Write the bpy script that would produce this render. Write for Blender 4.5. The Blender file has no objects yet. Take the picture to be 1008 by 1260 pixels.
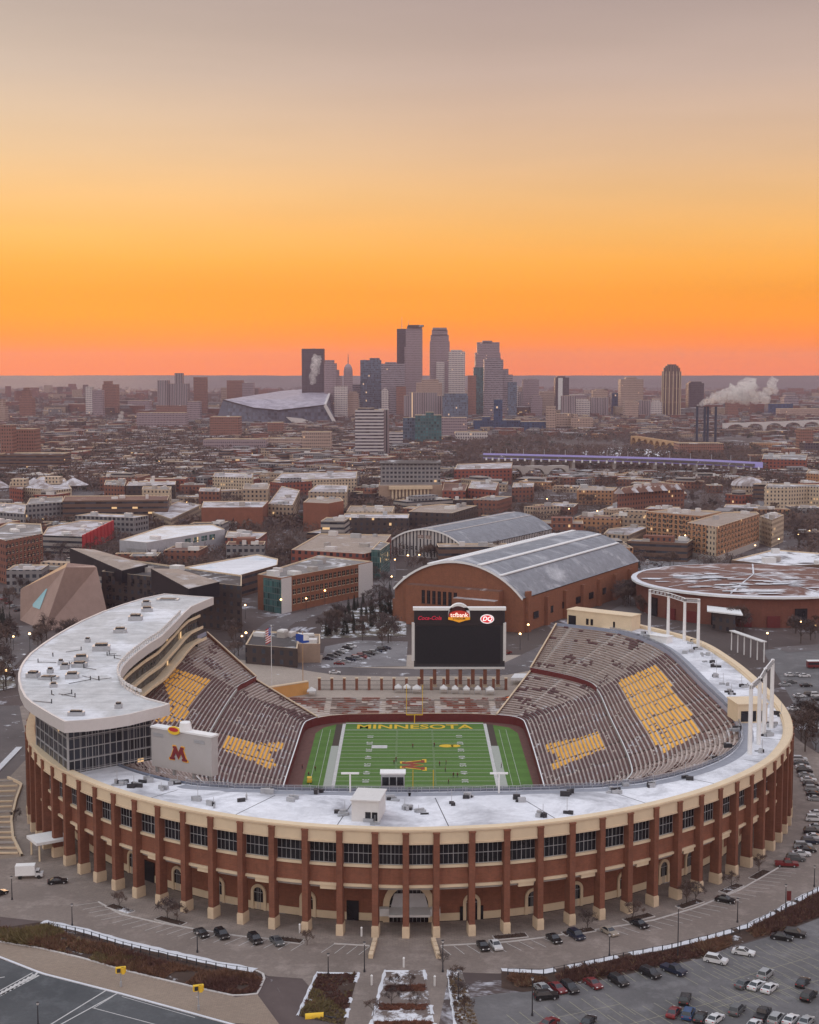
import bpy, math, random
from mathutils import Vector, Matrix, noise
from mathutils.geometry import tessellate_polygon
PI = math.pi
rnd = random.Random(7)
S = bpy.context.scene
C = S.collection

# ------------------------------------------------------------------ camera
F_PX = 1815.0; CAMH = 121.0; TH = math.atan(175.0 / F_PX)
ct, st = math.cos(TH), math.sin(TH)
cam_d = bpy.data.cameras.new('camera'); cam = bpy.data.objects.new('camera', cam_d); C.objects.link(cam)
cam.location = (0, 0, CAMH); cam.rotation_euler = (PI / 2 - TH, 0, 0)
cam_d.sensor_fit = 'VERTICAL'; cam_d.sensor_height = 24.0
cam_d.lens = 24.0 * F_PX / 1260.0
cam_d.clip_start = 1.0; cam_d.clip_end = 90000.0
S.camera = cam
S.view_settings.view_transform = 'Standard'; S.view_settings.look = 'None'
S.view_settings.exposure = 0.06; S.view_settings.gamma = 1.0
S.render.engine = 'CYCLES'
S.cycles.max_bounces = 6; S.cycles.volume_bounces = 1; S.cycles.transparent_max_bounces = 12
S.cycles.use_denoising = True

def lin(c):
    c = c / 255.0
    return c / 12.92 if c <= 0.04045 else ((c + 0.055) / 1.055) ** 2.4
def rgb(r, g, b): return (lin(r), lin(g), lin(b), 1.0)

# ------------------------------------------------------------------ world: dusk sky
W = bpy.data.worlds.new('World'); S.world = W; W.use_nodes = True
nt = W.node_tree; nt.nodes.clear()
def N(t, typ, **kw):
    n = t.nodes.new(typ)
    for k, v in kw.items(): setattr(n, k, v)
    return n
def ramp_set(r, stops, mode='LINEAR'):
    r.color_ramp.interpolation = mode
    els = r.color_ramp.elements
    while len(els) > 1: els.remove(els[-1])
    els[0].position = stops[0][0]; els[0].color = stops[0][1]
    for p, c in stops[1:]:
        e = els.new(p); e.color = c
tc = N(nt, 'ShaderNodeTexCoord'); sep = N(nt, 'ShaderNodeSeparateXYZ')
nt.links.new(tc.outputs['Generated'], sep.inputs[0])
def sc(c, k): return (c[0] * k, c[1] * k, c[2] * k, 1)
rW = N(nt, 'ShaderNodeValToRGB')
ramp_set(rW, [(0.0, (1.22, .225, .0, 1)), (0.010, (1.22, .25, .0, 1)), (0.022, (1.18, .28, .0, 1)), (0.036, (1.10, .33, .004, 1)),
              (0.052, rgb(255, 159, 42)), (0.070, rgb(254, 172, 68)), (0.090, rgb(249, 182, 98)), (0.115, rgb(238, 186, 126)),
              (0.140, rgb(225, 185, 146)), (0.165, rgb(213, 181, 156)), (0.190, rgb(200, 175, 161)), (0.215, rgb(188, 166, 156)),
              (0.240, rgb(177, 157, 151)), (0.32, rgb(176, 168, 172)), (0.6, (0.74, 0.74, 0.84, 1)), (1.0, (0.98, 1.0, 1.16, 1))])
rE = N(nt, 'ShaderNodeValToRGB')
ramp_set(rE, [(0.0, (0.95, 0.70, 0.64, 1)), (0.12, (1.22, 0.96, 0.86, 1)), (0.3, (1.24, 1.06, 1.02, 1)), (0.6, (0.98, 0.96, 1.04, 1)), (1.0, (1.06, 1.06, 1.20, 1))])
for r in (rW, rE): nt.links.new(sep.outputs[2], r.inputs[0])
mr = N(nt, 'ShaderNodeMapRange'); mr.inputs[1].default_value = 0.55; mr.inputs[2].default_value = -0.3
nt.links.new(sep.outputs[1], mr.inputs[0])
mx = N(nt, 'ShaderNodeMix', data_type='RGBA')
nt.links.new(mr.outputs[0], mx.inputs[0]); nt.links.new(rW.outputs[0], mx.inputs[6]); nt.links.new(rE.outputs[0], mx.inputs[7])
# the sky is a little paler and pinker to the left (south-west)
mr2 = N(nt, 'ShaderNodeMapRange'); mr2.inputs[1].default_value = 0.05; mr2.inputs[2].default_value = -0.30
nt.links.new(sep.outputs[0], mr2.inputs[0])
mr3 = N(nt, 'ShaderNodeMapRange'); mr3.inputs[1].default_value = 0.06; mr3.inputs[2].default_value = 0.16
nt.links.new(sep.outputs[2], mr3.inputs[0])
mm = N(nt, 'ShaderNodeMath', operation='MULTIPLY'); nt.links.new(mr2.outputs[0], mm.inputs[0]); nt.links.new(mr3.outputs[0], mm.inputs[1])
mm2 = N(nt, 'ShaderNodeMath', operation='MULTIPLY'); nt.links.new(mm.outputs[0], mm2.inputs[0]); mm2.inputs[1].default_value = 1.0
mul = N(nt, 'ShaderNodeMix', data_type='RGBA', blend_type='MULTIPLY'); nt.links.new(mm2.outputs[0], mul.inputs[0])
nt.links.new(mx.outputs[2], mul.inputs[6]); mul.inputs[7].default_value = (1.12, 1.20, 1.16, 1)
# thin streaks of high cloud
mp = N(nt, 'ShaderNodeMapping'); mp.inputs['Scale'].default_value = (2.0, 2.0, 16.0)
nt.links.new(tc.outputs['Generated'], mp.inputs[0])
nz = N(nt, 'ShaderNodeTexNoise'); nz.inputs['Scale'].default_value = 2.2; nz.inputs['Detail'].default_value = 4
nt.links.new(mp.outputs[0], nz.inputs[0])
mrn = N(nt, 'ShaderNodeMapRange'); mrn.inputs[1].default_value = 0.3; mrn.inputs[2].default_value = 0.7; mrn.inputs[3].default_value = 0.965; mrn.inputs[4].default_value = 1.03
nt.links.new(nz.outputs[0], mrn.inputs[0])
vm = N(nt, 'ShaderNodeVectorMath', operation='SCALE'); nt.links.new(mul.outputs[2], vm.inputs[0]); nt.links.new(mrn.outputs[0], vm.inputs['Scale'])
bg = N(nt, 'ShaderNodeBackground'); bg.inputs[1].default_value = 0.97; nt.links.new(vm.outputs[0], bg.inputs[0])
sky = N(nt, 'ShaderNodeTexSky'); sky.sky_type = 'NISHITA'; sky.sun_disc = False
SUN_EL = math.radians(3.0); SUN_ROT = math.radians(-14)
sky.sun_elevation = SUN_EL; sky.sun_rotation = SUN_ROT
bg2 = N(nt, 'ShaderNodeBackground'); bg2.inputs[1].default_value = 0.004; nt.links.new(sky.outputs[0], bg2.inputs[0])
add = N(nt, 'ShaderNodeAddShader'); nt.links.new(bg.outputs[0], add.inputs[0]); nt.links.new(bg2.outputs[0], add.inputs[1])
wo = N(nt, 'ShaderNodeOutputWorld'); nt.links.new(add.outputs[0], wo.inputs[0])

# ------------------------------------------------------------------ sun (just at the horizon ahead, soft)
sl = bpy.data.lights.new('sun', 'SUN'); sl.energy = 0.6; sl.angle = math.radians(12); sl.color = (1.0, 0.62, 0.36)
so = bpy.data.objects.new('sun', sl); C.objects.link(so)
sd = Vector((math.sin(SUN_ROT) * math.cos(SUN_EL), math.cos(SUN_ROT) * math.cos(SUN_EL), math.sin(SUN_EL)))
so.rotation_euler = sd.to_track_quat('Z', 'Y').to_euler()

# ------------------------------------------------------------------ helpers
def ray(px, py):
    u = (px - 504) / F_PX; v = (py - 630) / F_PX
    return Vector((u, ct - v * st, -st - v * ct))
def P(px, py, z=0.0):
    d = ray(px, py); t = (z - CAMH) / d.z
    return Vector((d.x * t, d.y * t, z))
def PY(px, py, Y):
    d = ray(px, py); t = Y / d.y
    return Vector((d.x * t, Y, CAMH + d.z * t))
def Q(p):
    zc = p[1] * ct + (CAMH - p[2]) * st
    return (504 + F_PX * p[0] / zc, 630 + F_PX * ((CAMH - p[2]) * ct - p[1] * st) / zc)
def hgt(px, pyb, pyt):
    g = P(px, pyb); return PY(px, pyt, g.y).z
def XY(l, z=0.0): return [P(a, b, z).to_2d() for a, b in l]

class MB:
    def __init__(s): s.v = []; s.f = []; s.m = []
    def face(s, pts, m=0):
        n = len(s.v); s.v += [tuple(p) for p in pts]; s.f.append(tuple(range(n, n + len(pts)))); s.m.append(m)
    def box(s, c, d, rz=0.0, m=0, z0=None):
        cx, cy = c[0], c[1]; zb = c[2]
        hx, hy, hz = d[0] / 2, d[1] / 2, d[2]
        co, si = math.cos(rz), math.sin(rz)
        n = len(s.v)
        for z in (zb, zb + hz):
            for x, y in ((-hx, -hy), (hx, -hy), (hx, hy), (-hx, hy)):
                s.v.append((cx + x * co - y * si, cy + x * si + y * co, z))
        for q in ((0, 3, 2, 1), (4, 5, 6, 7), (0, 1, 5, 4), (1, 2, 6, 5), (2, 3, 7, 6), (3, 0, 4, 7)):
            s.f.append(tuple(n + i for i in q)); s.m.append(m)
    def prism(s, poly, z0, z1, m=0, mtop=None, bottom=True, top=True):
        poly = ccw(poly); k = len(poly)
        n = len(s.v)
        s.v += [(p[0], p[1], z0) for p in poly] + [(p[0], p[1], z1) for p in poly]
        for i in range(k):
            j = (i + 1) % k; s.f.append((n + i, n + j, n + k + j, n + k + i)); s.m.append(m)
        if top: s.f.append(tuple(n + k + i for i in range(k))); s.m.append(m if mtop is None else mtop)
        if bottom: s.f.append(tuple(n + k - 1 - i for i in range(k))); s.m.append(m)
    def tube(s, a, b, r0, r1=None, n=6, m=0, cap=True):
        a = Vector(a); b = Vector(b); r1 = r0 if r1 is None else r1
        d = (b - a)
        if d.length < 1e-6: return
        d.normalize(); u = d.orthogonal().normalized(); w = d.cross(u)
        k = len(s.v)
        for p, r in ((a, r0), (b, r1)):
            for i in range(n):
                t = 2 * PI * i / n; s.v.append(tuple(p + u * (r * math.cos(t)) + w * (r * math.sin(t))))
        for i in range(n):
            j = (i + 1) % n; s.f.append((k + i, k + j, k + n + j, k + n + i)); s.m.append(m)
        if cap:
            s.f.append(tuple(k + n - 1 - i for i in range(n))); s.m.append(m)
            s.f.append(tuple(k + n + i for i in range(n))); s.m.append(m)
    def beam(s, a, b, w, h, m=0):      # rectangular bar between two points (height along z)
        a = Vector(a); b = Vector(b); d = (b - a).normalized()
        side = d.cross(Vector((0, 0, 1)))
        side = side.normalized() if side.length > 1e-4 else Vector((1, 0, 0))
        up = side.cross(d).normalized()
        n = len(s.v)
        for p in (a, b):
            for x, y in ((-w / 2, -h / 2), (w / 2, -h / 2), (w / 2, h / 2), (-w / 2, h / 2)):
                s.v.append(tuple(p + side * x + up * y))
        for q in ((3, 2, 1, 0), (4, 5, 6, 7), (0, 1, 5, 4), (1, 2, 6, 5), (2, 3, 7, 6), (3, 0, 4, 7)):
            s.f.append(tuple(n + i for i in q)); s.m.append(m)
    def strip(s, A, B, m=0, flip=False):   # quads between two polylines
        n = len(s.v); k = len(A)
        s.v += [tuple(p) for p in A] + [tuple(p) for p in B]
        for i in range(k - 1):
            q = (n + i, n + i + 1, n + k + i + 1, n + k + i)
            s.f.append(q[::-1] if flip else q); s.m.append(m)
    def mesh(s, name, mats, off=None, smooth=False):
        me = bpy.data.meshes.new(name)
        v = s.v if off is None else [(p[0] - off[0], p[1] - off[1], p[2] - off[2]) for p in s.v]
        me.from_pydata(v, [], s.f)
        for m in (mats if isinstance(mats, (list, tuple)) else [mats]): me.materials.append(m)
        me.polygons.foreach_set('material_index', s.m)
        if smooth: me.polygons.foreach_set('use_smooth', [True] * len(s.f))
        me.update(); return me
    def build(s, name, mats, parent=None, smooth=False, kind=None, label=None):
        off = parent_off(parent) if parent else None
        o = bpy.data.objects.new(name, s.mesh(name, mats, off, smooth)); C.objects.link(o)
        if parent: o.parent = parent
        if kind: o['kind'] = kind
        if label: o['label'] = label
        return o
def parent_off(o):
    t = Vector((0, 0, 0))
    while o: t = t + o.location; o = o.parent
    return t
def ccw(poly):
    a = sum(poly[i][0] * poly[(i + 1) % len(poly)][1] - poly[(i + 1) % len(poly)][0] * poly[i][1] for i in range(len(poly)))
    return list(poly) if a > 0 else list(poly)[::-1]
def thing(name, label, cat, loc=(0, 0, 0), rz=0.0, group=None):
    o = bpy.data.objects.new(name, None); C.objects.link(o); o.empty_display_size = 0.5
    o.location = loc; o.rotation_euler = (0, 0, rz); tag(o, label, cat, group); return o
def tag(o, label, cat, group=None):
    o['label'] = label; o['category'] = cat
    if group: o['group'] = group
    return o
def dup(root, loc, rz=0.0, label=None, group=None, scale=None, matswap=None):
    r = root.copy(); C.objects.link(r); r.location = loc; r.rotation_euler = (0, 0, rz)
    if label: r['label'] = label
    if group: r['group'] = group
    if scale: r.scale = scale if isinstance(scale, (tuple, list)) else (scale,) * 3
    for ch in KIDS.get(root.name, []):
        c = ch.copy(); C.objects.link(c); c.parent = r
        if matswap and c.name.split('.')[0] == matswap[0]:
            c.material_slots[0].link = 'OBJECT'; c.material_slots[0].material = matswap[1]
        for g in KIDS.get(ch.name, []):
            d = g.copy(); C.objects.link(d); d.parent = c
    return r
KIDS = {}
def register(root):
    allo = list(C.objects)
    for o in allo:
        if o.parent: KIDS.setdefault(o.parent.name, [])
    def rec(o):
        ks = [x for x in allo if x.parent == o]; KIDS[o.name] = ks
        for k in ks: rec(k)
    rec(root)
def inpoly(x, y, poly):
    r = False; n = len(poly); j = n - 1
    for i in range(n):
        xi, yi = poly[i][0], poly[i][1]; xj, yj = poly[j][0], poly[j][1]
        if (yi > y) != (yj > y) and x < (xj - xi) * (y - yi) / (yj - yi) + xi: r = not r
        j = i
    return r
def crom(pts, n=8):                      # Catmull-Rom through points
    pts = [Vector(p) for p in pts]; out = []
    for i in range(len(pts) - 1):
        p0 = pts[i - 1] if i else pts[0] * 2 - pts[1]; p1 = pts[i]; p2 = pts[i + 1]
        p3 = pts[i + 2] if i + 2 < len(pts) else pts[-1] * 2 - pts[-2]
        for k in range(n):
            t = k / n
            out.append(0.5 * ((2 * p1) + (p2 - p0) * t + (2 * p0 - 5 * p1 + 4 * p2 - p3) * t * t + (3 * p1 - p0 - 3 * p2 + p3) * t ** 3))
    out.append(pts[-1]); return out
class Path:
    def __init__(s, pts):
        s.p = [Vector((q[0], q[1])) for q in pts]; s.d = [0.0]
        for a, b in zip(s.p, s.p[1:]): s.d.append(s.d[-1] + (b - a).length)
        s.L = s.d[-1]
    def at(s, t, off=0.0, z=0.0):        # off > 0 to the right of travel
        t = min(max(t, 0), s.L)
        lo = 0; hi = len(s.d) - 1
        while hi - lo > 1:
            m = (lo + hi) // 2
            if s.d[m] <= t: lo = m
            else: hi = m
        f = (t - s.d[lo]) / max(1e-9, s.d[lo + 1] - s.d[lo])
        p = s.p[lo].lerp(s.p[lo + 1], f)
        a = s.p[max(lo - 1, 0)]; b = s.p[min(lo + 2, len(s.p) - 1)]
        d = (b - a).normalized()
        return Vector((p.x + d.y * off, p.y - d.x * off, z))
    def ang(s, t):
        a = s.at(t - 0.5); b = s.at(t + 0.5); return math.atan2(b.y - a.y, b.x - a.x)
    def near(s, q):
        best = min(range(len(s.p)), key=lambda i: (s.p[i].x - q[0]) ** 2 + (s.p[i].y - q[1]) ** 2)
        return s.d[best]
def frange(a, b, step):
    n = max(1, int(round((b - a) / step))); return [a + (b - a) * i / n for i in range(n + 1)]

# ------------------------------------------------------------------ materials
def newmat(name):
    m = bpy.data.materials.new(name); m.use_nodes = True
    t = m.node_tree; b = t.nodes['Principled BSDF']; b.inputs['Specular IOR Level'].default_value = 0.3
    return m, t, b
def col(c): return (c[0], c[1], c[2], 1.0)
def mixc(t, fac, a, b, blend='MIX'):
    n = N(t, 'ShaderNodeMix', data_type='RGBA', blend_type=blend)
    for i, v in ((0, fac), (6, a), (7, b)):
        if hasattr(v, 'is_linked') or hasattr(v, 'links'): t.links.new(v, n.inputs[i])
        elif i == 0: n.inputs[0].default_value = v
        else: n.inputs[i].default_value = col(v)
    return n.outputs[2]
def mth(t, op, a, b=None):
    n = N(t, 'ShaderNodeMath', operation=op)
    for i, v in ((0, a), (1, b)):
        if v is None: continue
        if hasattr(v, 'links'): t.links.new(v, n.inputs[i])
        else: n.inputs[i].default_value = v
    return n.outputs[0]
def noise_n(t, vec, scale, detail=4, rough=0.6, dist=0.0):
    n = N(t, 'ShaderNodeTexNoise'); n.inputs['Scale'].default_value = scale; n.inputs['Detail'].default_value = detail
    n.inputs['Roughness'].default_value = rough; n.inputs['Distortion'].default_value = dist
    t.links.new(vec, n.inputs['Vector']); return n.outputs[0]
def rng(t, v, a, b, c=0.0, d=1.0):
    n = N(t, 'ShaderNodeMapRange'); t.links.new(v, n.inputs[0])
    for i, x in enumerate((a, b, c, d)): n.inputs[i + 1].default_value = x
    return n.outputs[0]
def gpos(t): return N(t, 'ShaderNodeNewGeometry').outputs['Position']
def plain(name, c, rough=0.7, var=0.12, scale=1.0, metal=0.0, bump=0.0, spec=0.3, objc=False):
    m, t, b = newmat(name)
    vec = N(t, 'ShaderNodeTexCoord').outputs['Object'] if objc else gpos(t)
    n = noise_n(t, vec, scale, 5, 0.65)
    f = rng(t, n, 0.25, 0.75)
    o = mixc(t, f, [x * (1 - var) for x in c[:3]], [min(1, x * (1 + var)) for x in c[:3]])
    t.links.new(o, b.inputs['Base Color']); b.inputs['Roughness'].default_value = rough; b.inputs['Metallic'].default_value = metal
    b.inputs['Specular IOR Level'].default_value = spec
    if bump:
        bn = N(t, 'ShaderNodeBump'); bn.inputs['Strength'].default_value = bump; bn.inputs['Distance'].default_value = 0.3
        t.links.new(n, bn.inputs['Height']); t.links.new(bn.outputs[0], b.inputs['Normal'])
    return m
def wall_uv(t):
    g = N(t, 'ShaderNodeNewGeometry')
    cr = N(t, 'ShaderNodeVectorMath', operation='CROSS_PRODUCT'); cr.inputs[0].default_value = (0, 0, 1)
    t.links.new(g.outputs['True Normal'], cr.inputs[1])
    nm = N(t, 'ShaderNodeVectorMath', operation='NORMALIZE'); t.links.new(cr.outputs[0], nm.inputs[0])
    dt = N(t, 'ShaderNodeVectorMath', operation='DOT_PRODUCT'); t.links.new(nm.outputs[0], dt.inputs[0]); t.links.new(g.outputs['Position'], dt.inputs[1])
    sp = N(t, 'ShaderNodeSeparateXYZ'); t.links.new(g.outputs['Position'], sp.inputs[0])
    sn = N(t, 'ShaderNodeSeparateXYZ'); t.links.new(g.outputs['True Normal'], sn.inputs[0])
    return g.outputs['Position'], dt.outputs['Value'], sp.outputs[2], sn.outputs[2]
def facade(name, c, glass=(0.03, 0.035, 0.045), bay=3.4, fl=3.6, ww=0.5, wh=0.5, lit=0.012, band=None, rough=0.75, var=0.14, strip=False, brick=False, litc=(1.0, 0.62, 0.28), lite=0.8):
    m, t, b = newmat(name)
    pos, u, z, nz_ = wall_uv(t)
    n = noise_n(t, pos, 0.35, 5, 0.7); n2 = noise_n(t, pos, 0.04, 2)
    f = mth(t, 'MULTIPLY', rng(t, n, 0.3, 0.7), rng(t, n2, 0.2, 0.7, 0.5, 1.0))
    base = mixc(t, f, [x * (1 - var) for x in c], [x * (1 + var) for x in c])
    if brick:
        mpv = N(t, 'ShaderNodeMapping'); mpv.inputs['Scale'].default_value = (1.4, 1.4, .12); t.links.new(pos, mpv.inputs[0])
        base = mixc(t, rng(t, noise_n(t, mpv.outputs[0], 1.0, 5, .7), .5, .75, 0, .38), base, [x * .5 for x in c])       # rain streaks
        cb = N(t, 'ShaderNodeCombineXYZ'); t.links.new(u, cb.inputs[0]); t.links.new(z, cb.inputs[1])
        br = N(t, 'ShaderNodeTexBrick'); br.inputs['Scale'].default_value = 1.0; br.inputs['Brick Width'].default_value = 0.8; br.inputs['Row Height'].default_value = 0.3
        br.inputs['Mortar Size'].default_value = 0.03
        br.inputs['Color1'].default_value = (0.9, 0.9, 0.9, 1); br.inputs['Color2'].default_value = (1.12, 1.08, 1.05, 1); br.inputs['Mortar'].default_value = (1.0, 1.1, 1.15, 1)
        t.links.new(cb.outputs[0], br.inputs['Vector'])
        base = mixc(t, 1.0, base, br.outputs[0], 'MULTIPLY')
    if bay:
        un = mth(t, 'DIVIDE', u, bay); zn = mth(t, 'DIVIDE', z, fl)
        fu = mth(t, 'FRACT', un); fz = mth(t, 'FRACT', zn)
        mu = mth(t, 'LESS_THAN', mth(t, 'ABSOLUTE', mth(t, 'SUBTRACT', fu, 0.5)), ww / 2)
        mz = mth(t, 'LESS_THAN', mth(t, 'ABSOLUTE', mth(t, 'SUBTRACT', fz, 0.5)), wh / 2)
        mk = mz if strip else mth(t, 'MULTIPLY', mu, mz)
        mk = mth(t, 'MULTIPLY', mk, mth(t, 'LESS_THAN', mth(t, 'ABSOLUTE', nz_), 0.4))
        wn = N(t, 'ShaderNodeTexWhiteNoise', noise_dimensions='2D')
        cb = N(t, 'ShaderNodeCombineXYZ'); t.links.new(mth(t, 'FLOOR', un), cb.inputs[0]); t.links.new(mth(t, 'FLOOR', zn), cb.inputs[1])
        t.links.new(cb.outputs[0], wn.inputs[0])
        gl = mixc(t, wn.outputs['Value'], [x * 0.5 for x in glass], [min(1, x * 2.0) for x in glass])
        if band: base = mixc(t, mth(t, 'GREATER_THAN', fz, 0.88), base, band)
        base = mixc(t, mk, base, gl)
        ro = N(t, 'ShaderNodeMapRange'); t.links.new(mk, ro.inputs[0]); ro.inputs[3].default_value = rough; ro.inputs[4].default_value = 0.25
        t.links.new(ro.outputs[0], b.inputs['Roughness'])
        if lit > 0:
            lm = mth(t, 'MULTIPLY', mk, mth(t, 'GREATER_THAN', wn.outputs['Value'], 1 - lit))
            b.inputs['Emission Color'].default_value = (*litc, 1)
            t.links.new(mth(t, 'MULTIPLY', lm, lite), b.inputs['Emission Strength'])
        bn = N(t, 'ShaderNodeBump'); bn.inputs['Strength'].default_value = 0.6; bn.inputs['Distance'].default_value = 0.3; bn.invert = True
        t.links.new(mk, bn.inputs['Height']); t.links.new(bn.outputs[0], b.inputs['Normal'])
    else: b.inputs['Roughness'].default_value = rough
    t.links.new(base, b.inputs['Base Color'])
    return m
def roofmat(name, c, snow=0.3, scale=0.05, seam=0.0, snowc=(0.80, 0.81, 0.85), sharp=0.06):
    m, t, b = newmat(name); pos = gpos(t)
    n = noise_n(t, pos, 0.25, 5, 0.7)
    base = mixc(t, rng(t, n, 0.3, 0.7), [x * 0.8 for x in c], [x * 1.2 for x in c])
    s = noise_n(t, pos, scale, 8, 0.68, 0.6)
    thr = 0.72 - 0.44 * snow
    mk = rng(t, s, thr - sharp, thr + sharp)
    n3 = noise_n(t, pos, 0.6, 4, 0.7)
    sn = mixc(t, rng(t, n3, 0.3, 0.75), snowc, [x * 0.76 for x in snowc]); n4 = noise_n(t, pos, 0.018, 4, 0.6, 1.5); sn = mixc(t, rng(t, n4, 0.42, 0.60, 0.0, 0.30), sn, [x * 0.55 for x in snowc])
    o = mixc(t, mk, base, sn)
    if seam:
        sp = N(t, 'ShaderNodeSeparateXYZ'); t.links.new(pos, sp.inputs[0])
        k = mth(t, 'LESS_THAN', mth(t, 'FRACT', mth(t, 'DIVIDE', sp.outputs[1], seam)), 0.06)
        o = mixc(t, mth(t, 'MULTIPLY', k, 0.35), o, (0.25, 0.25, 0.27))
    t.links.new(o, b.inputs['Base Color']); b.inputs['Roughness'].default_value = 0.85
    bn = N(t, 'ShaderNodeBump'); bn.inputs['Strength'].default_value = 0.3; bn.inputs['Distance'].default_value = 0.3
    t.links.new(s, bn.inputs['Height']); t.links.new(bn.outputs[0], b.inputs['Normal'])
    return m
def emit(name, c, e=1.0, base=None):
    m, t, b = newmat(name); b.inputs['Base Color'].default_value = col(base or c)
    b.inputs['Emission Color'].default_value = col(c); b.inputs['Emission Strength'].default_value = e; return m
def glassm(name, c, rough=0.12, spec=0.6):
    m, t, b = newmat(name)
    n = noise_n(t, gpos(t), 0.3, 3)
    o = mixc(t, rng(t, n, 0.3, 0.7), [x * 0.6 for x in c], [x * 1.5 for x in c])
    t.links.new(o, b.inputs['Base Color']); b.inputs['Roughness'].default_value = rough; b.inputs['Specular IOR Level'].default_value = spec
    return m

M = {}
M['brick'] = facade('stadium_brick', (0.235, 0.092, 0.056), bay=0, brick=True, var=0.16)
M['pierbrick'] = facade('pier_brick', (0.200, 0.078, 0.048), bay=0, brick=True, var=0.2)
M['stone'] = plain('limestone', (0.60, 0.47, 0.33), 0.8, 0.12, 0.5)
M['cream'] = plain('cream_precast', (0.66, 0.53, 0.37), 0.75, 0.08, 0.3)
M['winglass'] = glassm('dark_window_glass', (0.012, 0.014, 0.018), 0.18, 0.4)
M['mull'] = plain('pale_mullion', (0.36, 0.36, 0.37), 0.5, 0.05)
M['deck'] = roofmat('snowy_deck', (0.34, 0.34, 0.37), 0.60, 0.05, snowc=(.84, .85, .90), sharp=.10)
M['lounge'] = roofmat('pale_membrane_roof', (0.50, 0.50, 0.505), 0.42, 0.035, seam=9.0, sharp=0.05)
M['fascia'] = plain('pale_metal_fascia', (0.56, 0.53, 0.52), 0.55, 0.05)
M['concrete'] = plain('concrete', (0.36, 0.33, 0.31), 0.85, 0.15, 0.8)
M['tread'] = roofmat('snow_dusted_concrete_steps', (0.47, 0.385, 0.34), 0.30, 0.12, snowc=(.68, .65, .66))
M['treadsnow'] = roofmat('snowy_concrete_steps', (0.42, 0.35, 0.30), 0.28, 0.10, snowc=(.55, .52, .52))
M['seat'] = plain('maroon_seat', (0.085, 0.036, 0.036), 0.6, 0.3, 1.5)
M['gold'] = plain('gold_seat', (0.80, 0.40, 0.045), 0.55, 0.22, 1.5)
M['bench'] = plain('snowy_brown_bench', (0.26, 0.195, 0.17), 0.7, 0.4, 0.6)
M['maroon'] = plain('maroon_paint', (0.13, 0.022, 0.022), 0.6, 0.15)
M['white'] = plain('white_paint', (0.74, 0.74, 0.74), 0.6, 0.06)
M['offwhite'] = plain('off_white_panel', (0.60, 0.59, 0.58), 0.6, 0.06)
M['steel'] = plain('galvanised_steel', (0.42, 0.43, 0.45), 0.45, 0.1, 1.0, 0.5)
M['darksteel'] = plain('dark_steel', (0.035, 0.035, 0.04), 0.5, 0.2)
M['black'] = plain('black_screen', (0.012, 0.014, 0.020), 0.35, 0.2)
M['yellow'] = plain('yellow_paint', (0.75, 0.48, 0.04), 0.5, 0.1)
M['glassblue'] = plain('bluish_windscreen', (0.22, 0.25, 0.33), 0.35, 0.1)
M['rubber'] = plain('tyre_rubber', (0.02, 0.02, 0.02), 0.8, 0.1)
M['carglass'] = plain('car_glass', (0.02, 0.024, 0.03), 0.1, 0.05, spec=0.6)
M['bark'] = plain('bark', (0.075, 0.058, 0.05), 0.9, 0.3, 2.0)
M['twig'] = plain('twigs', (0.100, 0.066, 0.054), 0.9, 0.4, 0.4)
M['twig2'] = plain('grey_twigs', (0.080, 0.060, 0.058), 0.9, 0.4, 0.4)
M['needle'] = plain('needles', (0.020, 0.030, 0.022), 0.9, 0.4, 0.6)
M['snow'] = plain('snow', (0.62, 0.63, 0.67), 0.8, 0.10, 0.4, bump=0.3)
M['tan'] = plain('tan_wall', (0.46, 0.29, 0.16), 0.8, 0.12, 0.4)
M['flagred'] = plain('flag_red', (0.45, 0.03, 0.04), 0.8, 0.05)
M['flagblue'] = plain('flag_blue', (0.03, 0.08, 0.35), 0.8, 0.05)
M['lampglow'] = emit('warm_lamp', (1.0, 0.60, 0.26), 7.0)
M['redglow'] = emit('red_lamp', (1.0, 0.12, 0.05), 4.0)
M['skin'] = plain('skin', (0.45, 0.28, 0.2), 0.6, 0.05)
M['cloth'] = plain('dark_clothing', (0.03, 0.03, 0.035), 0.9, 0.2)
M['roofgrey'] = roofmat('grey_gravel_roof', (0.20, 0.185, 0.18), 0.30, 0.05)
M['rooftan'] = roofmat('tan_gravel_roof', (0.31, 0.25, 0.21), 0.22, 0.07, snowc=(.6, .57, .58))
M['roofsnow'] = roofmat('snow_covered_roof', (0.26, 0.22, 0.21), 0.50, 0.07, snowc=(.62, .60, .64))
M['roofdark'] = roofmat('dark_roof', (0.07, 0.062, 0.062), 0.28, 0.06)
M['roofbrown'] = roofmat('brown_roof', (0.16, 0.085, 0.065), 0.18, 0.04)

# ================================================================== STADIUM OUTLINES
RR = [(0, 305.2), (7.4, 305.7), (21, 307.8), (35, 312.4), (48.5, 319.2), (60.8, 327.6), (71.5, 336.9), (80.8, 347.2), (88.4, 357.3), (95.5, 369.5),
      (103.5, 389.5), (109.0, 416.4), (110.8, 449.1), (110.0, 492.8), (104.6, 530.8), (86.4, 566)]
half = crom([(x, y, 0) for x, y in RR], 10)
left = [Vector((-p.x, p.y, 0)) for p in half if p.y < 552][::-1]
OUT = Path(left + half[1:])                         # travels left-far -> near -> right-far ; outward = right-hand side
SC = OUT.near((0, 305.2))                           # arc length at the near centre
PIERS = [SC - 0.8]
s = SC + 5.8
while s < OUT.L - 6: PIERS.append(s); s += 7.7
s = SC - 7.4
while s > 4: PIERS.append(s); s -= 7.7
PIERS.sort()
ZD, ZR = 22.6, 23.5
def opt(s_, off, z): return OUT.at(s_, off, z)
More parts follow.
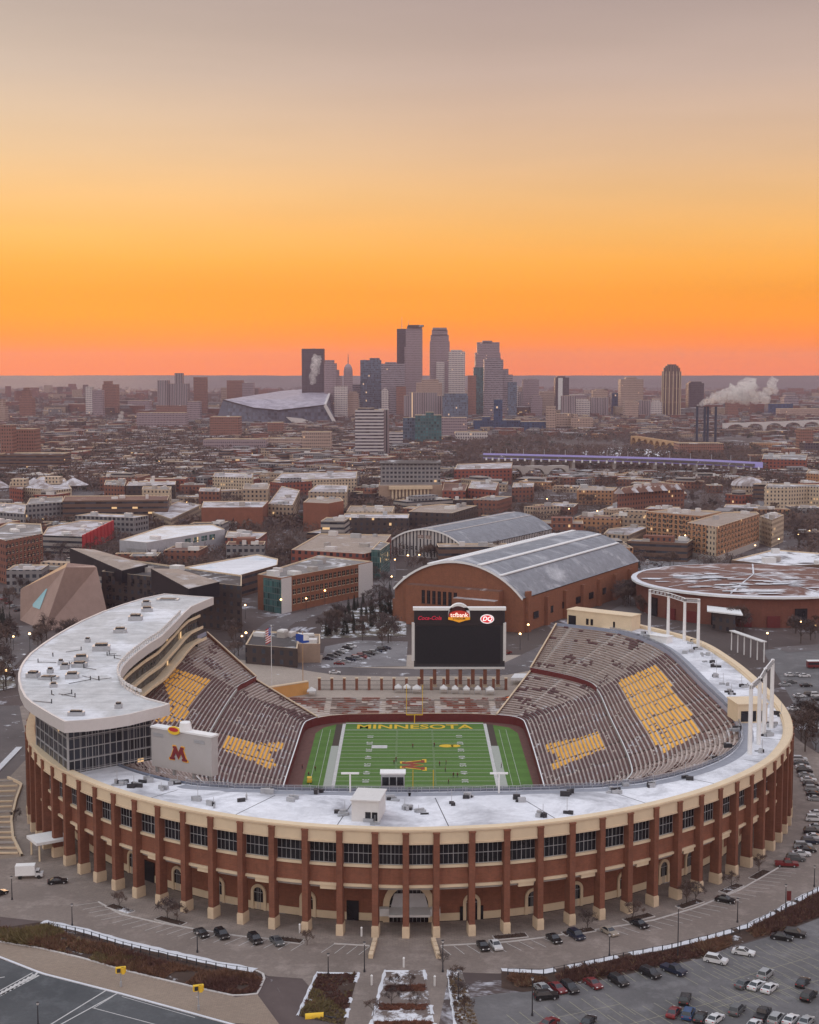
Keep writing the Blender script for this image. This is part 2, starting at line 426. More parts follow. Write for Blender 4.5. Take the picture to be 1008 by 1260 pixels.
# stands: station lists (field wall, mid wall, top), near centre -> far end
def stations(sgn):
    if sgn > 0:
        L = [((1.5, 399), (1.5, 370), (0, 338)), ((26, 399), (28, 371), (31, 340)), ((36, 402), (47, 379), (56, 346)), ((39, 412), (60, 398), (80, 369)),
             ((39.5, 425), (63.5, 418), (91, 403)), ((40, 470), (65, 470), (91, 460)), ((40, 500), (66, 512), (90, 508)), ((39.3, 508), (62, 527), (85, 534)),
             ((36.3, 512.5), (54, 538), (76, 552)), ((31, 515), (45.5, 547), (57, 566))]
    else:
        L = [((1.5, 399), (1.5, 370), (0, 338)), ((-23, 399), (-26, 371), (-31, 340)), ((-33, 402), (-45, 379), (-56, 346)), ((-36.5, 412), (-58, 398), (-78, 369)),
             ((-37, 425), (-61.5, 418), (-87, 403)), ((-36.8, 470), (-62, 465), (-87, 460)), ((-36.5, 500), (-61, 510), (-84, 500)), ((-35, 507), (-58.5, 522), (-80, 528)),
             ((-32.5, 511), (-56, 531), (-76, 547))]
    return L
ZW, ZD1, ZU0, ZU1 = -1.5, 7.6, 8.4, 22.0
STA = {}
for sg in (1, -1):
    L = stations(sg)
    STA[sg] = [crom([(p[k][0], p[k][1], 0) for p in L], 10) for k in range(3)]

# ================================================================== GROUND (one sheet, open over the sunken field)
hole = [p.to_2d() for p in STA[1][1]] + [Vector((31, 534)), Vector((-33, 534))] + [p.to_2d() for p in STA[-1][1]][::-1][:-1]
outer = [Vector((12600 * math.cos(2 * PI * i / 96), 12600 * math.sin(2 * PI * i / 96))) for i in range(96)]
g = MB()
tris = tessellate_polygon([[Vector((p.x, p.y, 0)) for p in outer], [Vector((p.x, p.y, 0)) for p in hole]])
allp = outer + hole
for t3 in tris:
    a, b_, c_ = [allp[i] for i in t3]
    if (b_ - a).cross(c_ - a) < 0: b_, c_ = c_, b_
    g.face([(a.x, a.y, 0), (b_.x, b_.y, 0), (c_.x, c_.y, 0)])
m, t, b = newmat('city_ground'); pos = gpos(t)
n1 = noise_n(t, pos, 0.012, 8, 0.72, 0.5); n2 = noise_n(t, pos, 0.0022, 5, 0.6); n3 = noise_n(t, pos, 0.15, 5, 0.7); n4 = noise_n(t, pos, 0.03, 6, 0.75, 1.0)
c1 = mixc(t, rng(t, n1, 0.38, 0.62), (0.058, 0.042, 0.042), (0.125, 0.095, 0.090))
c1 = mixc(t, rng(t, n2, 0.42, 0.6), c1, (0.075, 0.058, 0.052))
c1 = mixc(t, mth(t, 'MULTIPLY', rng(t, n4, 0.57, 0.63), rng(t, n3, 0.35, 0.6)), c1, (0.55, 0.55, 0.60))
t.links.new(c1, b.inputs['Base Color']); b.inputs['Roughness'].default_value = 0.9
g.build('ground', m, kind='structure')
m, t, b = newmat('far_hills'); pos = gpos(t)
t.links.new(mixc(t, rng(t, noise_n(t, pos, 0.002, 5), 0.4, 0.6), (0.03, 0.026, 0.03), (0.06, 0.05, 0.052)), b.inputs['Base Color'])
h = MB()
for (Y0, dep, zh, seed) in ((8200, 900, 14, 1.3), (9300, 2600, 80, 7.7)):
    xs = frange(-7500, 7500, 100)
    A = []; B_ = []; Cc = []
    for x in xs:
        z = zh * (1.0 if zh > 30 else .5 + .75 * noise.noise(Vector((x * 0.0006, seed, 0)))) + 4 * noise.noise(Vector((x * 0.0006, seed, 1))) + 3 * noise.noise(Vector((x * 0.006, seed, 2)))
        A.append((x, Y0, -2)); B_.append((x, Y0 + dep * 0.5, max(3, z))); Cc.append((x, Y0 + dep, -2))
    h.strip(A, B_); h.strip(B_, Cc)
h.build('hills', m, kind='structure')

def sheet(name, poly, z, mat):
    b_ = MB(); poly = ccw([(p[0], p[1]) for p in poly])
    tr = tessellate_polygon([[Vector((p[0], p[1], 0)) for p in poly]])
    for t3 in tr:
        a, q, c_ = [Vector(poly[i]) for i in t3]
        if (q - a).cross(c_ - a) < 0: q, c_ = c_, q
        b_.face([(a.x, a.y, z), (q.x, q.y, z), (c_.x, c_.y, z)])
    return b_.build(name, mat, kind='structure')
def pave(name, c1, c2, snow=0.0, tile=0.0, rough=0.85, big=0.03, joint=(0.5, 0.5, 0.5)):
    m, t, b = newmat(name); pos = gpos(t)
    n = noise_n(t, pos, big, 6, 0.7, 0.3); n2_ = noise_n(t, pos, 1.2, 4, 0.7); n3_ = noise_n(t, pos, 0.13, 5, 0.75)
    o = mixc(t, rng(t, n, 0.35, 0.65), c1, c2)
    o = mixc(t, mth(t, 'MULTIPLY', rng(t, n2_, 0.3, 0.7), 0.3), o, [x * 0.6 for x in c1])
    if tile:
        br = N(t, 'ShaderNodeTexBrick'); br.inputs['Scale'].default_value = 1.0 / tile
        br.inputs['Color1'].default_value = (0.92, 0.9, 0.88, 1); br.inputs['Color2'].default_value = (1.1, 1.06, 1.02, 1); br.inputs['Mortar'].default_value = (0.72, 0.7, 0.7, 1)
        br.inputs['Mortar Size'].default_value = 0.02; t.links.new(pos, br.inputs['Vector'])
        o = mixc(t, 0.8, o, br.outputs[0], 'MULTIPLY')
    if snow:
        th_ = 0.72 - 0.3 * snow
        o = mixc(t, rng(t, n3_, th_ - 0.04, th_ + 0.04), o, (0.66, 0.67, 0.71))
    else:
        o = mixc(t, mth(t, 'MULTIPLY', rng(t, n3_, 0.5, 0.66), 0.35), o, [x * 1.7 for x in c2])   # dried salt
    t.links.new(o, b.inputs['Base Color']); b.inputs['Roughness'].default_value = rough
    return m
M['pave'] = pave('plaza_pavers', (0.205, 0.172, 0.153), (0.29, 0.245, 0.218), 0, 2.4)
M['drive'] = pave('brown_pavers', (0.192, 0.160, 0.143), (0.262, 0.220, 0.198), 0, 1.2)
M['asphalt'] = pave('asphalt', (0.100, 0.097, 0.099), (0.158, 0.152, 0.155), 0)
M['road'] = pave('road_asphalt', (0.060, 0.066, 0.072), (0.095, 0.100, 0.106), 0)
M['walk'] = pave('tan_sidewalk', (0.25, 0.195, 0.155), (0.31, 0.25, 0.20), 0.05, 1.8)
M['cityroad'] = pave('city_road', (0.095, 0.083, 0.084), (0.155, 0.135, 0.135), 0.25)
M['lotsnow'] = pave('snowy_lot', (0.15, 0.14, 0.145), (0.23, 0.22, 0.225), 0.35, 0, 0.85, 0.05)
M['mulch'] = pave('mulch', (0.045, 0.028, 0.022), (0.075, 0.048, 0.036), 0.28, 0, 0.95, 0.2)
M['lawn'] = pave('winter_lawn', (0.11, 0.095, 0.075), (0.16, 0.14, 0.11), 0.62, 0, 0.95, 0.05)
M['mark'] = plain('pale_road_paint', (0.50, 0.49, 0.48), 0.8, 0.2, 0.8)
M['kerb'] = plain('kerb_concrete', (0.50, 0.47, 0.45), 0.8, 0.15, 0.8)

# ================================================================== STADIUM
ST = thing('stadium', 'horseshoe football stadium of brick and cream precast with gold letters in its seats', 'stadium', (0, 440, 0))
def ringstrip(mb, s0, s1, offa, za, offb, zb, step=2.0, m=0, flip=False):
    ss = frange(s0, s1, step)
    mb.strip([opt(q, offa, za) for q in ss], [opt(q, offb, zb) for q in ss], m, flip)
def ringbox(mb, s0, s1, o0, o1, z0, z1, m=0, step=2.0):    # o1 outer, o0 inner
    ringstrip(mb, s0, s1, o1, z0, o1, z1, step, m); ringstrip(mb, s0, s1, o1, z1, o0, z1, step, m)
    ringstrip(mb, s0, s1, o0, z1, o0, z0, step, m); ringstrip(mb, s0, s1, o0, z0, o1, z0, step, m)
    for q in (s0, s1): mb.face([opt(q, o0, z0), opt(q, o1, z0), opt(q, o1, z1), opt(q, o0, z1)], m)
S0, S1 = 0.5, OUT.L - 0.5
b = MB(); ringbox(b, S0, S1, -2.6, -0.5, 20.3, 23.6)
ringbox(b, S0, S1, -3.0, -2.602, ZD - .1, 23.3); b.build('cornice', M['cream'], ST)
b = MB(); ringbox(b, S0, S1, -0.498, -0.28, 23.05, 23.4); ringbox(b, S0, S1, -0.498, -0.3, 20.35, 20.7); b.build('cornice_moulding', M['stone'], ST)
# roof deck between the cornice and the seating
INN = []
def inner_at(q):
    p = opt(q, 0, 0); sg = 1 if p.x >= 0 else -1
    T = STA[sg][2]
    n_ = opt(q, -1, 0) - p
    best = None
    for i in range(len(T) - 1):
        a = T[i]; d = T[i + 1] - a
        den = n_.x * d.y - n_.y * d.x
        if abs(den) < 1e-9: continue
        w = a - p
        tt = (w.x * d.y - w.y * d.x) / den; uu = (w.x * n_.y - w.y * n_.x) / den
        if -0.02 <= uu <= 1.02 and 5 < tt < 60 and (best is None or tt < best): best = tt
    return best
ss = frange(S0, S1, 3.0); dep = []
for q in ss:
    v = inner_at(q); dep.append(v)
for i, v in enumerate(dep):
    if v is None:
        near = [dep[j] for j in range(len(dep)) if dep[j] is not None and abs(j - i) < 60]
        k = min((j for j in range(len(dep)) if dep[j] is not None), key=lambda j: abs(j - i)); dep[i] = dep[k]
dep = [min(max(v - 0.6, 12), 36) for v in dep]
for _ in range(4): dep = [dep[0]] + [(dep[i - 1] + dep[i] + dep[i + 1]) / 3 for i in range(1, len(dep) - 1)] + [dep[-1]]
DEP = Path([(q, d) for q, d in zip(ss, dep)])
def innd(q):
    i = min(range(len(ss)), key=lambda k: abs(ss[k] - q)); return dep[i]
b = MB()
b.strip([opt(q, -2.9, ZD) for q in ss], [opt(q, -d, ZD) for q, d in zip(ss, dep)], 0, True)
b.strip([opt(q, -d, ZD) for q, d in zip(ss, dep)], [opt(q, -d, ZD - 1.2) for q, d in zip(ss, dep)], 1, True)
b.build('roof_deck', [M['deck'], M['concrete']], ST)
# upper wall, spandrels, bands
b = MB(); ringbox(b, S0, S1, -2.4, -1.7, 11.05, 15.1); b.build('spandrel_wall', M['brick'], ST)
b = MB(); ringbox(b, S0, S1, -2.3, -1.35, 14.85, 15.42); b.build('window_sill', M['cream'], ST)
b = MB(); ringbox(b, S0, S1, -2.3, -1.2, 10.55, 11.1); b.build('belt_course', M['cream'], ST)
b = MB(); ringbox(b, S0, S1, -9.6, -1.9, 9.9, 10.5); b.build('soffit', M['concrete'], ST)
b = MB(); ringbox(b, S0, S1, -10.4, -9.6, 1.6, 9.9); b.build('lower_wall', M['brick'], ST)
b = MB(); ringbox(b, S0, S1, -10.4, -9.45, 0.0, 1.7); b.build('plinth', M['cream'], ST)
b = MB(); ringbox(b, S0, S1, -3.4, -2.5, 15.2, 20.4); b.build('upper_wall', M['darksteel'], ST)
# piers and windows, each one its own part
for k, q in enumerate(PIERS):
    a = OUT.ang(q); p = opt(q, -1.2, 0)
    pr = MB(); pr.box((p.x, p.y, 2.4), (1.3, 2.4, 20.3), a); pr.box((p.x, p.y, 22.7), (1.5, 2.6, 0.3), a, 1)
    o = pr.build('pier', [M['pierbrick'], M['brick']], ST)
    pb = MB(); pb.box((p.x, p.y, 0), (1.56, 2.75, 2.3), a); pb.box((p.x, p.y, 2.3), (1.44, 2.6, 0.22), a)
    pb.build('pier_base', M['stone'], o)
    if k + 1 < len(PIERS):
        q0, q1 = q + 0.62, PIERS[k + 1] - 0.62
        w = MB(); w.face([opt(q0, -2.0, 15.4), opt(q1, -2.0, 15.4), opt(q1, -2.0, 20.4), opt(q0, -2.0, 20.4)])
        o = w.build('window', M['winglass'], ST)
        f = MB(); nm = 6
        for i in range(nm + 1):
            qq = q0 + (q1 - q0) * i / nm; A = opt(qq, -1.9, 15.4); f.beam(A, (A.x, A.y, 20.35), 0.07 if i % 3 else 0.13, 0.08)
        for zz in (15.5, 17.8, 20.25): f.beam(opt(q0, -1.9, zz), opt(q1, -1.9, zz), 0.1, 0.12)
        f.build('mullions', M['mull'], o)
        if k % 2 == 0 and abs(q - SC) > 16:
            d = MB(); d.beam(opt(q0 + 2.4, -1.75, 10.1), opt(q1 - 0.4, -1.75, 10.1), 0.7, 0.9); d.build('corbel_block', M['cream'], ST)
# arched doorways in the lower wall
def arch_part(q, off, w, hh, z0, name, ringw=0.7):
    a = OUT.ang(q); c = opt(q, off, z0); ux = Vector((math.cos(a), math.sin(a), 0)); nrm = Vector((ux.y, -ux.x, 0))
    pts = [(-w / 2, 0)] + [(-w / 2 * math.cos(PI * i / 14), hh - w / 2 + w / 2 * math.sin(PI * i / 14)) for i in range(15)] + [(w / 2, 0)]
    wo_ = w / 2 + ringw
    po = [(-wo_, 0)] + [(-wo_ * math.cos(PI * i / 14), hh - w / 2 + wo_ * math.sin(PI * i / 14)) for i in range(15)] + [(wo_, 0)]
    L3 = lambda P2, dd: [c + ux * x + Vector((0, 0, z)) + nrm * dd for x, z in P2]
    s_ = MB(); s_.strip(L3(pts, 0.35), L3(po, 0.35)); s_.strip(L3(po, 0.35), L3(po, 0)); s_.strip(L3(pts, 0), L3(pts, 0.35))
    o = s_.build(name, M['cream'], ST)
    d = MB(); d.face(L3(pts, 0.05)); d.build('door_glass', M['winglass'], o)
    f = MB()
    for x in ((-w / 6, 0, w / 6) if w < 4 else [(-0.5 + i / 10) * w for i in range(1, 10)]):
        zt = hh - w / 2 + math.sqrt(max(0.01, (w / 2) ** 2 - x * x))
        A = c + ux * x + nrm * 0.12; f.beam(A, A + Vector((0, 0, zt)), 0.08, 0.08)
    f.beam(c + ux * (-w / 2) + nrm * .12 + Vector((0, 0, hh - w / 2)), c + ux * (w / 2) + nrm * .12 + Vector((0, 0, hh - w / 2)), .1, .1)
    f.build('door_frame', M['mull'], o)
for (px, py) in ((133, 1075), (185, 1098), (239.5, 1111), (298, 1124), (369, 1130), (590, 1133), (670, 1125), (730, 1116), (790, 1101), (841, 1084), (870, 1070), (904, 1050), (926, 1034)):
    g0 = P(px, py, 0); q = OUT.near((g0.x * 1.03, g0.y - 9)); arch_part(q, -9.55, 2.5, 5.2, 0, 'arched_doorway')
arch_part(SC, -9.5, 8.6, 8.1, 0, 'main_arch', 1.4)
b = MB(); a = OPT = opt(SC, -9.1, 0)
b.face([(-4.2, a.y - .1, 3.2), (4.2, a.y - .1, 3.2), (3.3, a.y - .1, 6.6), (-3.3, a.y - .1, 6.6)]); b.build('gate_panel', plain('grey_gate', (0.46, 0.46, 0.48), 0.6, 0.1), ST)
b = MB(); b.box((0, a.y - 2.6, 3.0), (9.0, 4.6, 0.5)); b.box((-5.6, a.y - 1.6, 2.3), (2.2, 1.6, 1.6)); b.box((5.6, a.y - 1.6, 2.3), (2.2, 1.6, 1.6)); b.build('entrance_canopy', M['offwhite'], ST)
for (x0, x1, z1) in ((-15.5, -12.0, 4.4), (11.6, 17.3, 3.1)):
    for_ = MB(); q0 = OUT.near((x0 * 1.03, 306)); q1 = OUT.near((x1 * 1.03, 306))
    for_.beam(opt(q0, -9.4, z1 / 2), opt(q1, -9.4, z1 / 2), 0.3, z1); for_.build('loading_door', M['winglass'], ST)
b = MB(); g0 = P(157, 1082); q = OUT.near((g0.x * 1.03, g0.y - 9)); b.beam(opt(q - 2.4, -9.4, 2.4), opt(q + 2.4, -9.4, 2.4), .3, 4.8); b.build('loading_door', M['winglass'], ST)
# left entrance awning
g0 = P(54, 1032, 4.5); q = OUT.near((g0.x, g0.y)); c0 = opt(q, 0.6, 0)
b = MB(); b.box((c0.x, c0.y, 4.2), (7.5, 8.5, 0.7), OUT.ang(q)); b.build('entrance_awning', M['white'], ST)
b = MB()
for sx in (-3, 3):
    for sy in (-3.3, 3.3):
        A = Matrix.Rotation(OUT.ang(q), 3, 'Z') @ Vector((sx, sy, 0)) + c0; b.box((A.x, A.y, 0), (.4, .4, 4.2))
b.build('awning_posts', M['cream'], ST)

# ---- seating
def lerp3(A, B_, f): return A.lerp(B_, f)
GOLD = {
    'ur': [(761, 838), (808.6, 818), (865, 900), (816, 928), (800, 905), (790, 889)],
    'lr': [(671.7, 916), (700, 911), (722, 906), (737, 899), (745, 921), (716, 933), (681, 948), (678, 940), (690, 932), (674, 924)],
    'ul': [(213, 822), (258.6, 837), (240, 862), (224, 888), (189, 888), (210, 864), (200, 837)],
    'll': [(280, 903), (317.5, 915), (348, 913.5), (347, 923), (331, 925.5), (340, 941.6), (333.6, 947), (272, 921.5)]}
def stand(sg, lo, hi, z0, z1, nrow, name, keys, zfun=None, i0=0, i1=None):
    A = STA[sg][lo][i0:i1]; B_ = STA[sg][hi][i0:i1]
    n_ = len(A); dl = [0.0]
    for i in range(n_ - 1): dl.append(dl[-1] + ((A[i + 1] - A[i]).length + (B_[i + 1] - B_[i]).length) / 2)
    def at(u, f):
        d = u * dl[-1]
        for i in range(n_ - 1):
            if dl[i + 1] >= d or i == n_ - 2:
                w = (d - dl[i]) / max(1e-6, dl[i + 1] - dl[i]); break
        p = A[i].lerp(A[i + 1], w).lerp(B_[i].lerp(B_[i + 1], w), f); return p
    L_ = dl[-1]; seg = 1.35; nu = int(L_ / seg)
    tr = MB(); se = MB()
    us = [i / 60 for i in range(61)] if L_ < 90 else [i / 110 for i in range(111)]
    for r in range(nrow):
        f0, f1 = r / nrow, (r + 1) / nrow; za = z0 + (z1 - z0) * r / nrow; zb = z0 + (z1 - z0) * (r + 1) / nrow
        la = [Vector((*at(u, f0).to_2d(), za)) for u in us]; lb = [Vector((*at(u, f1).to_2d(), za)) for u in us]
        lc = [Vector((p.x, p.y, zb)) for p in lb]
        fl = sg > 0
        tr.strip(la, lb, 0, not fl); tr.strip(lb, lc, 1, not fl)
        fs = f0 + (f1 - f0) * 0.42; fe = f0 + (f1 - f0) * 0.88
        for i in range(nu):
            if i % 12 == 11: continue
            if rnd.random() < 0.008: continue
            ua, ub = i / nu, (i + 1.0) / nu
            p0 = at(ua, fs); p1 = at(ub, fs); p2 = at(ub, fe); p3 = at(ua, fe)
            mid = Vector(((p0.x + p2.x) / 2, (p0.y + p2.y) / 2, za + 0.5)); qx, qy = Q(mid)
            mi = 0
            for kk in keys:
                if inpoly(qx, qy, GOLD[kk]): mi = 1
            if mi == 1 and rnd.random() < 0.035: mi = 0
            if mi == 0:
                far = mid.y > 512 or mid.y < 404
                if far and (noise.noise(Vector((mid.x * .09, mid.y * .09, r * .35))) > -.22 or rnd.random() < .5): mi = 2
                elif rnd.random() < 0.03: mi = 3
            zt = za + 0.46; zk = za + (0.82 if mi < 2 else 0.5)
            V = [(p0.x, p0.y, za + .2), (p1.x, p1.y, za + .2), (p1.x, p1.y, zt), (p0.x, p0.y, zt), (p2.x, p2.y, zk), (p3.x, p3.y, zk)]
            n0 = len(se.v); se.v += V
            for qd in ((0, 1, 2, 3), (3, 2, 4, 5)): se.f.append(tuple(n0 + j for j in qd)); se.m.append(mi)
            if mi < 2:
                n0 = len(se.v); se.v += [(p2.x, p2.y, za + .2), (p3.x, p3.y, za + .2), (p3.x, p3.y, zk), (p2.x, p2.y, zk)]
                se.f.append((n0, n0 + 1, n0 + 2, n0 + 3)); se.m.append(mi)
    # back skirt closing the stand below its top row
    o = tr.build(name, [M['tread'], M['concrete']], ST)
    se.build('seats', [M['seat'], M['gold'], M['bench'], M['tread']], o, kind='stuff')
    return at
stand(1, 0, 1, ZW, ZD1, 21, 'lower_stand', ['lr'])
stand(1, 1, 2, ZU0, ZU1, 23, 'upper_stand', ['ur'])
stand(-1, 0, 1, ZW, ZD1, 21, 'lower_stand', ['ll'])
stand(-1, 1, 2, ZU0, ZU1 - 0.5, 23, 'upper_stand', ['ul'])
# mid walls, field wall, end faces
for sg in (1, -1):
    D = STA[sg][1]; T = STA[sg][2]; Wp = STA[sg][0]
    b = MB(); D0 = [p for p in D if p.y < 514]; D1 = [p for p in D if p.y > 510]
    for DD, mi, ht in ((D0, 2, .45), (D1, 0, 1.1)):
        b.strip([Vector((p.x, p.y, ZD1 - 1)) for p in DD], [Vector((p.x, p.y, ZU0 + ht)) for p in DD], mi)
        b.strip([Vector((p.x, p.y, ZU0 + ht)) for p in DD], [Vector((p.x + sg * .35, p.y, ZU0 + ht)) for p in DD], 1)
    b.build('mid_wall', [M['maroon'], M['offwhite'], M['concrete']], ST)
    b = MB(); b.strip([Vector((p.x, p.y, -4)) for p in Wp], [Vector((p.x, p.y, ZW + .5)) for p in Wp], 0)
    b.strip([Vector((p.x, p.y, ZW + .5)) for p in Wp], [Vector((p.x + sg * .4, p.y + (.3 if p.y > 505 else -.3 if p.y < 405 else 0), ZW + .5)) for p in Wp], 1); b.build('field_wall', [M['maroon'], M['white']], ST)
    e0, e1, e2 = Wp[-1], D[-1], T[-1]
    b = MB()
    A1 = Vector((e0.x, e0.y, -4)); 
    b.face([(e0.x, e0.y, -4), (e1.x, e1.y, -4), (e1.x, e1.y, ZD1 + .6), (e0.x, e0.y, ZW + .6)], 0)
    b.face([(e1.x, e1.y, 0), (e2.x, e2.y, 0), (e2.x, e2.y, ZU1 + .9), (e1.x, e1.y, ZU0 + .9)], 1)
    d = (e2 - e1).normalized(); nn = Vector((-d.y, d.x, 0)) * 0.4
    b.beam((e0.x, e0.y, ZW + .7), (e1.x, e1.y, ZD1 + .7), .5, .35, 2); b.beam((e1.x, e1.y, ZU0 + 1.0), (e2.x, e2.y, ZU1 + 1.0), .5, .35, 2)
    b.build('stand_end_wall', [M['maroon'], M['brick'], M['stone']], ST)
    # glass rail and walkway behind the top row
    b = MB(); b.strip([Vector((p.x, p.y, ZU1 - .2)) for p in T], [Vector((p.x * 1.005, p.y, ZU1 + 1.2)) for p in T], 0); b.build('back_rail', M['glassblue'], ST)
# far end stand (low, reddish seats) and plaza edge
FW = [(-32.5, 511), (-28, 514.5), (-22, 516.5), (0, 517.5), (20, 517.5), (27, 516.5), (31, 515)]
FW = [Vector((x, y, 0)) for x, y in FW]
b = MB(); b.strip([Vector((p.x, p.y, -4)) for p in FW], [Vector((p.x, p.y, -1.2)) for p in FW], 0); b.strip([Vector((p.x, p.y, -1.2)) for p in FW], [Vector((p.x, p.y + .5, -1.2)) for p in FW], 1)
b.build('field_wall', [M['maroon'], M['stone']], ST)
M['redseat'] = roofmat('snowy_red_bench', (0.24, 0.085, 0.06), 0.40, 0.16, snowc=(.45, .40, .38))
tr = MB(); se = MB(); nr = 9
for r in range(nr):
    f0, f1 = r / nr, (r + 1) / nr; za = -1.6 + 1.75 * r / nr; zb = -1.6 + 1.75 * (r + 1) / nr
    top = [Vector((-52 if i == 0 else 44 if i == len(FW) - 1 else p.x * 1.35, 537, 0)) for i, p in enumerate(FW)]
    la = [Vector((*p.lerp(q, f0).to_2d(), za)) for p, q in zip(FW, top)]; lb = [Vector((*p.lerp(q, f1).to_2d(), za)) for p, q in zip(FW, top)]
    tr.strip(la, lb, 0, True); tr.strip(lb, [Vector((p.x, p.y, zb)) for p in lb], 0, True)
    for x in frange(-44, 38, 2.2)[:-1]:
        if abs((x + 100) % 20 - 10) < 1.3 or rnd.random() < .12: continue
        lo_ = -31 - 18 * f0; hi_ = 30 + 13 * f0
        if lo_ < x < hi_ - 2: se.box((x + 1, FW[0].y + 6 + (537 - 517.5) * (f0 + .03) + .9, za + .15), (2.2, .7, .35), 0, 0 if noise.noise(Vector((x * .12, r * .3, 2))) > -.1 else 1)
o = tr.build('end_stand', M['treadsnow'], ST); se.build('seats', [M['redseat'], M['bench']], o, kind='stuff')

# ---- press box and club lounge wing (left)
RZ = 36.8
roofpx = [(263, 735.4), (236, 733.7), (202.4, 731), (176, 736.5), (151.8, 743.8), (126, 753), (101, 764), (84, 773), (67.5, 782.6), (52, 793), (37, 804.6), (29, 814), (25, 821), (22.6, 829), (22.3, 837), (25, 848), (30.4, 858.5), (39, 866), (50.6, 873), (64, 881), (79, 889),
          (108, 887), (135, 884), (160, 880), (182, 874.5), (197, 871), (209, 867), (182, 860), (169, 854.5), (158.5, 848.4), (151.5, 842), (148.4, 835), (148.6, 828), (151.8, 821.4), (159, 813), (168.6, 804.6), (183, 794), (199, 784), (209, 774), (219, 764), (227, 755), (236, 747), (250, 741)]
RP = [P(x, y, RZ) for x, y in roofpx]
def inset(poly, d):
    poly = ccw([(p[0], p[1]) for p in poly]); n_ = len(poly); out = []
    for i in range(n_):
        a, b0, c_ = Vector(poly[i - 1]), Vector(poly[i]), Vector(poly[(i + 1) % n_])
        d1 = (b0 - a).normalized(); d2 = (c_ - b0).normalized()
        n1_ = Vector((-d1.y, d1.x)); n2_ = Vector((-d2.y, d2.x)); nn = (n1_ + n2_)
        if nn.length < 1e-3: nn = n1_
        nn = nn.normalized(); k = d / max(0.4, nn.dot(n1_)); out.append(b0 + nn * k)
    return out
def fan(mb, poly, z, m=0):
    poly = ccw([(p[0], p[1]) for p in poly])
    for t3 in tessellate_polygon([[Vector((p[0], p[1], 0)) for p in poly]]):
        a, q, c_ = [Vector(poly[i]) for i in t3]
        if (q - a).cross(c_ - a) < 0: q, c_ = c_, q
        mb.face([(a.x, a.y, z), (q.x, q.y, z), (c_.x, c_.y, z)], m)
b = MB(); b.prism(RP, RZ - 2.6, RZ + 0.25, 0, top=False, bottom=False)
ins = inset(RP, 0.6)
rp = ccw([(p.x, p.y) for p in RP]); n_ = len(rp)
for i in range(n_):
    j = (i + 1) % n_
    b.face([(*rp[i], RZ + .25), (*rp[j], RZ + .25), (*ins[j], RZ + .25), (*ins[i], RZ + .25)], 0)
    b.face([(*ins[i], RZ + .25), (*ins[j], RZ + .25), (*ins[j], RZ - .1), (*ins[i], RZ - .1)], 0)
fan(b, rp, RZ - 2.6, 0); ROOF = b.build('lounge_fascia', M['fascia'], ST)
b = MB(); fan(b, ins, RZ - 0.05); LR = b.build('lounge_roof', M['lounge'], ST)
# rooftop plant on the lounge roof
for (x, y, w_, d_, h_) in ((181, 752, 4, 3, 1.6), (167, 763, 4.5, 3.5, 2), (148, 778, 4, 3, 1.6), (125, 800, 5, 3.5, 2), (100, 813, 4, 3, 1.8), (89, 834, 3.5, 3, 1.6), (41, 833, 3.2, 3, 1.6), (60, 835, 5, 3, .8), (98, 820, 4, 3, 1.4), (80, 823, 2.2, 2, 1.6), (66, 845, 2, 2, 1.2),
                        (94, 880, 4, 1.6, 1.2), (146, 871, 1.6, 1.6, 1.4), (207, 738, 8, 4, .5), (108, 790, 1.5, 1.5, 1.4), (180, 745, 3, 3, 1.8), (62, 828, 1.5, 1.5, 1.5), (75, 818, 1.4, 1.4, 1.6)):
    p = P(x, y, RZ); u_ = MB(); a = rnd.uniform(-.2, .2); u_.box((p.x, p.y, RZ - .02), (w_, d_, h_ * .75), a, 0)
    u_.box((p.x, p.y, RZ + h_ * .75), (w_ * .7, d_ * .7, h_ * .3), a, 1); u_.build('rooftop_unit', [M['steel'], M['darksteel']], LR)
for _ in range(16):
    b = MB(); x, y = rnd.uniform(40, 150), rnd.uniform(800, 868); p = P(x, y, RZ); q = p + Vector((rnd.uniform(-6, 6), rnd.uniform(-6, 6), 0))
    b.tube((p.x, p.y, RZ + .15), (q.x, q.y, RZ + .15), .09, n=4); b.tube((p.x, p.y, RZ - .1), (p.x, p.y, RZ + 1.1), .15, n=5); b.build('roof_pipe', M['darksteel'], LR)

# glazed front of the lounge
gl = facade('curtain_wall_glass', (0.20, 0.20, 0.21), (0.018, 0.022, 0.03), 1.9, 2.6, 0.9, 0.93, 0.012, rough=0.4)
C0, C1_, C2_ = P(45.5, 921, ZD), P(84.5, 953, ZD), P(187, 934, ZD)
Ca = P(34, 905, ZD)
tail = [P(209, 867 + 68, ZD)]
b = MB()
def vwall(mb, a, c_, z0, z1, m=0): mb.face([(a.x, a.y, z0), (c_.x, c_.y, z0), (c_.x, c_.y, z1), (a.x, a.y, z1)], m)
vwall(b, C0, C1_, ZD - .2, RZ - 1.9); vwall(b, C1_, C2_, ZD - .2, RZ - 1.9); b.build('curtain_wall', gl, ST)
b = MB(); b.box((C1_.x, C1_.y, ZD), (.5, .5, RZ - ZD - 2)); 
for f in [i / 14 for i in range(15)]:
    p = C1_.lerp(C2_, f); b.box((p.x, p.y - .12, ZD), (.14, .22, RZ - ZD - 2))
for f in [i / 7 for i in range(7)]:
    p = C0.lerp(C1_, f); b.box((p.x - .1, p.y, ZD), (.18, .18, RZ - ZD - 2))
for z_ in (ZD + .4, ZD + 3.2, ZD + 6.1, ZD + 9.0):
    b.beam((C1_.x, C1_.y - .14, z_), (C2_.x, C2_.y - .14, z_), .2, .2); b.beam((C0.x - .1, C0.y, z_), (C1_.x - .1, C1_.y, z_), .2, .2)
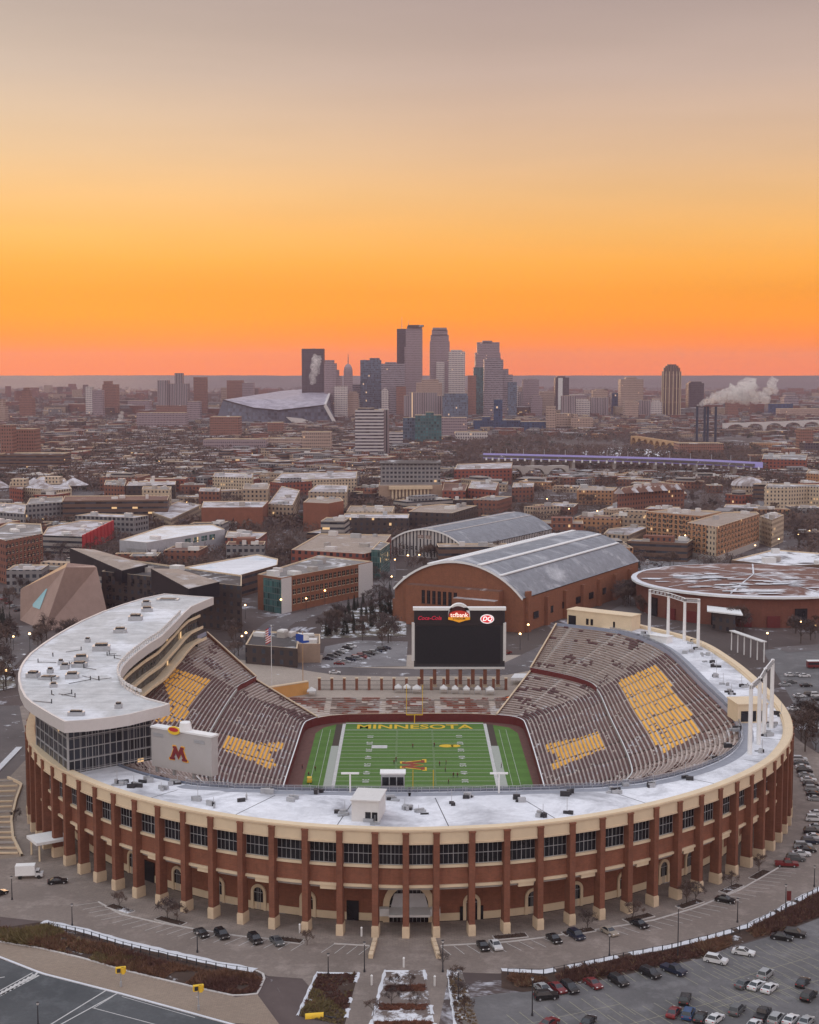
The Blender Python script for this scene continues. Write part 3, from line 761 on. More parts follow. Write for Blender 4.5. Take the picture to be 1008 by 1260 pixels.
b.build('curtain_wall_mullions', M['mull'], ST)
# brick back of the wing follows the outline
sb0 = OUT.near((C0.x, C0.y)); b = MB()
ringstrip(b, 2.0, sb0, -2.9, ZD - .2, -2.9, RZ - 1.9, 3.0); b.face([opt(sb0, -2.9, ZD - .2), (C0.x, C0.y, ZD - .2), (C0.x, C0.y, RZ - 1.9), opt(sb0, -2.9, RZ - 1.9)])
b.build('wing_back_wall', plain('orange_brick', (0.36, 0.17, 0.08), .8, .1), ST)
# inner face: stacked suites
IN = Path([(p.x - 2.2, p.y) for p in RP[26:]])
def instrip(mb, o0, z0, o1, z1, m=0, s0=8, s1=None):
    qq = frange(s0, s1 or IN.L, 3.0); mb.strip([IN.at(q, o0, z0) for q in qq], [IN.at(q, o1, z1) for q in qq], m)
suite = facade('suite_glass', (0.10, 0.08, 0.07), (0.03, 0.035, 0.04), 3.2, 4.3, 0.86, 0.8, 0.02)
b = MB(); instrip(b, 0, ZU1, 0, RZ - 1.9); b.build('suite_windows', suite, ST)
for z_, o_ in ((23.2, 3.4), (27.2, 2.2), (31.4, 1.2)):
    b = MB(); instrip(b, 0, z_, o_, z_); instrip(b, o_, z_, o_, z_ + .95); instrip(b, o_, z_ + .95, o_ - .3, z_ + .95); instrip(b, o_ - .3, z_ + .95, o_ - .3, z_ + .3); instrip(b, o_ - .3, z_ + .3, 0, z_ + .3)
    b.build('suite_balcony', M['cream'], ST)
e = IN.at(IN.L, 0, 0); b = MB(); vwall(b, e, opt(2.0, -2.9, 0), 0, RZ - 1.9); b.build('wing_end_wall', plain('dark_metal_panel', (0.06, 0.055, 0.055), .6, .1), ST)
vw = MB(); ii = IN.at(8, 0, 0); vwall(vw, C2_, ii, ZD - .2, RZ - 1.9); vw.build('curtain_wall', gl, ST)
# bank of lights along the inner roof edge
b = MB(); qq = frange(12, IN.L - 30, 2.6)
for i, q in enumerate(qq):
    p = IN.at(q, -1.2 + 2.6, RZ); b.tube((p.x, p.y, RZ + .2), (p.x, p.y, RZ + 1.9), .09, n=4)
    b.box((p.x, p.y, RZ + 1.2), (1.5, .5, .7), IN.ang(q), 1)
for z_ in (RZ + .7, RZ + 1.9):
    for q0, q1 in zip(qq, qq[1:]): b.tube(IN.at(q0, 1.4, z_), IN.at(q1, 1.4, z_), .08, n=4)
b.build('roof_edge_lights', [M['steel'], M['offwhite']], ST)

# ---- things of the deck
b = MB()
qs = frange(SC - 150, S1 - 6, 2.4)
qs = [q for q in qs if opt(q, 0, 0).x > -66]
for q in qs:
    p = opt(q, -innd(q) + .4, ZD); b.tube(p, (p.x, p.y, ZD + 1.35), .06, n=4)
for z_ in (ZD + .7, ZD + 1.35):
    for q0, q1 in zip(qs, qs[1:]): b.tube(opt(q0, -innd(q0) + .4, z_), opt(q1, -innd(q1) + .4, z_), .06, n=4)
b.build('deck_railing', M['steel'], ST)
m, t, bb = newmat('mesh_screen'); bb.inputs['Base Color'].default_value = (0.22, 0.24, 0.30, 1); bb.inputs['Alpha'].default_value = 0.55
b = MB(); b.strip([opt(q, -innd(q) + .3, ZD + .1) for q in qs], [opt(q, -innd(q) + .3, ZD + 1.3) for q in qs]); b.build('deck_windscreen', m, ST)
b = MB(); b.strip([opt(q, -innd(q) + .6, ZD + .03) for q in qs], [opt(q, -innd(q) + 3.4, ZD + .03) for q in qs], 0); b.build('concourse_strip', plain('bluish_concrete', (0.28, 0.29, 0.33), .8, .15, .5), ST)
# expansion joints across the deck
b = MB()
for q in frange(SC - 120, SC + 190, 26):
    if opt(q, 0, 0).x > -75: b.beam(opt(q, -3.2, ZD + .01), opt(q, -innd(q) + 5, ZD + .01), .18, .03)
b.build('deck_joint', M['darksteel'], ST)
def hut(pl, pr, z, h_, d_, name, wall, rf, wins=None, door=None):
    A, B_ = P(*pl, z), P(*pr, z); u = (B_ - A).normalized(); nrm = Vector((-u.y, u.x, 0)); w_ = (B_ - A).length
    poly = [A, B_, B_ + nrm * d_, A + nrm * d_]
    x = MB(); x.prism([(p.x, p.y) for p in poly], z, z + h_, 0); o = x.build(name, wall, ST)
    x = MB(); x.prism(inset([(p.x, p.y) for p in poly], -.25), z + h_, z + h_ + .3, 0); x.build('hut_roof', rf, o)
    for (f0, f1, z0, z1) in wins or []:
        x = MB(); a1 = A.lerp(B_, f0) - nrm * .06; a2 = A.lerp(B_, f1) - nrm * .06
        x.prism([(a1.x, a1.y), (a2.x, a2.y), (a2 + nrm * .1).to_2d(), (a1 + nrm * .1).to_2d()], z + z0, z + z1); x.build('hut_window', M['winglass'], o)
    return o
hut((432.7, 1010.5), (466.5, 1012), ZD, 4.6, 9, 'stair_hut', M['offwhite'], M['offwhite'], [(.5, .7, .3, 2.2), (.74, .94, .3, 2.2)])
hut((469, 971), (498, 971), ZD, 3.6, 3, 'filming_booth', M['steel'], M['white'], [(.05, .33, .9, 2.9), (.37, .64, .9, 2.9), (.68, .95, .9, 2.9)])
hut((698, 769), (777, 778.5), ZU1, 6.0, 7, 'plant_hut', M['cream'], M['cream'], [(.02, .14, 0.4, 4), (.3, .34, 1, 3.4), (.37, .41, 1, 3.4), (.72, .75, 1, 3.4)])
hut((908, 890), (944, 889), ZD, 5.2, 9, 'lounge_hut', M['cream'], M['cream'], [(.1, .35, .4, 3.4), (.4, .62, .4, 3.4), (.66, .92, .4, 3.4)])
hut((800, 789), (820, 792), ZD, 2.2, 4, 'deck_tent', M['white'], M['white'])
# light frames
def light_frame(tops, bots, name='light_frame'):
    grp = MB(); tops3 = []
    for (tx, ty), (bx, by) in zip(tops, bots):
        g_ = P(bx, by, ZD); tt = PY(tx, ty, g_.y); tops3.append(Vector((g_.x, g_.y, tt.z)))
    root = MB()
    for a, c_ in zip(tops3, tops3[1:]):
        for dz in (0, -1.4): root.beam(a + Vector((0, 0, dz)), c_ + Vector((0, 0, dz)), .25, .25)
        for f in [i / 5 for i in range(6)]:
            p = a.lerp(c_, f); root.box((p.x, p.y - .3, p.z - 1.1), (.9, .35, .8), 0, 1)
    o = root.build(name, [M['white'], M['steel']], ST)
    for p in tops3:
        x = MB(); x.tube((p.x, p.y, ZD), (p.x, p.y, p.z), .62, .5, 8); x.build('light_pole', M['white'], o)
light_frame([(799, 725), (822, 729.5), (842, 736), (859, 737)], [(799, 781), (822, 783), (842, 789), (859, 798)])
light_frame([(922.6, 842), (933.4, 833), (940, 822), (947, 811)], [(922.6, 928), (933.4, 916), (940, 905), (949, 896)])
# T-shaped poles, deck clutter
for (x, yt, yb) in ((431, 952.5, 975), (614, 952.5, 976)):
    g_ = P(x, yb, ZD); z_ = PY(x, yt, g_.y).z; b = MB(); b.tube((g_.x, g_.y, ZD), (g_.x, g_.y, z_), .2, n=6); b.box((g_.x, g_.y, z_), (4.2, .4, .4)); b.build('camera_mast', M['white'], ST)
for (x, y, k) in ((148, 965, 5), (165, 968, 4), (200, 972, 2), (262, 993, 2), (361, 985, 2), (420, 1002, 3), (483, 984, 3), (500, 996, 4), (665, 1004, 3), (755, 975, 4), (770, 966, 3), (916, 845, 3), (905, 870, 4), (957, 880, 3), (880, 820, 3), (868, 806, 3), (860, 800, 2), (800, 786, 4), (790, 780, 3), (560, 990, 1), (700, 1001, 1), (850, 792, 2), (846, 803, 2), (872, 815, 2), (880, 832, 3), (893, 843, 2), (899, 853, 3), (900, 868, 2), (907, 900, 3), (897, 918, 2), (880, 935, 2), (950, 893, 4), (944, 905, 3), (935, 925, 2), (845, 958, 2), (800, 968, 3), (700, 978, 2), (640, 985, 2), (575, 982, 2), (520, 1000, 2), (458, 1013, 2), (390, 976, 2), (330, 975, 3), (300, 985, 1), (242, 985, 2), (215, 965, 3), (180, 962, 3)):
    b = MB()
    for _ in range(k * 2):
        p = P(x + rnd.uniform(-5, 5), y + rnd.uniform(-2, 2), ZD); b.box((p.x, p.y, ZD), (rnd.uniform(.4, 2.4), rnd.uniform(.3, 1), rnd.uniform(.3, 1.2)), rnd.uniform(-.5, .5), rnd.choice((0, 0, 1)))
    b.tube((p.x, p.y, ZD), (p.x, p.y, ZD + rnd.uniform(1.5, 4)), .07, n=4); b.build('deck_equipment', [M['steel'], M['darksteel']], ST)

# ---- lettering helper
def text_mesh(body, size, ext=0.05, bold=0.0, shear=0.0, sx=1.0):
    cu = bpy.data.curves.new('lettering', 'FONT'); cu.body = body; cu.size = size; cu.extrude = ext; cu.offset = bold
    cu.align_x = 'CENTER'; cu.align_y = 'CENTER'; cu.shear = shear; cu.resolution_u = 3
    o = bpy.data.objects.new('lettering', cu); C.objects.link(o); bpy.context.view_layer.update()
    me = bpy.data.meshes.new_from_object(o.evaluated_get(bpy.context.evaluated_depsgraph_get()))
    bpy.data.objects.remove(o); bpy.data.curves.remove(cu)
    for v in me.vertices: v.co.x *= sx
    return me
def put_mesh(me, name, mat, parent, loc, M3):     # M3 maps text axes to world
    off = parent_off(parent) if parent else Vector((0, 0, 0))
    for v in me.vertices: v.co = M3 @ v.co + Vector(loc) - off
    me.materials.clear(); me.materials.append(mat)
    o = bpy.data.objects.new(name, me); C.objects.link(o)
    if parent: o.parent = parent
    return o
def basis(x, y, z): return Matrix((x, y, z)).transposed()
UPR = basis((1, 0, 0), (0, 0, 1), (0, -1, 0))      # upright, facing -Y
def poly_plate(mb, pts, org, ux, uy, nrm, th_, m=0):
    pts = ccw(pts); ux, uy, nrm, org = Vector(ux), Vector(uy), Vector(nrm), Vector(org)
    tr = tessellate_polygon([[Vector((p[0], p[1], 0)) for p in pts]])
    W3 = [org + ux * p[0] + uy * p[1] + nrm * th_ for p in pts]; B3 = [org + ux * p[0] + uy * p[1] for p in pts]
    for t3 in tr: mb.face([W3[i] for i in t3], m)
    for i in range(len(pts)):
        j = (i + 1) % len(pts); mb.face([B3[i], B3[j], W3[j], W3[i]], m)
MPOLY = [(-1.0, -.62), (-.42, -.62), (-.42, -.42), (-.55, -.42), (-.30, .02), (0, -.52), (.30, .02), (.55, -.42), (.42, -.42), (.42, -.62), (1.0, -.62), (1.0, -.42), (.86, -.42), (.52, .42), (.62, .42), (.62, .62), (.26, .62), (0, .10), (-.26, .62), (-.62, .62), (-.62, .42), (-.52, .42), (-.86, -.42), (-1.0, -.42)]
def block_m(mb, org, ux, uy, nrm, s_, th_, m=0, k=1.0): poly_plate(mb, [(x * s_ * k, y * s_ * k) for x, y in MPOLY], org, ux, uy, nrm, th_, m)

# ---- board with the letter (seen from the back), stands on the near left rim
A = P(187, 948, ZD); B_ = P(261, 962, ZD); A.z = B_.z = 0
u = (B_ - A).normalized(); nr_ = Vector((u.y, -u.x, 0)); wd = (B_ - A).length
LB = thing('letter_board', 'pale grey video board back with a large maroon letter M on the rim', 'video board', ((A.x + B_.x) / 2, (A.y + B_.y) / 2, ZD))
b = MB(); zt = 33.4
b.prism([(p.x, p.y) for p in (A, B_, B_ - nr_ * 2.4, A - nr_ * 2.4)], ZD + 1.2, zt, 0)
b.build('board_case', plain('grey_board', (.40, .38, .375), .6, .06, .3), LB)
b = MB(); b.prism([(p.x, p.y) for p in (A + nr_ * .15 - u * .15, B_ + nr_ * .15 + u * .15, B_ - nr_ * 2.5 + u * .15, A - nr_ * 2.5 - u * .15)], zt, zt + .45); b.build('top_cap', M['white'], LB)
b = MB()
for f in (0.04, .33, .66, .93): p = A.lerp(B_, f) - nr_ * 1.2; b.box((p.x, p.y, ZD - .5), (.7, .7, 1.9), math.atan2(u.y, u.x))
b.build('support_posts', M['steel'], LB)
mc = A.lerp(B_, .46); mc.z = 28.1
b = MB(); block_m(b, mc + nr_ * .02, u, (0, 0, 1), nr_, 2.75, .10, 0, 1.12); b.build('letter_outline', M['gold'], LB)
b = MB(); block_m(b, mc + nr_ * .13, u, (0, 0, 1), nr_, 2.75, .12, 0, .99); b.build('letter', plain('maroon_letter', (0.18, 0.02, 0.025), .6, .05), LB)
bc = A.lerp(B_, .40); b = MB()
def ell(rx, ry, n_=24, cy=0.0): return [(rx * math.cos(2 * PI * i / n_), cy + ry * math.sin(2 * PI * i / n_)) for i in range(n_)]
poly_plate(b, ell(1.9, 1.0), (bc.x, bc.y, zt + .3), u, (0, 0, 1), nr_, .5, 0); poly_plate(b, ell(1.5, .5, 24, .25), (bc.x, bc.y, zt + .3), u, (0, 0, 1), nr_, .56, 1)
b.build('crest', [M['yellow'], M['flagred']], LB)
b = MB(); dc = A.lerp(B_, .52) - nr_ * 1.2; b.tube((dc.x, dc.y, zt + .3), (dc.x, dc.y - .1, zt + 2.4), 1.7, 1.3, 14); b.build('rounded_cap', M['white'], LB)
for f in (.12, .80):
    b = MB(); p = A.lerp(B_, f); b.prism([(q.x, q.y) for q in (p - u * 1.6, p + u * 1.6, p + u * 1.6 + nr_ * .06, p - u * 1.6 + nr_ * .06)], 31.4, 32.3); b.build('vent_grille', M['steel'], LB)

# ---- big scoreboard at the open end
SBY = 556.0
def xz(px, py, Y=SBY): v_ = PY(px, py, Y); return v_.x, v_.z
x0, zb_ = xz(509.5, 820); x1, zt_ = xz(621.5, 751)
SB = thing('scoreboard', 'big dark scoreboard on brick columns behind the far end of the field', 'scoreboard', ((x0 + x1) / 2, SBY, 0))
b = MB(); b.box(((x0 + x1) / 2, SBY + 1.2, zb_ - .3), (x1 - x0, 2.2, zt_ - zb_ + .3)); b.build('case', M['darksteel'], SB)
sx0, sz0 = xz(512, 816.5); sx1, sz1 = xz(616, 770)
b = MB(); b.box(((sx0 + sx1) / 2, SBY, sz0), (sx1 - sx0, .2, sz1 - sz0)); b.build('screen', M['black'], SB)
b = MB(); _, z2 = xz(500, 751); b.box(((x0 + x1) / 2, SBY, sz1 + .15), (x1 - x0 - .8, .24, z2 - sz1 - .3)); b.build('sign_panel', plain('sign_panel_dark', (0.02, 0.016, 0.02), .5, .1), SB)
b = MB(); b.box(((x0 + x1) / 2, SBY + 1.2, zt_), (x1 - x0 + .8, 3.0, 1.1)); b.build('top_beam', M['white'], SB)
b = MB(); b.box(((x0 + x1) / 2, SBY + .4, zb_ - 1.0), (x1 - x0, 1.4, .8)); b.build('bottom_beam', M['offwhite'], SB)
for px in (508.5, 621):
    xx, _ = xz(px, 790); _, za_ = xz(px, 813); _, zc_ = xz(px, 766.5); b = MB(); b.box((xx, SBY + .6, za_), (1.1, 1.8, zc_ - za_)); b.build('side_speaker', M['offwhite'], SB)
for px in (519, 535, 551, 566.5, 582, 597, 613):
    xx, _ = xz(px, 850); b = MB(); b.box((xx, SBY + 1.1, 0), (1.35, 1.5, zb_)); o = b.build('support_column', M['pierbrick'], SB)
    b = MB(); b.box((xx, SBY + 1.1, 0), (1.7, 1.8, 1.0)); b.build('column_base', M['stone'], o)
b = MB()
for z_ in (4.2, 6.6): b.beam((x0 + 2, SBY + 1.9, z_), (x1 - 1, SBY + 1.9, z_), .3, .4)
b.build('cross_beams', M['steel'], SB)
cx, cz = xz(565, 757.5); kr = SBY / 1803.0
half = lambda q, zz=0: [(q * kr * math.cos(PI * i / 20), q * kr * math.sin(PI * i / 20)) for i in range(21)] + [(-q * kr, -6 * kr), (q * kr, -6 * kr)]
b = MB(); poly_plate(b, half(13.5), (cx, SBY + 2.4, cz + .5), (1, 0, 0), (0, 0, 1), (0, -1, 0), 2.7); b.build('round_crown', M['white'], SB)
b = MB(); poly_plate(b, half(12), (cx - .4, SBY - .3, cz), (1, 0, 0), (0, 0, 1), (0, -1, 0), .25); b.build('crown_face', plain('crown_dark', (0.05, .012, .012), .5, .1), SB)
b = MB(); poly_plate(b, ell(12.5 * kr, 5.6 * kr, 30), (cx, SBY - .56, cz + .3), (1, 0, 0), (0, 0, 1), (0, -1, 0), .12, 0); b.build('bank_sign_red', emit('sign_red', (.40, .03, .02), .4), SB)
b = MB(); poly_plate(b, [(-13.5 * kr, -1.5 * kr), (13.5 * kr, -1.5 * kr), (13.5 * kr, -4.6 * kr), (8 * kr, -5.6 * kr), (0, -8.2 * kr), (-8 * kr, -5.6 * kr), (-13.5 * kr, -4.6 * kr)], (cx, SBY - .7, cz), (1, 0, 0), (0, 0, 1), (0, -1, 0), .12, 0)
b.build('bank_sign_gold', emit('sign_gold', (.70, .30, .02), .35), SB)
put_mesh(text_mesh('tcfbank', 7.4 * kr, .04, .02), 'bank_lettering', emit('letter_white', (.95, .8, .7), .8), SB, (cx, SBY - .75, cz + 1.0 * kr), UPR)
put_mesh(text_mesh('STADIUM', 3.6 * kr, .03, .01), 'bank_lettering', M['maroon'], SB, (cx, SBY - .9, cz - 3.3 * kr), UPR)
dx, dz = xz(599.5, 761.5)
b = MB(); poly_plate(b, ell(8.6 * kr, 5.8 * kr, 28), (dx, SBY - .13, dz), (1, 0, 0), (0, 0, 1), (0, -1, 0), .10, 0); poly_plate(b, ell(7.4 * kr, 4.6 * kr, 28), (dx, SBY - .24, dz), (1, 0, 0), (0, 0, 1), (0, -1, 0), .06, 1)
b.build('oval_sign', [emit('oval_white', (.85, .80, .82), .5), emit('oval_red', (.60, .04, .05), .5)], SB)
put_mesh(text_mesh('DQ', 7.6 * kr, .04, .03, .25), 'oval_lettering', emit('oval_letter', (.95, .9, .9), .8), SB, (dx, SBY - .34, dz), UPR)
tx, tz = xz(528.5, 760.5)
put_mesh(text_mesh('Coca-Cola', 6.8 * kr, .04, .03, .3), 'red_lettering', emit('dim_red', (.45, .02, .05), .4), SB, (tx, SBY - .2, tz), UPR)

# ================================================================== FIELD
FX = 1.8; FY1 = 513.6; FY0 = FY1 - 109.73
Wl = [p for p in STA[-1][0]]; Wr = [p for p in STA[1][0]]
fpoly = [(p.x, p.y) for p in Wl][::-1] + [(p.x, p.y) for p in Wr][1:] + [(p.x, p.y) for p in FW][::-1][1:-1]
sheet('field_surround', fpoly, -4.0, M['maroonfloor'] if 'maroonfloor' in M else plain('brown_warning_track', (0.12, 0.055, 0.045), .9, .2, .5))
m, t, bb = newmat('turf'); pos = gpos(t)
sp_ = N(t, 'ShaderNodeSeparateXYZ'); t.links.new(pos, sp_.inputs[0])
st_ = mth(t, 'LESS_THAN', mth(t, 'FRACT', mth(t, 'DIVIDE', mth(t, 'SUBTRACT', sp_.outputs[1], FY0), 9.144)), .5)
o_ = mixc(t, st_, (0.066, 0.150, 0.024), (0.088, 0.190, 0.034))
o_ = mixc(t, rng(t, noise_n(t, pos, .5, 5, .7), .3, .7), o_, (0.075, 0.15, 0.030))
t.links.new(o_, bb.inputs['Base Color']); bb.inputs['Roughness'].default_value = .9
M['turf'] = m
sheet('turf', [(-32.5, 404), (-32.4, 500), (-30, 508), (-26, 512.6), (-22.6, 513.5), (-22.6, 515.8), (26.2, 515.8), (26.2, 513.5), (30, 511.5), (35, 508), (37.4, 500), (37.4, 404)], -3.985, M['turf'])
ZL = -3.96
def fieldrect(mb, x0, x1, y0, y1, z=ZL, m=0): mb.face([(x0, y0, z), (x1, y0, z), (x1, y1, z), (x0, y1, z)], m)
b = MB(); hw = 24.38
for sx in (-1, 1): fieldrect(b, FX + sx * (hw + .5) - .55, FX + sx * (hw + .5) + .55, FY0, FY1)
fieldrect(b, FX - hw, FX + hw, FY1, FY1 + 1.0); fieldrect(b, FX - hw, FX + hw, FY0 - 1, FY0)
for i in range(21):
    y = FY0 + 9.144 + i * 4.572; fieldrect(b, FX - hw, FX + hw, y - (.22 if i in (0, 20) else .10), y + (.22 if i in (0, 20) else .10))
for i in range(101):
    y = FY0 + 9.144 + i * .9144
    for x in (-6.1, 6.1): fieldrect(b, FX + x - .35, FX + x + .35, y - .05, y + .05)
for x in (-27.5, -30.3, 31.2, 33.6): fieldrect(b, x - .05, x + .05, 410, 505)
b.build('field_lines', M['mark'], kind='structure')
b = MB(); fieldrect(b, FX - hw - 3.5, FX - hw - 1.1, FY0 + 22, FY1 - 31); fieldrect(b, FX + hw + 1.1, FX + hw + 3.5, FY0 + 22, FY1 - 31); b.build('team_strip', plain('pale_team_area', (0.34, 0.36, 0.32), .9, .1), kind='structure')
b = MB(); fieldrect(b, FX - hw - 3.3, FX - hw - 1.1, FY1 - 31, FY1 - 1); fieldrect(b, FX + hw + 1.1, FX + hw + 3.3, FY1 - 31, FY1 - 1); b.build('sideline_strip', plain('brown_strip', (0.06, 0.045, 0.035), .9, .1), kind='structure')
FLAT = basis((1, 0, 0), (0, 1, 0), (0, 0, 1))
paint = plain('gold_field_paint', (0.62, 0.40, 0.03), .85, .1)
_t = text_mesh('MINNESOTA', 9.0, .005, .16, 0, 1.0); _xs = [v.co.x for v in _t.vertices]; _k = 40.6 / (max(_xs) - min(_xs))
o = put_mesh(_t, 'end_zone_lettering', paint, None, (FX - .2, FY1 - 4.7, ZL + .02), basis((_k, 0, 0), (0, .92, 0), (0, 0, 1))); o['kind'] = 'structure'
for i, n_ in enumerate((10, 20, 30, 40, 50, 40, 30, 20, 10)):
    y = FY0 + 9.144 * (i + 2)
    for sx in (-1, 1):
        # numerals read from the side lines
        mtx = basis((0, -sx * 1.0, 0), (sx * 1.0, 0, 0), (0, 0, 1)) if False else basis((0, sx, 0), (-sx, 0, 0), (0, 0, 1))
        o = put_mesh(text_mesh(' '.join(str(n_)), 2.9, .005, .06), 'yard_number', M['mark'], None, (FX + sx * 15.3, y, ZL + .02), mtx); o['kind'] = 'structure'
b = MB(); mo = (FX - .6, (FY0 + FY1) / 2, ZL + .02)
block_m(b, mo, (0, 1, 0), (-1, 0, 0), (0, 0, 1), 6.3, .01, 0, 1.08); block_m(b, (mo[0], mo[1], mo[2] + .012), (0, 1, 0), (-1, 0, 0), (0, 0, 1), 6.3, .01, 1, .93)
b.build('field_emblem', [paint, plain('maroon_field_paint', (0.23, 0.05, 0.025), .85, .1)], kind='structure')
b = MB(); q = P(553, 918, -4); q2 = P(467, 919, -4)
poly_plate(b, ell(2.4, 1.9), (q.x - 1, q.y, ZL + .02), (1, 0, 0), (0, 1, 0), (0, 0, 1), .01, 0); poly_plate(b, ell(1.6, 1.6), (q.x + 2.1, q.y, ZL + .02), (1, 0, 0), (0, 1, 0), (0, 0, 1), .01, 0)
b.build('field_badge', [paint], kind='structure')
b = MB(); fieldrect(b, q2.x - 2.6, q2.x + 2.6, q2.y - 2, q2.y + 2, ZL + .02); b.build('field_badge', [M['mark']], kind='structure')
# goal posts
def goal(x, y, lab, hh):
    g_ = thing('goal_post', lab, 'goal post', (x, y, -4)); b = MB(); b.tube((x, y, -4), (x, y, -.95), .16, n=8); b.build('post', M['yellow'], g_)
    b = MB(); b.tube((x - 2.9, y, -.95), (x + 2.9, y, -.95), .13, n=8); b.build('crossbar', M['yellow'], g_)
    for sx in (-1, 1): b = MB(); b.tube((x + sx * 2.85, y, -.95), (x + sx * 2.85, y, hh), .11, n=6); b.build('upright', M['yellow'], g_)
goal(FX, FY1 + .8, 'tall yellow goal post at the far end zone, in front of the scoreboard', 9.8)
goal(FX + 2.0, FY0 - .8, 'yellow goal post at the near end zone, partly hidden by the near rim', 9.8)
# people on the field
def person_proto():
    r_ = thing('person', 'proto', 'person', (0, 0, 0))
    me = bpy.data.meshes.new('body')
    J = [(0, 0, .92), (0, 0, 1.2), (0, .01, 1.42), (0, .0, 1.56), (0, .02, 1.68), (.17, 0, 1.42), (.24, .03, 1.14), (.25, -.08, .90), (-.17, 0, 1.42), (-.25, -.02, 1.14), (-.24, -.12, .92),
         (.09, 0, .88), (.12, -.06, .48), (.13, .04, .06), (.13, -.14, .04), (-.09, 0, .88), (-.12, .06, .48), (-.14, .16, .06), (-.14, 0, .04)]
    E_ = [(0, 1), (1, 2), (2, 3), (3, 4), (2, 5), (5, 6), (6, 7), (2, 8), (8, 9), (9, 10), (0, 11), (11, 12), (12, 13), (13, 14), (0, 15), (15, 16), (16, 17), (17, 18)]
    Rr = [.15, .15, .14, .06, .105, .07, .05, .035, .07, .05, .035, .10, .07, .045, .04, .10, .07, .045, .04]
    me.from_pydata(J, E_, []); o = bpy.data.objects.new('body', me); C.objects.link(o)
    md = o.modifiers.new('s', 'SKIN'); 
    for i, sv in enumerate(me.skin_vertices[0].data): sv.radius = (Rr[i], Rr[i] * .85); sv.use_root = (i == 0)
    ms = o.modifiers.new('d', 'SUBSURF'); ms.levels = 1; ms.render_levels = 1
    bpy.context.view_layer.update()
    me2 = bpy.data.meshes.new_from_object(o.evaluated_get(bpy.context.evaluated_depsgraph_get()))
    bpy.data.objects.remove(o); me2.materials.clear()
    for mm_ in (M['cloth'], M['skin'], M['maroon']): me2.materials.append(mm_)
    for f in me2.polygons:
        z = sum(me2.vertices[v].co.z for v in f.vertices) / len(f.vertices); f.material_index = 1 if z > 1.53 else (2 if z > .95 else 0)
    bo = bpy.data.objects.new('body', me2); C.objects.link(bo); bo.parent = r_
    hb = MB(); hb.tube((0, .02, 1.70), (0, .03, 1.80), .105, .05, 8); ho = hb.build('hair', M['darksteel'], r_)
    register(r_); return r_
pp = person_proto(); used = False
PEOPLE = [(508, 921, 'person in dark clothes standing alone near the middle of the far half'), (534.5, 919.5, 'person in dark clothes standing near the right hash marks of the far half'),
          (485, 941, 'person in maroon walking left of the midfield letter'), (487.5, 937.5, 'person behind the one left of the midfield letter'),
          (541, 943, 'person nearest to the midfield letter on its right side'), (549, 941, 'person on the right of the midfield letter, farther from it'),
          (548, 950, 'person in the loose group on the right of the near half, leftmost'), (558, 957, 'person at the left of the huddle by the near rim'), (563, 957, 'person at the right of the huddle by the near rim'),
          (552, 965, 'person standing just beyond the near rim, right of the near goal post'), (380, 956, 'person on the left practice strip beside the turf edge'), (372, 946, 'person beside the left field wall'),
          (617, 945, 'person on the pale right team strip'), (388, 949, 'person on the left practice strip, farther in')]
for i, (x, y, lb) in enumerate(PEOPLE):
    g_ = P(x, y, -3.96)
    if not used: pp.location = g_; pp['label'] = lb; pp['group'] = 'people on the field'; used = True
    else: dup(pp, g_, rnd.uniform(-3, 3), lb, 'people on the field')
# maroon warning equipment beside left wall
for (x, y, lb, c_) in ((381, 963, 'small yellow cart beside the left field wall', 'yellow'),):
    g_ = P(x, y, -3.97); v_ = thing('cart', lb, 'cart', g_); b = MB(); b.box((g_.x, g_.y, g_.z + .3), (1.4, 2.2, .7)); b.box((g_.x, g_.y - .2, g_.z + 1.7), (1.4, 1.6, .1)); 
    for sx in (-.6, .6): b.box((g_.x + sx, g_.y - .8, g_.z + 1), (.08, .08, .7)); b.box((g_.x + sx, g_.y + .4, g_.z + 1), (.08, .08, .7))
    b.build('cart_body', M[c_], v_); b = MB()
    for sx in (-.6, .6):
        for sy in (-.7, .7): b.tube((g_.x + sx - .1, g_.y + sy, g_.z + .28), (g_.x + sx + .1, g_.y + sy, g_.z + .28), .28, n=8)
    b.build('cart_wheels', M['rubber'], v_)

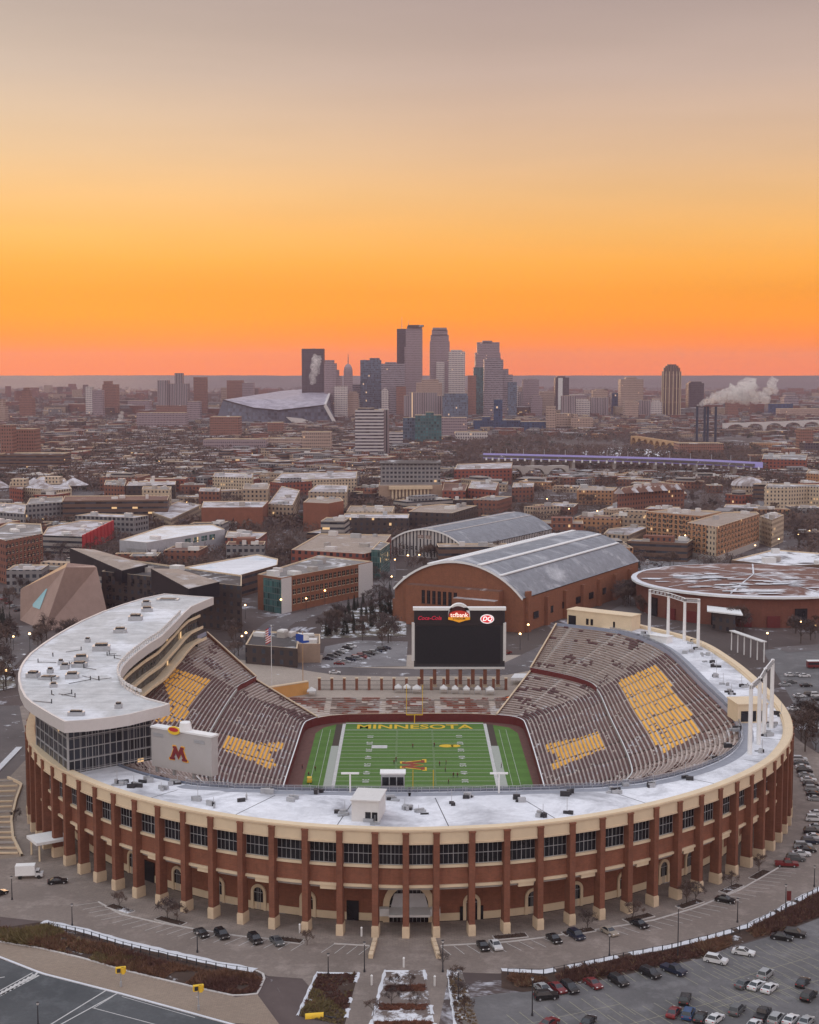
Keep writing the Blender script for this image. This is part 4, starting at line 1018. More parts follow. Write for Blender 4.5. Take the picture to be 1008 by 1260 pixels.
# ================================================================== PLAZA AT THE OPEN END
fe = thing('plaza_fence', 'dark railing with maroon brick posts along the far plaza of the stadium', 'fence', (0, 551, 0))
xs = frange(-34.2, 36.6, 4.85)
for x in xs:
    b = MB(); b.box((x, 551, 0), (1.0, 1.0, 4.4), 0, 0); b.box((x, 551, 4.4), (1.25, 1.25, .35), 0, 1); b.build('post', [M['pierbrick'], M['stone']], fe)
for xa, xb in zip(xs, xs[1:]):
    b = MB()
    for z_ in (.3, 1.9, 3.6): b.beam((xa + .5, 551, z_), (xb - .5, 551, z_), .08, .12)
    for i in range(9): x = xa + .7 + i * (xb - xa - 1.4) / 8; b.tube((x, 551, .1), (x, 551, 3.7), .05, n=4, cap=False)
    b.build('railing_panel', M['darksteel'], fe)
TENT = None
def tent(px, py, w_, lb, h_=2.1):
    w_ *= .78
    g_ = P(px, py); t_ = thing('canopy_tent', lb, 'tent', g_, 0, 'white canopy tents on the far plaza')
    b = MB(); hh = h_ + 1.3; c4 = [Vector((g_.x + sx * w_ / 2, g_.y + sy * w_ / 2, h_)) for sx, sy in ((-1, -1), (1, -1), (1, 1), (-1, 1))]; top = Vector((g_.x, g_.y, hh))
    for i in range(4): b.face([c4[i], c4[(i + 1) % 4], top]); b.face([c4[i] - Vector((0, 0, .5)), c4[(i + 1) % 4] - Vector((0, 0, .5)), c4[(i + 1) % 4], c4[i]])
    b.build('canopy', M['offwhite'], t_)
    for p in c4: b = MB(); b.tube((p.x, p.y, 0), (p.x, p.y, h_), .06, n=4); b.build('leg', M['steel'], t_)
for px, py, w_, lb in ((383.5, 856, 4.2, 'white canopy tent alone beside the tan wall, far plaza'), (490, 852, 3.4, 'white canopy tent left of the scoreboard, leftmost of the plaza row'), (501, 852, 3.4, 'second white tent from the left of the plaza row'), (513, 853, 4.2, 'white tent under the left end of the scoreboard'),
                       (546, 853, 3.6, 'white tent under the scoreboard, between second and third column'), (560, 853.5, 3.2, 'white tent under the middle of the scoreboard'), (574, 854, 3.2, 'white tent right of the scoreboard middle'), (588, 854, 3.2, 'white tent near the right part of the scoreboard'), (603, 855, 4.0, 'white tent under the right end of the scoreboard')): tent(px, py, w_, lb)
g_ = P(641, 842); t_ = thing('marquee', 'long white marquee at the right end of the plaza railing', 'tent', g_)
b = MB(); b.prism([(g_.x - 4, g_.y - 2), (g_.x + 3, g_.y - 2), (g_.x + 5, g_.y + 6), (g_.x - 2, g_.y + 6)], 2.0, 3.0); b.build('canopy', M['white'], t_)
for dx_, dy_ in ((-3.5, -1.5), (2.6, -1.5), (-1.5, 5.5), (4.5, 5.5)): b = MB(); b.box((g_.x + dx_, g_.y + dy_, 0), (.2, .2, 2.0)); b.build('leg', M['steel'], t_)
A = P(318, 864, 0); B_ = P(380, 854, 0)
v_ = thing('plaza_wall', 'low orange-lit tan wall beside the left flag poles', 'wall', A); b = MB(); d = (B_ - A).normalized(); nn = Vector((-d.y, d.x, 0)) * 1.2
b.prism([(p.x, p.y) for p in (A, B_, B_ + nn, A + nn)], 0, 4.6, 0); b.build('wall_face', plain('lit_tan_wall', (0.58, 0.30, 0.10), .8, .08, .3), v_)  # orange light on the wall is put into its base colour
b = MB(); nn2 = nn * 1.25; b.prism([(p.x, p.y) for p in (A - nn * .12, B_ - nn * .12, B_ + nn2, A + nn2)], 4.6, 4.95); b.build('coping', M['stone'], v_)
def flag(px, pyb, pyt, lab, kind):
    g_ = P(px, pyb); top = PY(px, pyt, g_.y).z; f_ = thing('flag_pole', lab, 'flag', g_)
    b = MB(); b.tube((g_.x, g_.y, 0), (g_.x, g_.y, top), .16, .09, 8); b.tube((g_.x, g_.y, top), (g_.x, g_.y, top + .25), .2, n=8); b.build('pole', M['white'] if kind == 'us' else M['tan'], f_)
    b = MB(); W_, H_ = (4.4, 5.6) if kind == 'us' else (5.0, 3.2)
    nx, nz_ = 12, 13
    def fp(i, j):
        a_ = i / nx; c_ = j / nz_
        if kind == 'us': return Vector((g_.x - .15 - a_ * 2.0, g_.y + .5 * math.sin(a_ * 7) * a_, top - .4 - c_ * H_ - a_ * 1.1))
        return Vector((g_.x - 2.6 + a_ * W_, g_.y + .5 * math.sin(a_ * 9), top - .6 - c_ * H_ * (.55 + .45 * abs(math.sin(2.2 * a_ + .5))) - .9 * a_ * a_))
    for i in range(nx):
        for j in range(nz_):
            if kind == 'us': mi = 2 if (j < 7 and i < 5) else (0 if j % 2 == 0 else 1)
            else: mi = 2 if i < 7 else (1 if j < 9 else 2)
            b.face([fp(i, j), fp(i + 1, j), fp(i + 1, j + 1), fp(i, j + 1)], mi)
    if kind == 'us':
        for i in range(4):
            for j in range(5):
                p = fp(i + .7, j + .9) + Vector((0, -.06, 0)); b.box((p.x, p.y, p.z), (.14, .04, .14), 0, 1)
    b.build('cloth', [M['flagred'], M['white'], M['flagblue']], f_)
flag(334.5, 857, 770, 'tall pole with the red and white striped national flag, left of the plaza', 'us')
flag(373, 853, 778, 'pole with the blue and white state flag beside the tan wall', 'mn')

# ================================================================== FOREGROUND GROUND
ringpts = lambda off, s0_, s1_, st=6.0: [opt(q, off, 0).to_2d() for q in frange(s0_, s1_, st)]
K1 = [(0, 1040), (20, 1056), (60, 1085), (121, 1110), (148, 1125), (192, 1135), (243, 1144), (293, 1152), (340, 1156.5), (375, 1159.5), (411, 1161.5), (455, 1164), (500, 1165), (542, 1164), (580, 1162), (620, 1160), (668, 1154), (735, 1144), (803, 1133), (857, 1117), (911, 1095), (958, 1068), (985, 1030), (1000, 985), (1012, 930)]
kw = [P(x, y).to_2d() for x, y in K1]
far_ = [Vector((150, 560)), Vector((110, 640)), Vector((-80, 640)), Vector((-150, 520))]
# plaza paving: ring between the kerb line and the stands' rim
outer_kerb = kw + [Vector((128, 470)), Vector((126, 540)), Vector((112, 590)), Vector((60, 600)), Vector((-110, 600)), Vector((-150, 500)), Vector((-150, 420))]
poly_out = ccw([(p.x, p.y) for p in outer_kerb])
b = MB(); hole2 = [(p.x, p.y) for p in ringpts(-9, 2, OUT.L - 2)]
def sheet_hole(name, outer_, hole_, z, mat):
    O_ = [Vector((p[0], p[1], 0)) for p in outer_]; H_ = [Vector((p[0], p[1], 0)) for p in hole_]; al = O_ + H_; q_ = MB()
    for t3 in tessellate_polygon([O_, H_]):
        a, c1_, c2_ = [al[i] for i in t3]
        if (c1_.x - a.x) * (c2_.y - a.y) - (c1_.y - a.y) * (c2_.x - a.x) < 0: c1_, c2_ = c2_, c1_
        q_.face([(a.x, a.y, z), (c1_.x, c1_.y, z), (c2_.x, c2_.y, z)])
    return q_.build(name, mat, kind='structure')
sheet_hole('plaza_paving', poly_out, hole2, 0.012, M['pave'])
# paving of the open end
sheet('end_plaza', [(-33, 534.3), (31, 534.3), (44, 549), (56, 566), (58, 620), (-74, 620), (-75, 548), (-56, 532)], 0.018, pave('beige_plaza', (0.34, 0.29, 0.25), (0.42, 0.36, 0.31), .12, 2.0))
# drive around the near side
F1 = [(0, 1128), (54, 1134), (101, 1144), (152, 1159), (209, 1172), (270, 1186), (314, 1194), (330, 1201), (372, 1204), (424, 1262), (540, 1262), (553, 1196), (612, 1198), (668, 1195), (719, 1185), (769, 1174), (823, 1164), (877, 1151), (924, 1137), (965, 1115), (1010, 1091), (1060, 1050), (1075, 1000), (1060, 940)]
sheet('drive', kw + [P(x, y).to_2d() for x, y in F1][::-1] + [P(-40, 1128).to_2d()], 0.006, M['drive'])
# kerb
def ribbon(name, pts, w_, z, h_, mat, kind='structure'):
    pa = Path(pts); q_ = MB(); qs_ = frange(0, pa.L, 2.5)
    for (o0, z0_, o1, z1_) in ((w_ / 2, z, w_ / 2, z + h_), (w_ / 2, z + h_, -w_ / 2, z + h_), (-w_ / 2, z + h_, -w_ / 2, z)):
        q_.strip([pa.at(q, o0, z0_) for q in qs_], [pa.at(q, o1, z1_) for q in qs_])
    return q_.build(name, mat, kind=kind)
for a_, c_ in ((121, 375), (411, 455), (542, 958)):
    pts = [P(x, y) for x, y in K1 if a_ <= x <= c_]; ribbon('kerb', pts, .38, 0.0, .16, M['kerb'])
# parking stall lines
b = MB()
pk = Path(kw)
for a_, c_, ln in ((121, 372, 5.0), (411, 452, 5.0), (545, 700, 5.0), (700, 958, 5.0)):
    s0_ = pk.near(P(a_, [y for x, y in K1 if x >= a_][0])); s1_ = pk.near(P(c_, [y for x, y in K1 if x <= c_][-1]))
    for q in frange(s0_, s1_, 2.75):
        p0 = pk.at(q, .3, .022); p1 = pk.at(q + (1.6 if a_ > 500 else -1.6), ln, .022); dd = (p1 - p0).normalized(); sd_ = Vector((-dd.y, dd.x, 0)) * .07
        b.face([p0 - sd_, p1 - sd_, p1 + sd_, p0 + sd_])
b.build('stall_lines', M['mark'], kind='structure')
# lower right parking lot
LOT = [(560, 1262), (566, 1230), (617, 1222), (668, 1219), (735, 1207), (816, 1190), (870, 1178), (904, 1165), (955, 1150), (1008, 1130), (1100, 1090), (1100, 1262)]
sheet('parking_lot', XY(LOT), 0.010, M['asphalt'])
b = MB()
def stall(px, py, ang, n_, pitch=2.75, ln=5.2, both=False):
    p = P(px, py); u_ = Vector((math.cos(ang), math.sin(ang), 0)); v__ = Vector((-u_.y, u_.x, 0))
    for i in range(n_ + 1):
        a = p + u_ * (i * pitch); a.z = .022; c_ = a + v__ * ln * (-1) ; h_ = u_ * .06
        b.face([a - h_, c_ - h_, c_ + h_, a + h_])
        if both: c_ = a + v__ * ln; b.face([a - h_, a + h_, c_ + h_, c_ - h_])
    if both: a = p.copy(); a.z = .021; e_ = p + u_ * (n_ * pitch); e_.z = .021; b.face([a - v__ * .06, e_ - v__ * .06, e_ + v__ * .06, a + v__ * .06])
stall(662, 1216, .42, 22); stall(768, 1262, .50, 14, both=True); stall(880, 1240, .50, 14, both=True); stall(838, 1200, .52, 6); stall(900, 1206, .55, 8, both=True); stall(952, 1172, .6, 6); stall(640, 1262, .44, 8, both=True)
b.build('stall_lines', plain('yellowish_line', (.30, .28, .20), .8, .2, .8), kind='structure')
# lower left: road, pavement, crossings
sheet('sidewalk', XY([(-30, 1150), (0, 1160), (51, 1168), (101, 1180), (152, 1195), (202, 1207), (253, 1219), (290, 1227), (317, 1224), (345, 1262), (287, 1259), (145, 1221), (51, 1197), (0, 1177), (-30, 1170)]), .014, M['walk'])
sheet('road', XY([(-40, 1168), (0, 1180), (51, 1199), (145, 1223), (284, 1262), (-40, 1262)]), .011, M['road'])
ribbon('kerb', [P(x, y) for x, y in ((-30, 1166), (0, 1178), (51, 1198), (145, 1222), (290, 1262))], .5, 0, .16, M['snow'])
ribbon('kerb', [P(x, y) for x, y in ((-30, 1150), (0, 1159), (51, 1167), (101, 1179), (152, 1194), (202, 1206), (253, 1218), (290, 1226), (317, 1223), (327, 1200), (314, 1194))], .5, 0, .16, M['kerb'])
b = MB()
def line(p, q, w_=.25, z_=.022):
    p = P(*p, z_); q = P(*q, z_); d_ = (q - p).normalized(); s_ = Vector((-d_.y, d_.x, 0)) * w_ / 2; b.face([p - s_, q - s_, q + s_, p + s_])
line((0, 1225), (48, 1200), .5); line((0, 1219), (40, 1197), .3)
for i in range(9): f = i / 9; line((48 * f - 2, 1227 - 27 * f), (48 * f + 4, 1219 - 26 * f), .5)
line((60, 1262), (130, 1219), .3); line((72, 1262), (145, 1222), .3); line((114, 1240), (250, 1276), .2); line((150, 1226), (240, 1252), .15); line((116, 1240), (139, 1226), .2); line((-5, 1204), (6, 1202), .3)
b.build('crossing_lines', M['mark'], kind='structure')
# planting beds: soil sheets
BEDL = [(-20, 1128), (0, 1142), (54, 1134), (101, 1144), (152, 1159), (209, 1172), (270, 1186), (314, 1194), (327, 1200), (317, 1223), (290, 1226), (253, 1218), (202, 1206), (152, 1194), (101, 1179), (51, 1167), (0, 1159), (-30, 1150)]
sheet('planting_bed', XY(BEDL), .017, M['mulch'])
BEDR = [(617, 1193), (668, 1196), (719, 1186), (769, 1175), (823, 1165), (877, 1152), (924, 1138), (965, 1116), (1010, 1093), (1060, 1055), (1100, 1090), (1008, 1129), (955, 1149), (904, 1163), (870, 1177), (816, 1189), (735, 1206), (668, 1218), (643, 1221), (617, 1216)]
sheet('planting_bed', XY(BEDR), .017, M['mulch'])
PLL = [(390.6, 1196), (441, 1197), (424, 1262), (366, 1250)]
sheet('planting_bed', XY(PLL), .017, M['mulch'])
PLM = [(474, 1194), (522, 1194), (535, 1262), (456, 1262)]
sheet('planting_bed', XY(PLM), .017, pave('snowy_bed', (.13, .10, .09), (.20, .16, .14), .62, 0, .9, .2))
PLR = [(551, 1194), (568, 1194), (590, 1262), (560, 1262)]
sheet('planting_bed', XY(PLR), .017, pave('snowy_bed_b', (.13, .11, .10), (.20, .17, .15), .62, 0, .9, .2))
for pts, w_ in (([(54, 1134), (101, 1144), (152, 1159), (209, 1172), (270, 1186), (314, 1194)], 2.2), ([(617, 1193), (668, 1196), (719, 1186), (769, 1175), (823, 1165), (877, 1152), (924, 1138), (965, 1116), (1010, 1093), (1050, 1060)], 1.7),
                ([(441, 1197), (432, 1225), (424, 1262)], .9), ([(390.6, 1196), (378, 1224), (366, 1250)], .6), ([(474, 1194), (456, 1262)], .7), ([(522, 1194), (535, 1262)], .8), ([(551, 1194), (560, 1262)], .6), ([(390, 1197), (441, 1198)], .7), ([(474, 1195), (522, 1195)], .8)):
    pth = Path([P(x, y) for x, y in pts]); q_ = MB(); qs_ = frange(0, pth.L, .8); A_, B__, C_ = [], [], []
    for q in qs_:
        j = .5 * noise.noise(Vector((q * .4, w_, 3))); A_.append(pth.at(q, -w_ / 2 + j, .02)); B__.append(pth.at(q, 0, .20 + .12 * j)); C_.append(pth.at(q, w_ / 2 - .6 * j, .02))
    n0 = len(q_.v); q_.v += [tuple(p) for p in A_ + B__ + C_]; kk = len(A_)
    for i in range(kk - 1):
        if noise.noise(Vector((i * .16, w_ * 3, 1))) < -.28 and w_ < 2: continue
        for o0 in (0, kk): q_.f.append((n0 + o0 + i, n0 + o0 + i + 1, n0 + o0 + kk + i + 1, n0 + o0 + kk + i)); q_.m.append(0)
    q_.build('snow_bank', M['snow'], kind='structure', smooth=True)
# terraces at the left
A0 = [P(x, y) for x, y in ((-30, 960), (10, 958), (27, 966), (20, 985), (14, 1010), (16, 1032), (27, 1054))]
sheet('terrace', [p.to_2d() for p in A0] + [P(-40, 1062).to_2d()], .02, M['walk'])
tw = thing('terrace_steps', 'long pale stone terrace steps at the left edge beside the stadium', 'steps', P(0, 1010))
for i in range(15):
    y = 962 + i * 6.4; xr = 24 - 10 * math.sin(PI * min(1, i / 13.0)) if i < 13 else 22
    p = P(-24, y + 1); q = P(xr, y - 1); b = MB(); b.beam((p.x, p.y, .22 + .03 * i % 2), (q.x, q.y, .22), .55, .42); b.build('step', M['stone'] if i % 3 else M['concrete'], tw)
ribbon('kerb', A0[1:], .6, 0, .7, M['stone'])
sheet('road', XY([(-60, 905), (-60, 870), (24, 868), (30, 900), (36, 930), (10, 958), (-60, 985)]), .013, M['cityroad'])
ribbon('kerb', [P(x, y) for x, y in ((-40, 985), (0, 945), (24, 920))], 2.0, 0, .3, M['snow'])

# ================================================================== SMALL FOREGROUND THINGS
def fence_run(pts, lab, h_=1.5, pitch=2.4, off=0.0, name='fence'):
    pa = Path([P(x, y) for x, y in pts]); r_ = thing(name, lab, 'fence', pa.at(pa.L / 2))
    qs_ = frange(0, pa.L, pitch)
    for q in qs_: p = pa.at(q, off); b = MB(); b.box((p.x, p.y, 0), (.16, .16, h_), pa.ang(q)); b.build('post', M['darksteel'], r_)
    b = MB()
    for z_ in (.25, h_ - .1):
        for q0, q1 in zip(qs_, qs_[1:]): b.beam(pa.at(q0, off, z_), pa.at(q1, off, z_), .06, .07)
    b.build('rails', M['darksteel'], r_)
fence_run([(60, 1143), (101, 1151), (152, 1167), (209, 1181), (270, 1194), (305, 1199)], 'dark metal fence on the snow strip of the left planting bed')
fence_run([(625, 1200), (668, 1201), (719, 1191), (769, 1180), (823, 1170), (877, 1157), (924, 1143), (965, 1121), (1012, 1096)], 'long curved dark metal fence along the right drive and snow strip')
# low stone walls at the axis
for (x0_, y0_, x1_, y1_, lb) in ((462, 1158, 456, 1180, 'short pale stone wall left of the axis walk'), (533, 1158, 540, 1180, 'short pale stone wall right of the axis walk')):
    p, q = P(x0_, y0_), P(x1_, y1_); v_ = thing('stone_wall', lb, 'wall', p.lerp(q, .5))
    for i in range(4):
        a = p.lerp(q, i / 4 + .02); c_ = p.lerp(q, (i + 1) / 4 - .02); b = MB(); b.beam((a.x, a.y, .45), (c_.x, c_.y, .45), .9, .9); b.build('stone_block', M['stone'], v_)
# lamp posts
def lamp(px, pyb, pyt, lab, banner=False):
    g_ = P(px, pyb); top = max(4.0, PY(px, pyt, g_.y).z); r_ = thing('street_lamp', lab, 'street lamp', g_)
    b = MB(); b.tube((g_.x, g_.y, 0), (g_.x, g_.y, .5), .24, .2, 8); b.tube((g_.x, g_.y, .5), (g_.x, g_.y, top), .13, .08, 8); b.build('post', M['darksteel'], r_)
    b = MB(); b.tube((g_.x, g_.y, top), (g_.x, g_.y, top + .45), .16, .32, 8, 0); b.tube((g_.x, g_.y, top + .45), (g_.x, g_.y, top + .6), .36, .1, 8, 1); b.build('lamp_head', [M['offwhite'], M['darksteel']], r_)
    if banner: b = MB(); b.box((g_.x + .7, g_.y, top - 3.2), (1.0, .06, 2.2)); b.build('banner', M['maroon'], r_)
for a in ((243, 1172, 1149, 'dark street lamp in front of the near-left parked black cars'), (89, 1139, 1115, 'dark street lamp at the left end of the left planting bed'), (15, 1107, 1081, 'dark street lamp left of the white box truck'), (47, 1262, 1237, 'dark street lamp on the bottom left road edge'),
          (448.6, 1196, 1162, 'dark street lamp at the top right corner of the trapezoid shrub bed'), (404, 1200, 1182, 'short dark street lamp behind the trapezoid shrub bed'), (545, 1196, 1160, 'dark street lamp at the right axis wall'), (655, 1250, 1206, 'tall dark lamp at the left end of the right parking lot'),
          (750, 1176, 1152, 'dark street lamp on the right fence, left of the tall one'), (834, 1179, 1118, 'tallest dark lamp on the curved right fence'), (907.5, 1135, 1108, 'dark street lamp on the right fence right of the tallest'), (966.5, 1125, 1091, 'dark lamp with a maroon banner on the right fence', True), (1002, 1091, 1068, 'dark lamp at the right edge above the fence'), (564, 1230, 1196, 'dark street lamp in the narrow right snow bed')): lamp(*a)
# signal poles with yellow heads
def signal(px, pyb, pyt, lab, w_=1.7):
    g_ = P(px, pyb); top = PY(px, pyt, g_.y).z; r_ = thing('traffic_signal', lab, 'traffic signal', g_)
    b = MB(); b.tube((g_.x, g_.y, 0), (g_.x, g_.y, top - .4), .13, .1, 8); b.tube((g_.x, g_.y, 0), (g_.x, g_.y, 1.0), .24, n=8); b.build('post', M['steel'], r_)
    b = MB(); b.box((g_.x, g_.y, top - 1.1), (w_, .7, 1.1), .3); b.box((g_.x + .5, g_.y - .2, top - 1.3), (.6, .5, 1.3), .3)
    o = b.build('signal_head', M['yellow'], r_); b = MB(); b.box((g_.x - .3, g_.y - .45, top - .95), (.7, .1, .8), .3); b.build('lens', M['darksteel'], o)
signal(149, 1214, 1190, 'yellow traffic signal on the left pavement, next to the crossing', 2.0); signal(244.5, 1243, 1212, 'yellow traffic signal right of the other, near the bed end', 2.0)
g_ = P(387, 1253); v_ = thing('snow_plough_blade', 'bright yellow plough blade lying at the bottom of the trapezoid shrub bed', 'plough', g_)
b = MB(); 
for i in range(6):
    a0_, a1_ = i / 6 * 1.6, (i + 1) / 6 * 1.6
    b.face([(g_.x - 1.7, g_.y - math.cos(a0_) * .6, .05 + .9 * math.sin(a0_)), (g_.x + 1.7, g_.y + .6 - math.cos(a0_) * .6, .05 + .9 * math.sin(a0_)), (g_.x + 1.7, g_.y + .6 - math.cos(a1_) * .6, .05 + .9 * math.sin(a1_)), (g_.x - 1.7, g_.y - math.cos(a1_) * .6, .05 + .9 * math.sin(a1_))])
b.build('blade', M['yellow'], v_); b = MB(); b.beam((g_.x + 1.5, g_.y + .3, .4), (g_.x + 4, g_.y - .4, .25), .25, .2); b.build('push_frame', M['darksteel'], v_)
# white bollard posts
for (x, y, lb) in ((445, 1152, 'white post left of the main entrance'), (369, 1148, 'white post beside a pier left of the main entrance'), (497, 1190, 'white sign post on the axis walk'), (457.5, 1212, 'small pale post left of the middle bed'), (535, 1213, 'small pale post right of the middle bed')):
    g_ = P(x, y); v_ = thing('bollard', lb, 'post', g_); b = MB(); b.tube((g_.x, g_.y, 0), (g_.x, g_.y, 1.9), .22, n=8); b.build('shaft', M['offwhite'], v_); b = MB(); b.tube((g_.x, g_.y, 1.9), (g_.x, g_.y, 2.1), .28, .12, 8); b.build('cap', M['white'], v_)

# ================================================================== CARS
def paint_m(name, c, rough=.3):
    m, t, b_ = newmat(name); b_.inputs['Base Color'].default_value = col(c); b_.inputs['Roughness'].default_value = rough; b_.inputs['Specular IOR Level'].default_value = .5
    n = noise_n(t, gpos(t), .8, 3); t.links.new(mixc(t, rng(t, n, .3, .7), [x * .85 for x in c], c), b_.inputs['Base Color']); return m
PA = {'black': paint_m('black_paint', (.012, .012, .014)), 'white': paint_m('white_car_paint', (.62, .62, .63)), 'silver': paint_m('silver_paint', (.32, .33, .34)), 'grey': paint_m('grey_paint', (.10, .105, .11)),
      'red': paint_m('red_paint', (.16, .015, .018)), 'blue': paint_m('blue_paint', (.015, .06, .16)), 'navy': paint_m('navy_paint', (.015, .022, .045)), 'beige': paint_m('beige_paint', (.35, .30, .25))}
def car_proto(name, cat, L_, W_, prof_lo, prof_hi, cab):
    r_ = thing(name, 'proto', cat, (0, 0, 0))
    b = MB()
    def loft(mb, A_, wa, B__, wb, m=0):      # side outline A at half width wa, B at wb
        n0 = len(mb.v); k = len(A_)
        for sy in (-1, 1):
            mb.v += [(x, sy * wa, z) for x, z in A_]
        for i in range(k):
            j = (i + 1) % k; mb.f.append((n0 + i, n0 + j, n0 + k + j, n0 + k + i)); mb.m.append(m)
        mb.f.append(tuple(n0 + i for i in range(k))[::-1]); mb.m.append(m); mb.f.append(tuple(n0 + k + i for i in range(k))); mb.m.append(m)
    loft(b, prof_lo, W_ / 2, None, None)
    # roof
    (xa, xb, xc, xd, zb_, zt_) = cab; hw_ = W_ / 2 - .05; tw_ = W_ / 2 - .22
    n0 = len(b.v)
    b.v += [(xb, -tw_, zt_), (xc, -tw_, zt_), (xc, tw_, zt_), (xb, tw_, zt_), (xb + .1, -tw_ + .1, zt_ + .05), (xc - .1, -tw_ + .1, zt_ + .05), (xc - .1, tw_ - .1, zt_ + .05), (xb + .1, tw_ - .1, zt_ + .05)]
    for q in ((0, 1, 5, 4), (1, 2, 6, 5), (2, 3, 7, 6), (3, 0, 4, 7), (4, 5, 6, 7)): b.f.append(tuple(n0 + i for i in q)); b.m.append(0)
    for x0_, x1_ in ((xa, xb), (xd, xc)):
        for sy in (-1, 1): b.tube((x0_, sy * hw_, zb_), (x1_, sy * tw_, zt_), .05, n=4)
    b.build('car_body', PA['black'], r_)
    g_ = MB(); n0 = 0
    g_.v += [(xa, -hw_, zb_), (xd, -hw_, zb_), (xd, hw_, zb_), (xa, hw_, zb_), (xb, -tw_, zt_), (xc, -tw_, zt_), (xc, tw_, zt_), (xb, tw_, zt_)]
    for q in ((0, 1, 5, 4), (1, 2, 6, 5), (2, 3, 7, 6), (3, 0, 4, 7)): g_.f.append(q); g_.m.append(0)
    g_.build('windows', M['carglass'], r_)
    for x in (-L_ * .31, L_ * .31):
        for sy in (-1, 1):
            w_ = MB(); w_.tube((x, sy * (W_ / 2 - .2), .33), (x, sy * (W_ / 2 + .02), .33), .34, n=12); w_.tube((x, sy * (W_ / 2 + .02), .33), (x, sy * (W_ / 2 + .04), .33), .2, n=8, m=1)
            w_.build('wheel', [M['rubber'], M['steel']], r_)
    for sy in (-1, 1):
        h_ = MB(); h_.box((L_ / 2 - .04, sy * (W_ / 2 - .3), .62), (.12, .35, .15)); h_.build('headlight', M['white'], r_)
        h_ = MB(); h_.box((-L_ / 2 + .04, sy * (W_ / 2 - .25), .72), (.12, .3, .16)); h_.build('tail_light', M['flagred'], r_)
    register(r_); return r_
lo_s = [(-2.3, .25), (2.25, .25), (2.32, .55), (2.2, .78), (1.0, .95), (-1.6, .98), (-2.25, .92), (-2.35, .55)]
lo_v = [(-2.35, .3), (2.3, .3), (2.38, .65), (2.25, .98), (1.15, 1.08), (-2.25, 1.1), (-2.38, .7)]
protos = {'sedan': car_proto('parked_car', 'car', 4.6, 1.8, lo_s, None, (-1.75, -1.0, .15, 1.0, .95, 1.42)),
          'suv': car_proto('parked_suv', 'car', 4.7, 1.92, lo_v, None, (-2.2, -1.85, .45, 1.2, 1.07, 1.72)),
          'pickup': car_proto('pickup_truck', 'truck', 5.6, 1.98, [(-2.8, .4), (2.75, .4), (2.82, .75), (2.7, 1.1), (1.5, 1.15), (-.55, 1.15), (-.6, 1.1), (-2.75, 1.12), (-2.8, .7)], None, (-.65, -.45, .75, 1.45, 1.13, 1.85))}
first = {k: True for k in protos}
def car(kind, colr, px, py, ang, lab, grp):
    p = protos[kind]; g_ = P(px, py, 0); g_.z = .02
    if first[kind]:
        first[kind] = False; p.location = g_; p.rotation_euler = (0, 0, ang); p['label'] = lab; p['group'] = grp
        for k_ in KIDS[p.name]:
            if k_.name.startswith('car_body'): k_.material_slots[0].link = 'OBJECT'; k_.material_slots[0].material = PA[colr]
        return p
    return dup(p, g_, ang, lab, grp, None, ('car_body', PA[colr]))
G1 = 'cars parked along the near kerb'
for k_, c_, x, y, a, lb in (('sedan', 'black', 248, 1151, -1.0, 'black car parked at the near kerb, leftmost of the left four'), ('suv', 'black', 273, 1153, -1.05, 'black car at the near kerb, second from the left of the left four'), ('suv', 'black', 314, 1159, -1.1, 'black car at the near kerb, third from the left of the left four'), ('sedan', 'grey', 341, 1161, -1.1, 'dark grey car at the near kerb, rightmost of the left four'),
    ('sedan', 'black', 594.5, 1167, -1.35, 'black sedan beside a white sedan, right of the axis walk'), ('sedan', 'white', 610, 1166, -1.3, 'white sedan beside a black one, right of the axis walk'), ('sedan', 'black', 682, 1158, -1.2, 'black sedan at the near kerb, left of a dark green one'), ('suv', 'navy', 709, 1154, -1.1, 'dark car at the near kerb between a black sedan and a beige one'),
    ('sedan', 'beige', 750, 1149, -1.05, 'beige sedan at the near right kerb'), ('sedan', 'black', 787, 1140, -1.0, 'black sedan at the kerb right of the beige one'), ('sedan', 'black', 893, 1110, -.55, 'black sedan alone by the right kerb planter'), ('sedan', 'black', 71, 1087, .25, 'black car beside the white box truck'), ('sedan', 'black', -2, 1102, .9, 'dark car cut by the left edge of the picture')):
    car(k_, c_, x, y, a, lb, G1)
G2 = 'cars parked in a slanted row right of the stadium'
row = [('red', 'pickup', 968, 1066), ('grey', 'suv', 979, 1059), ('white', 'sedan', 986, 1053), ('black', 'sedan', 993, 1048), ('silver', 'suv', 988, 1043.5), ('navy', 'suv', 997, 1038), ('white', 'sedan', 1003, 1032), ('black', 'suv', 1000, 1026), ('silver', 'sedan', 1006, 1020), ('white', 'suv', 1002, 1010), ('white', 'sedan', 1006, 1003),
       ('silver', 'sedan', 1004, 985), ('black', 'sedan', 1002, 979), ('silver', 'suv', 1000, 973), ('black', 'sedan', 997.5, 967), ('white', 'sedan', 995, 961.5), ('silver', 'sedan', 992, 956), ('black', 'suv', 990, 951), ('white', 'sedan', 988, 946), ('grey', 'sedan', 986, 941), ('white', 'suv', 984, 936.5)]
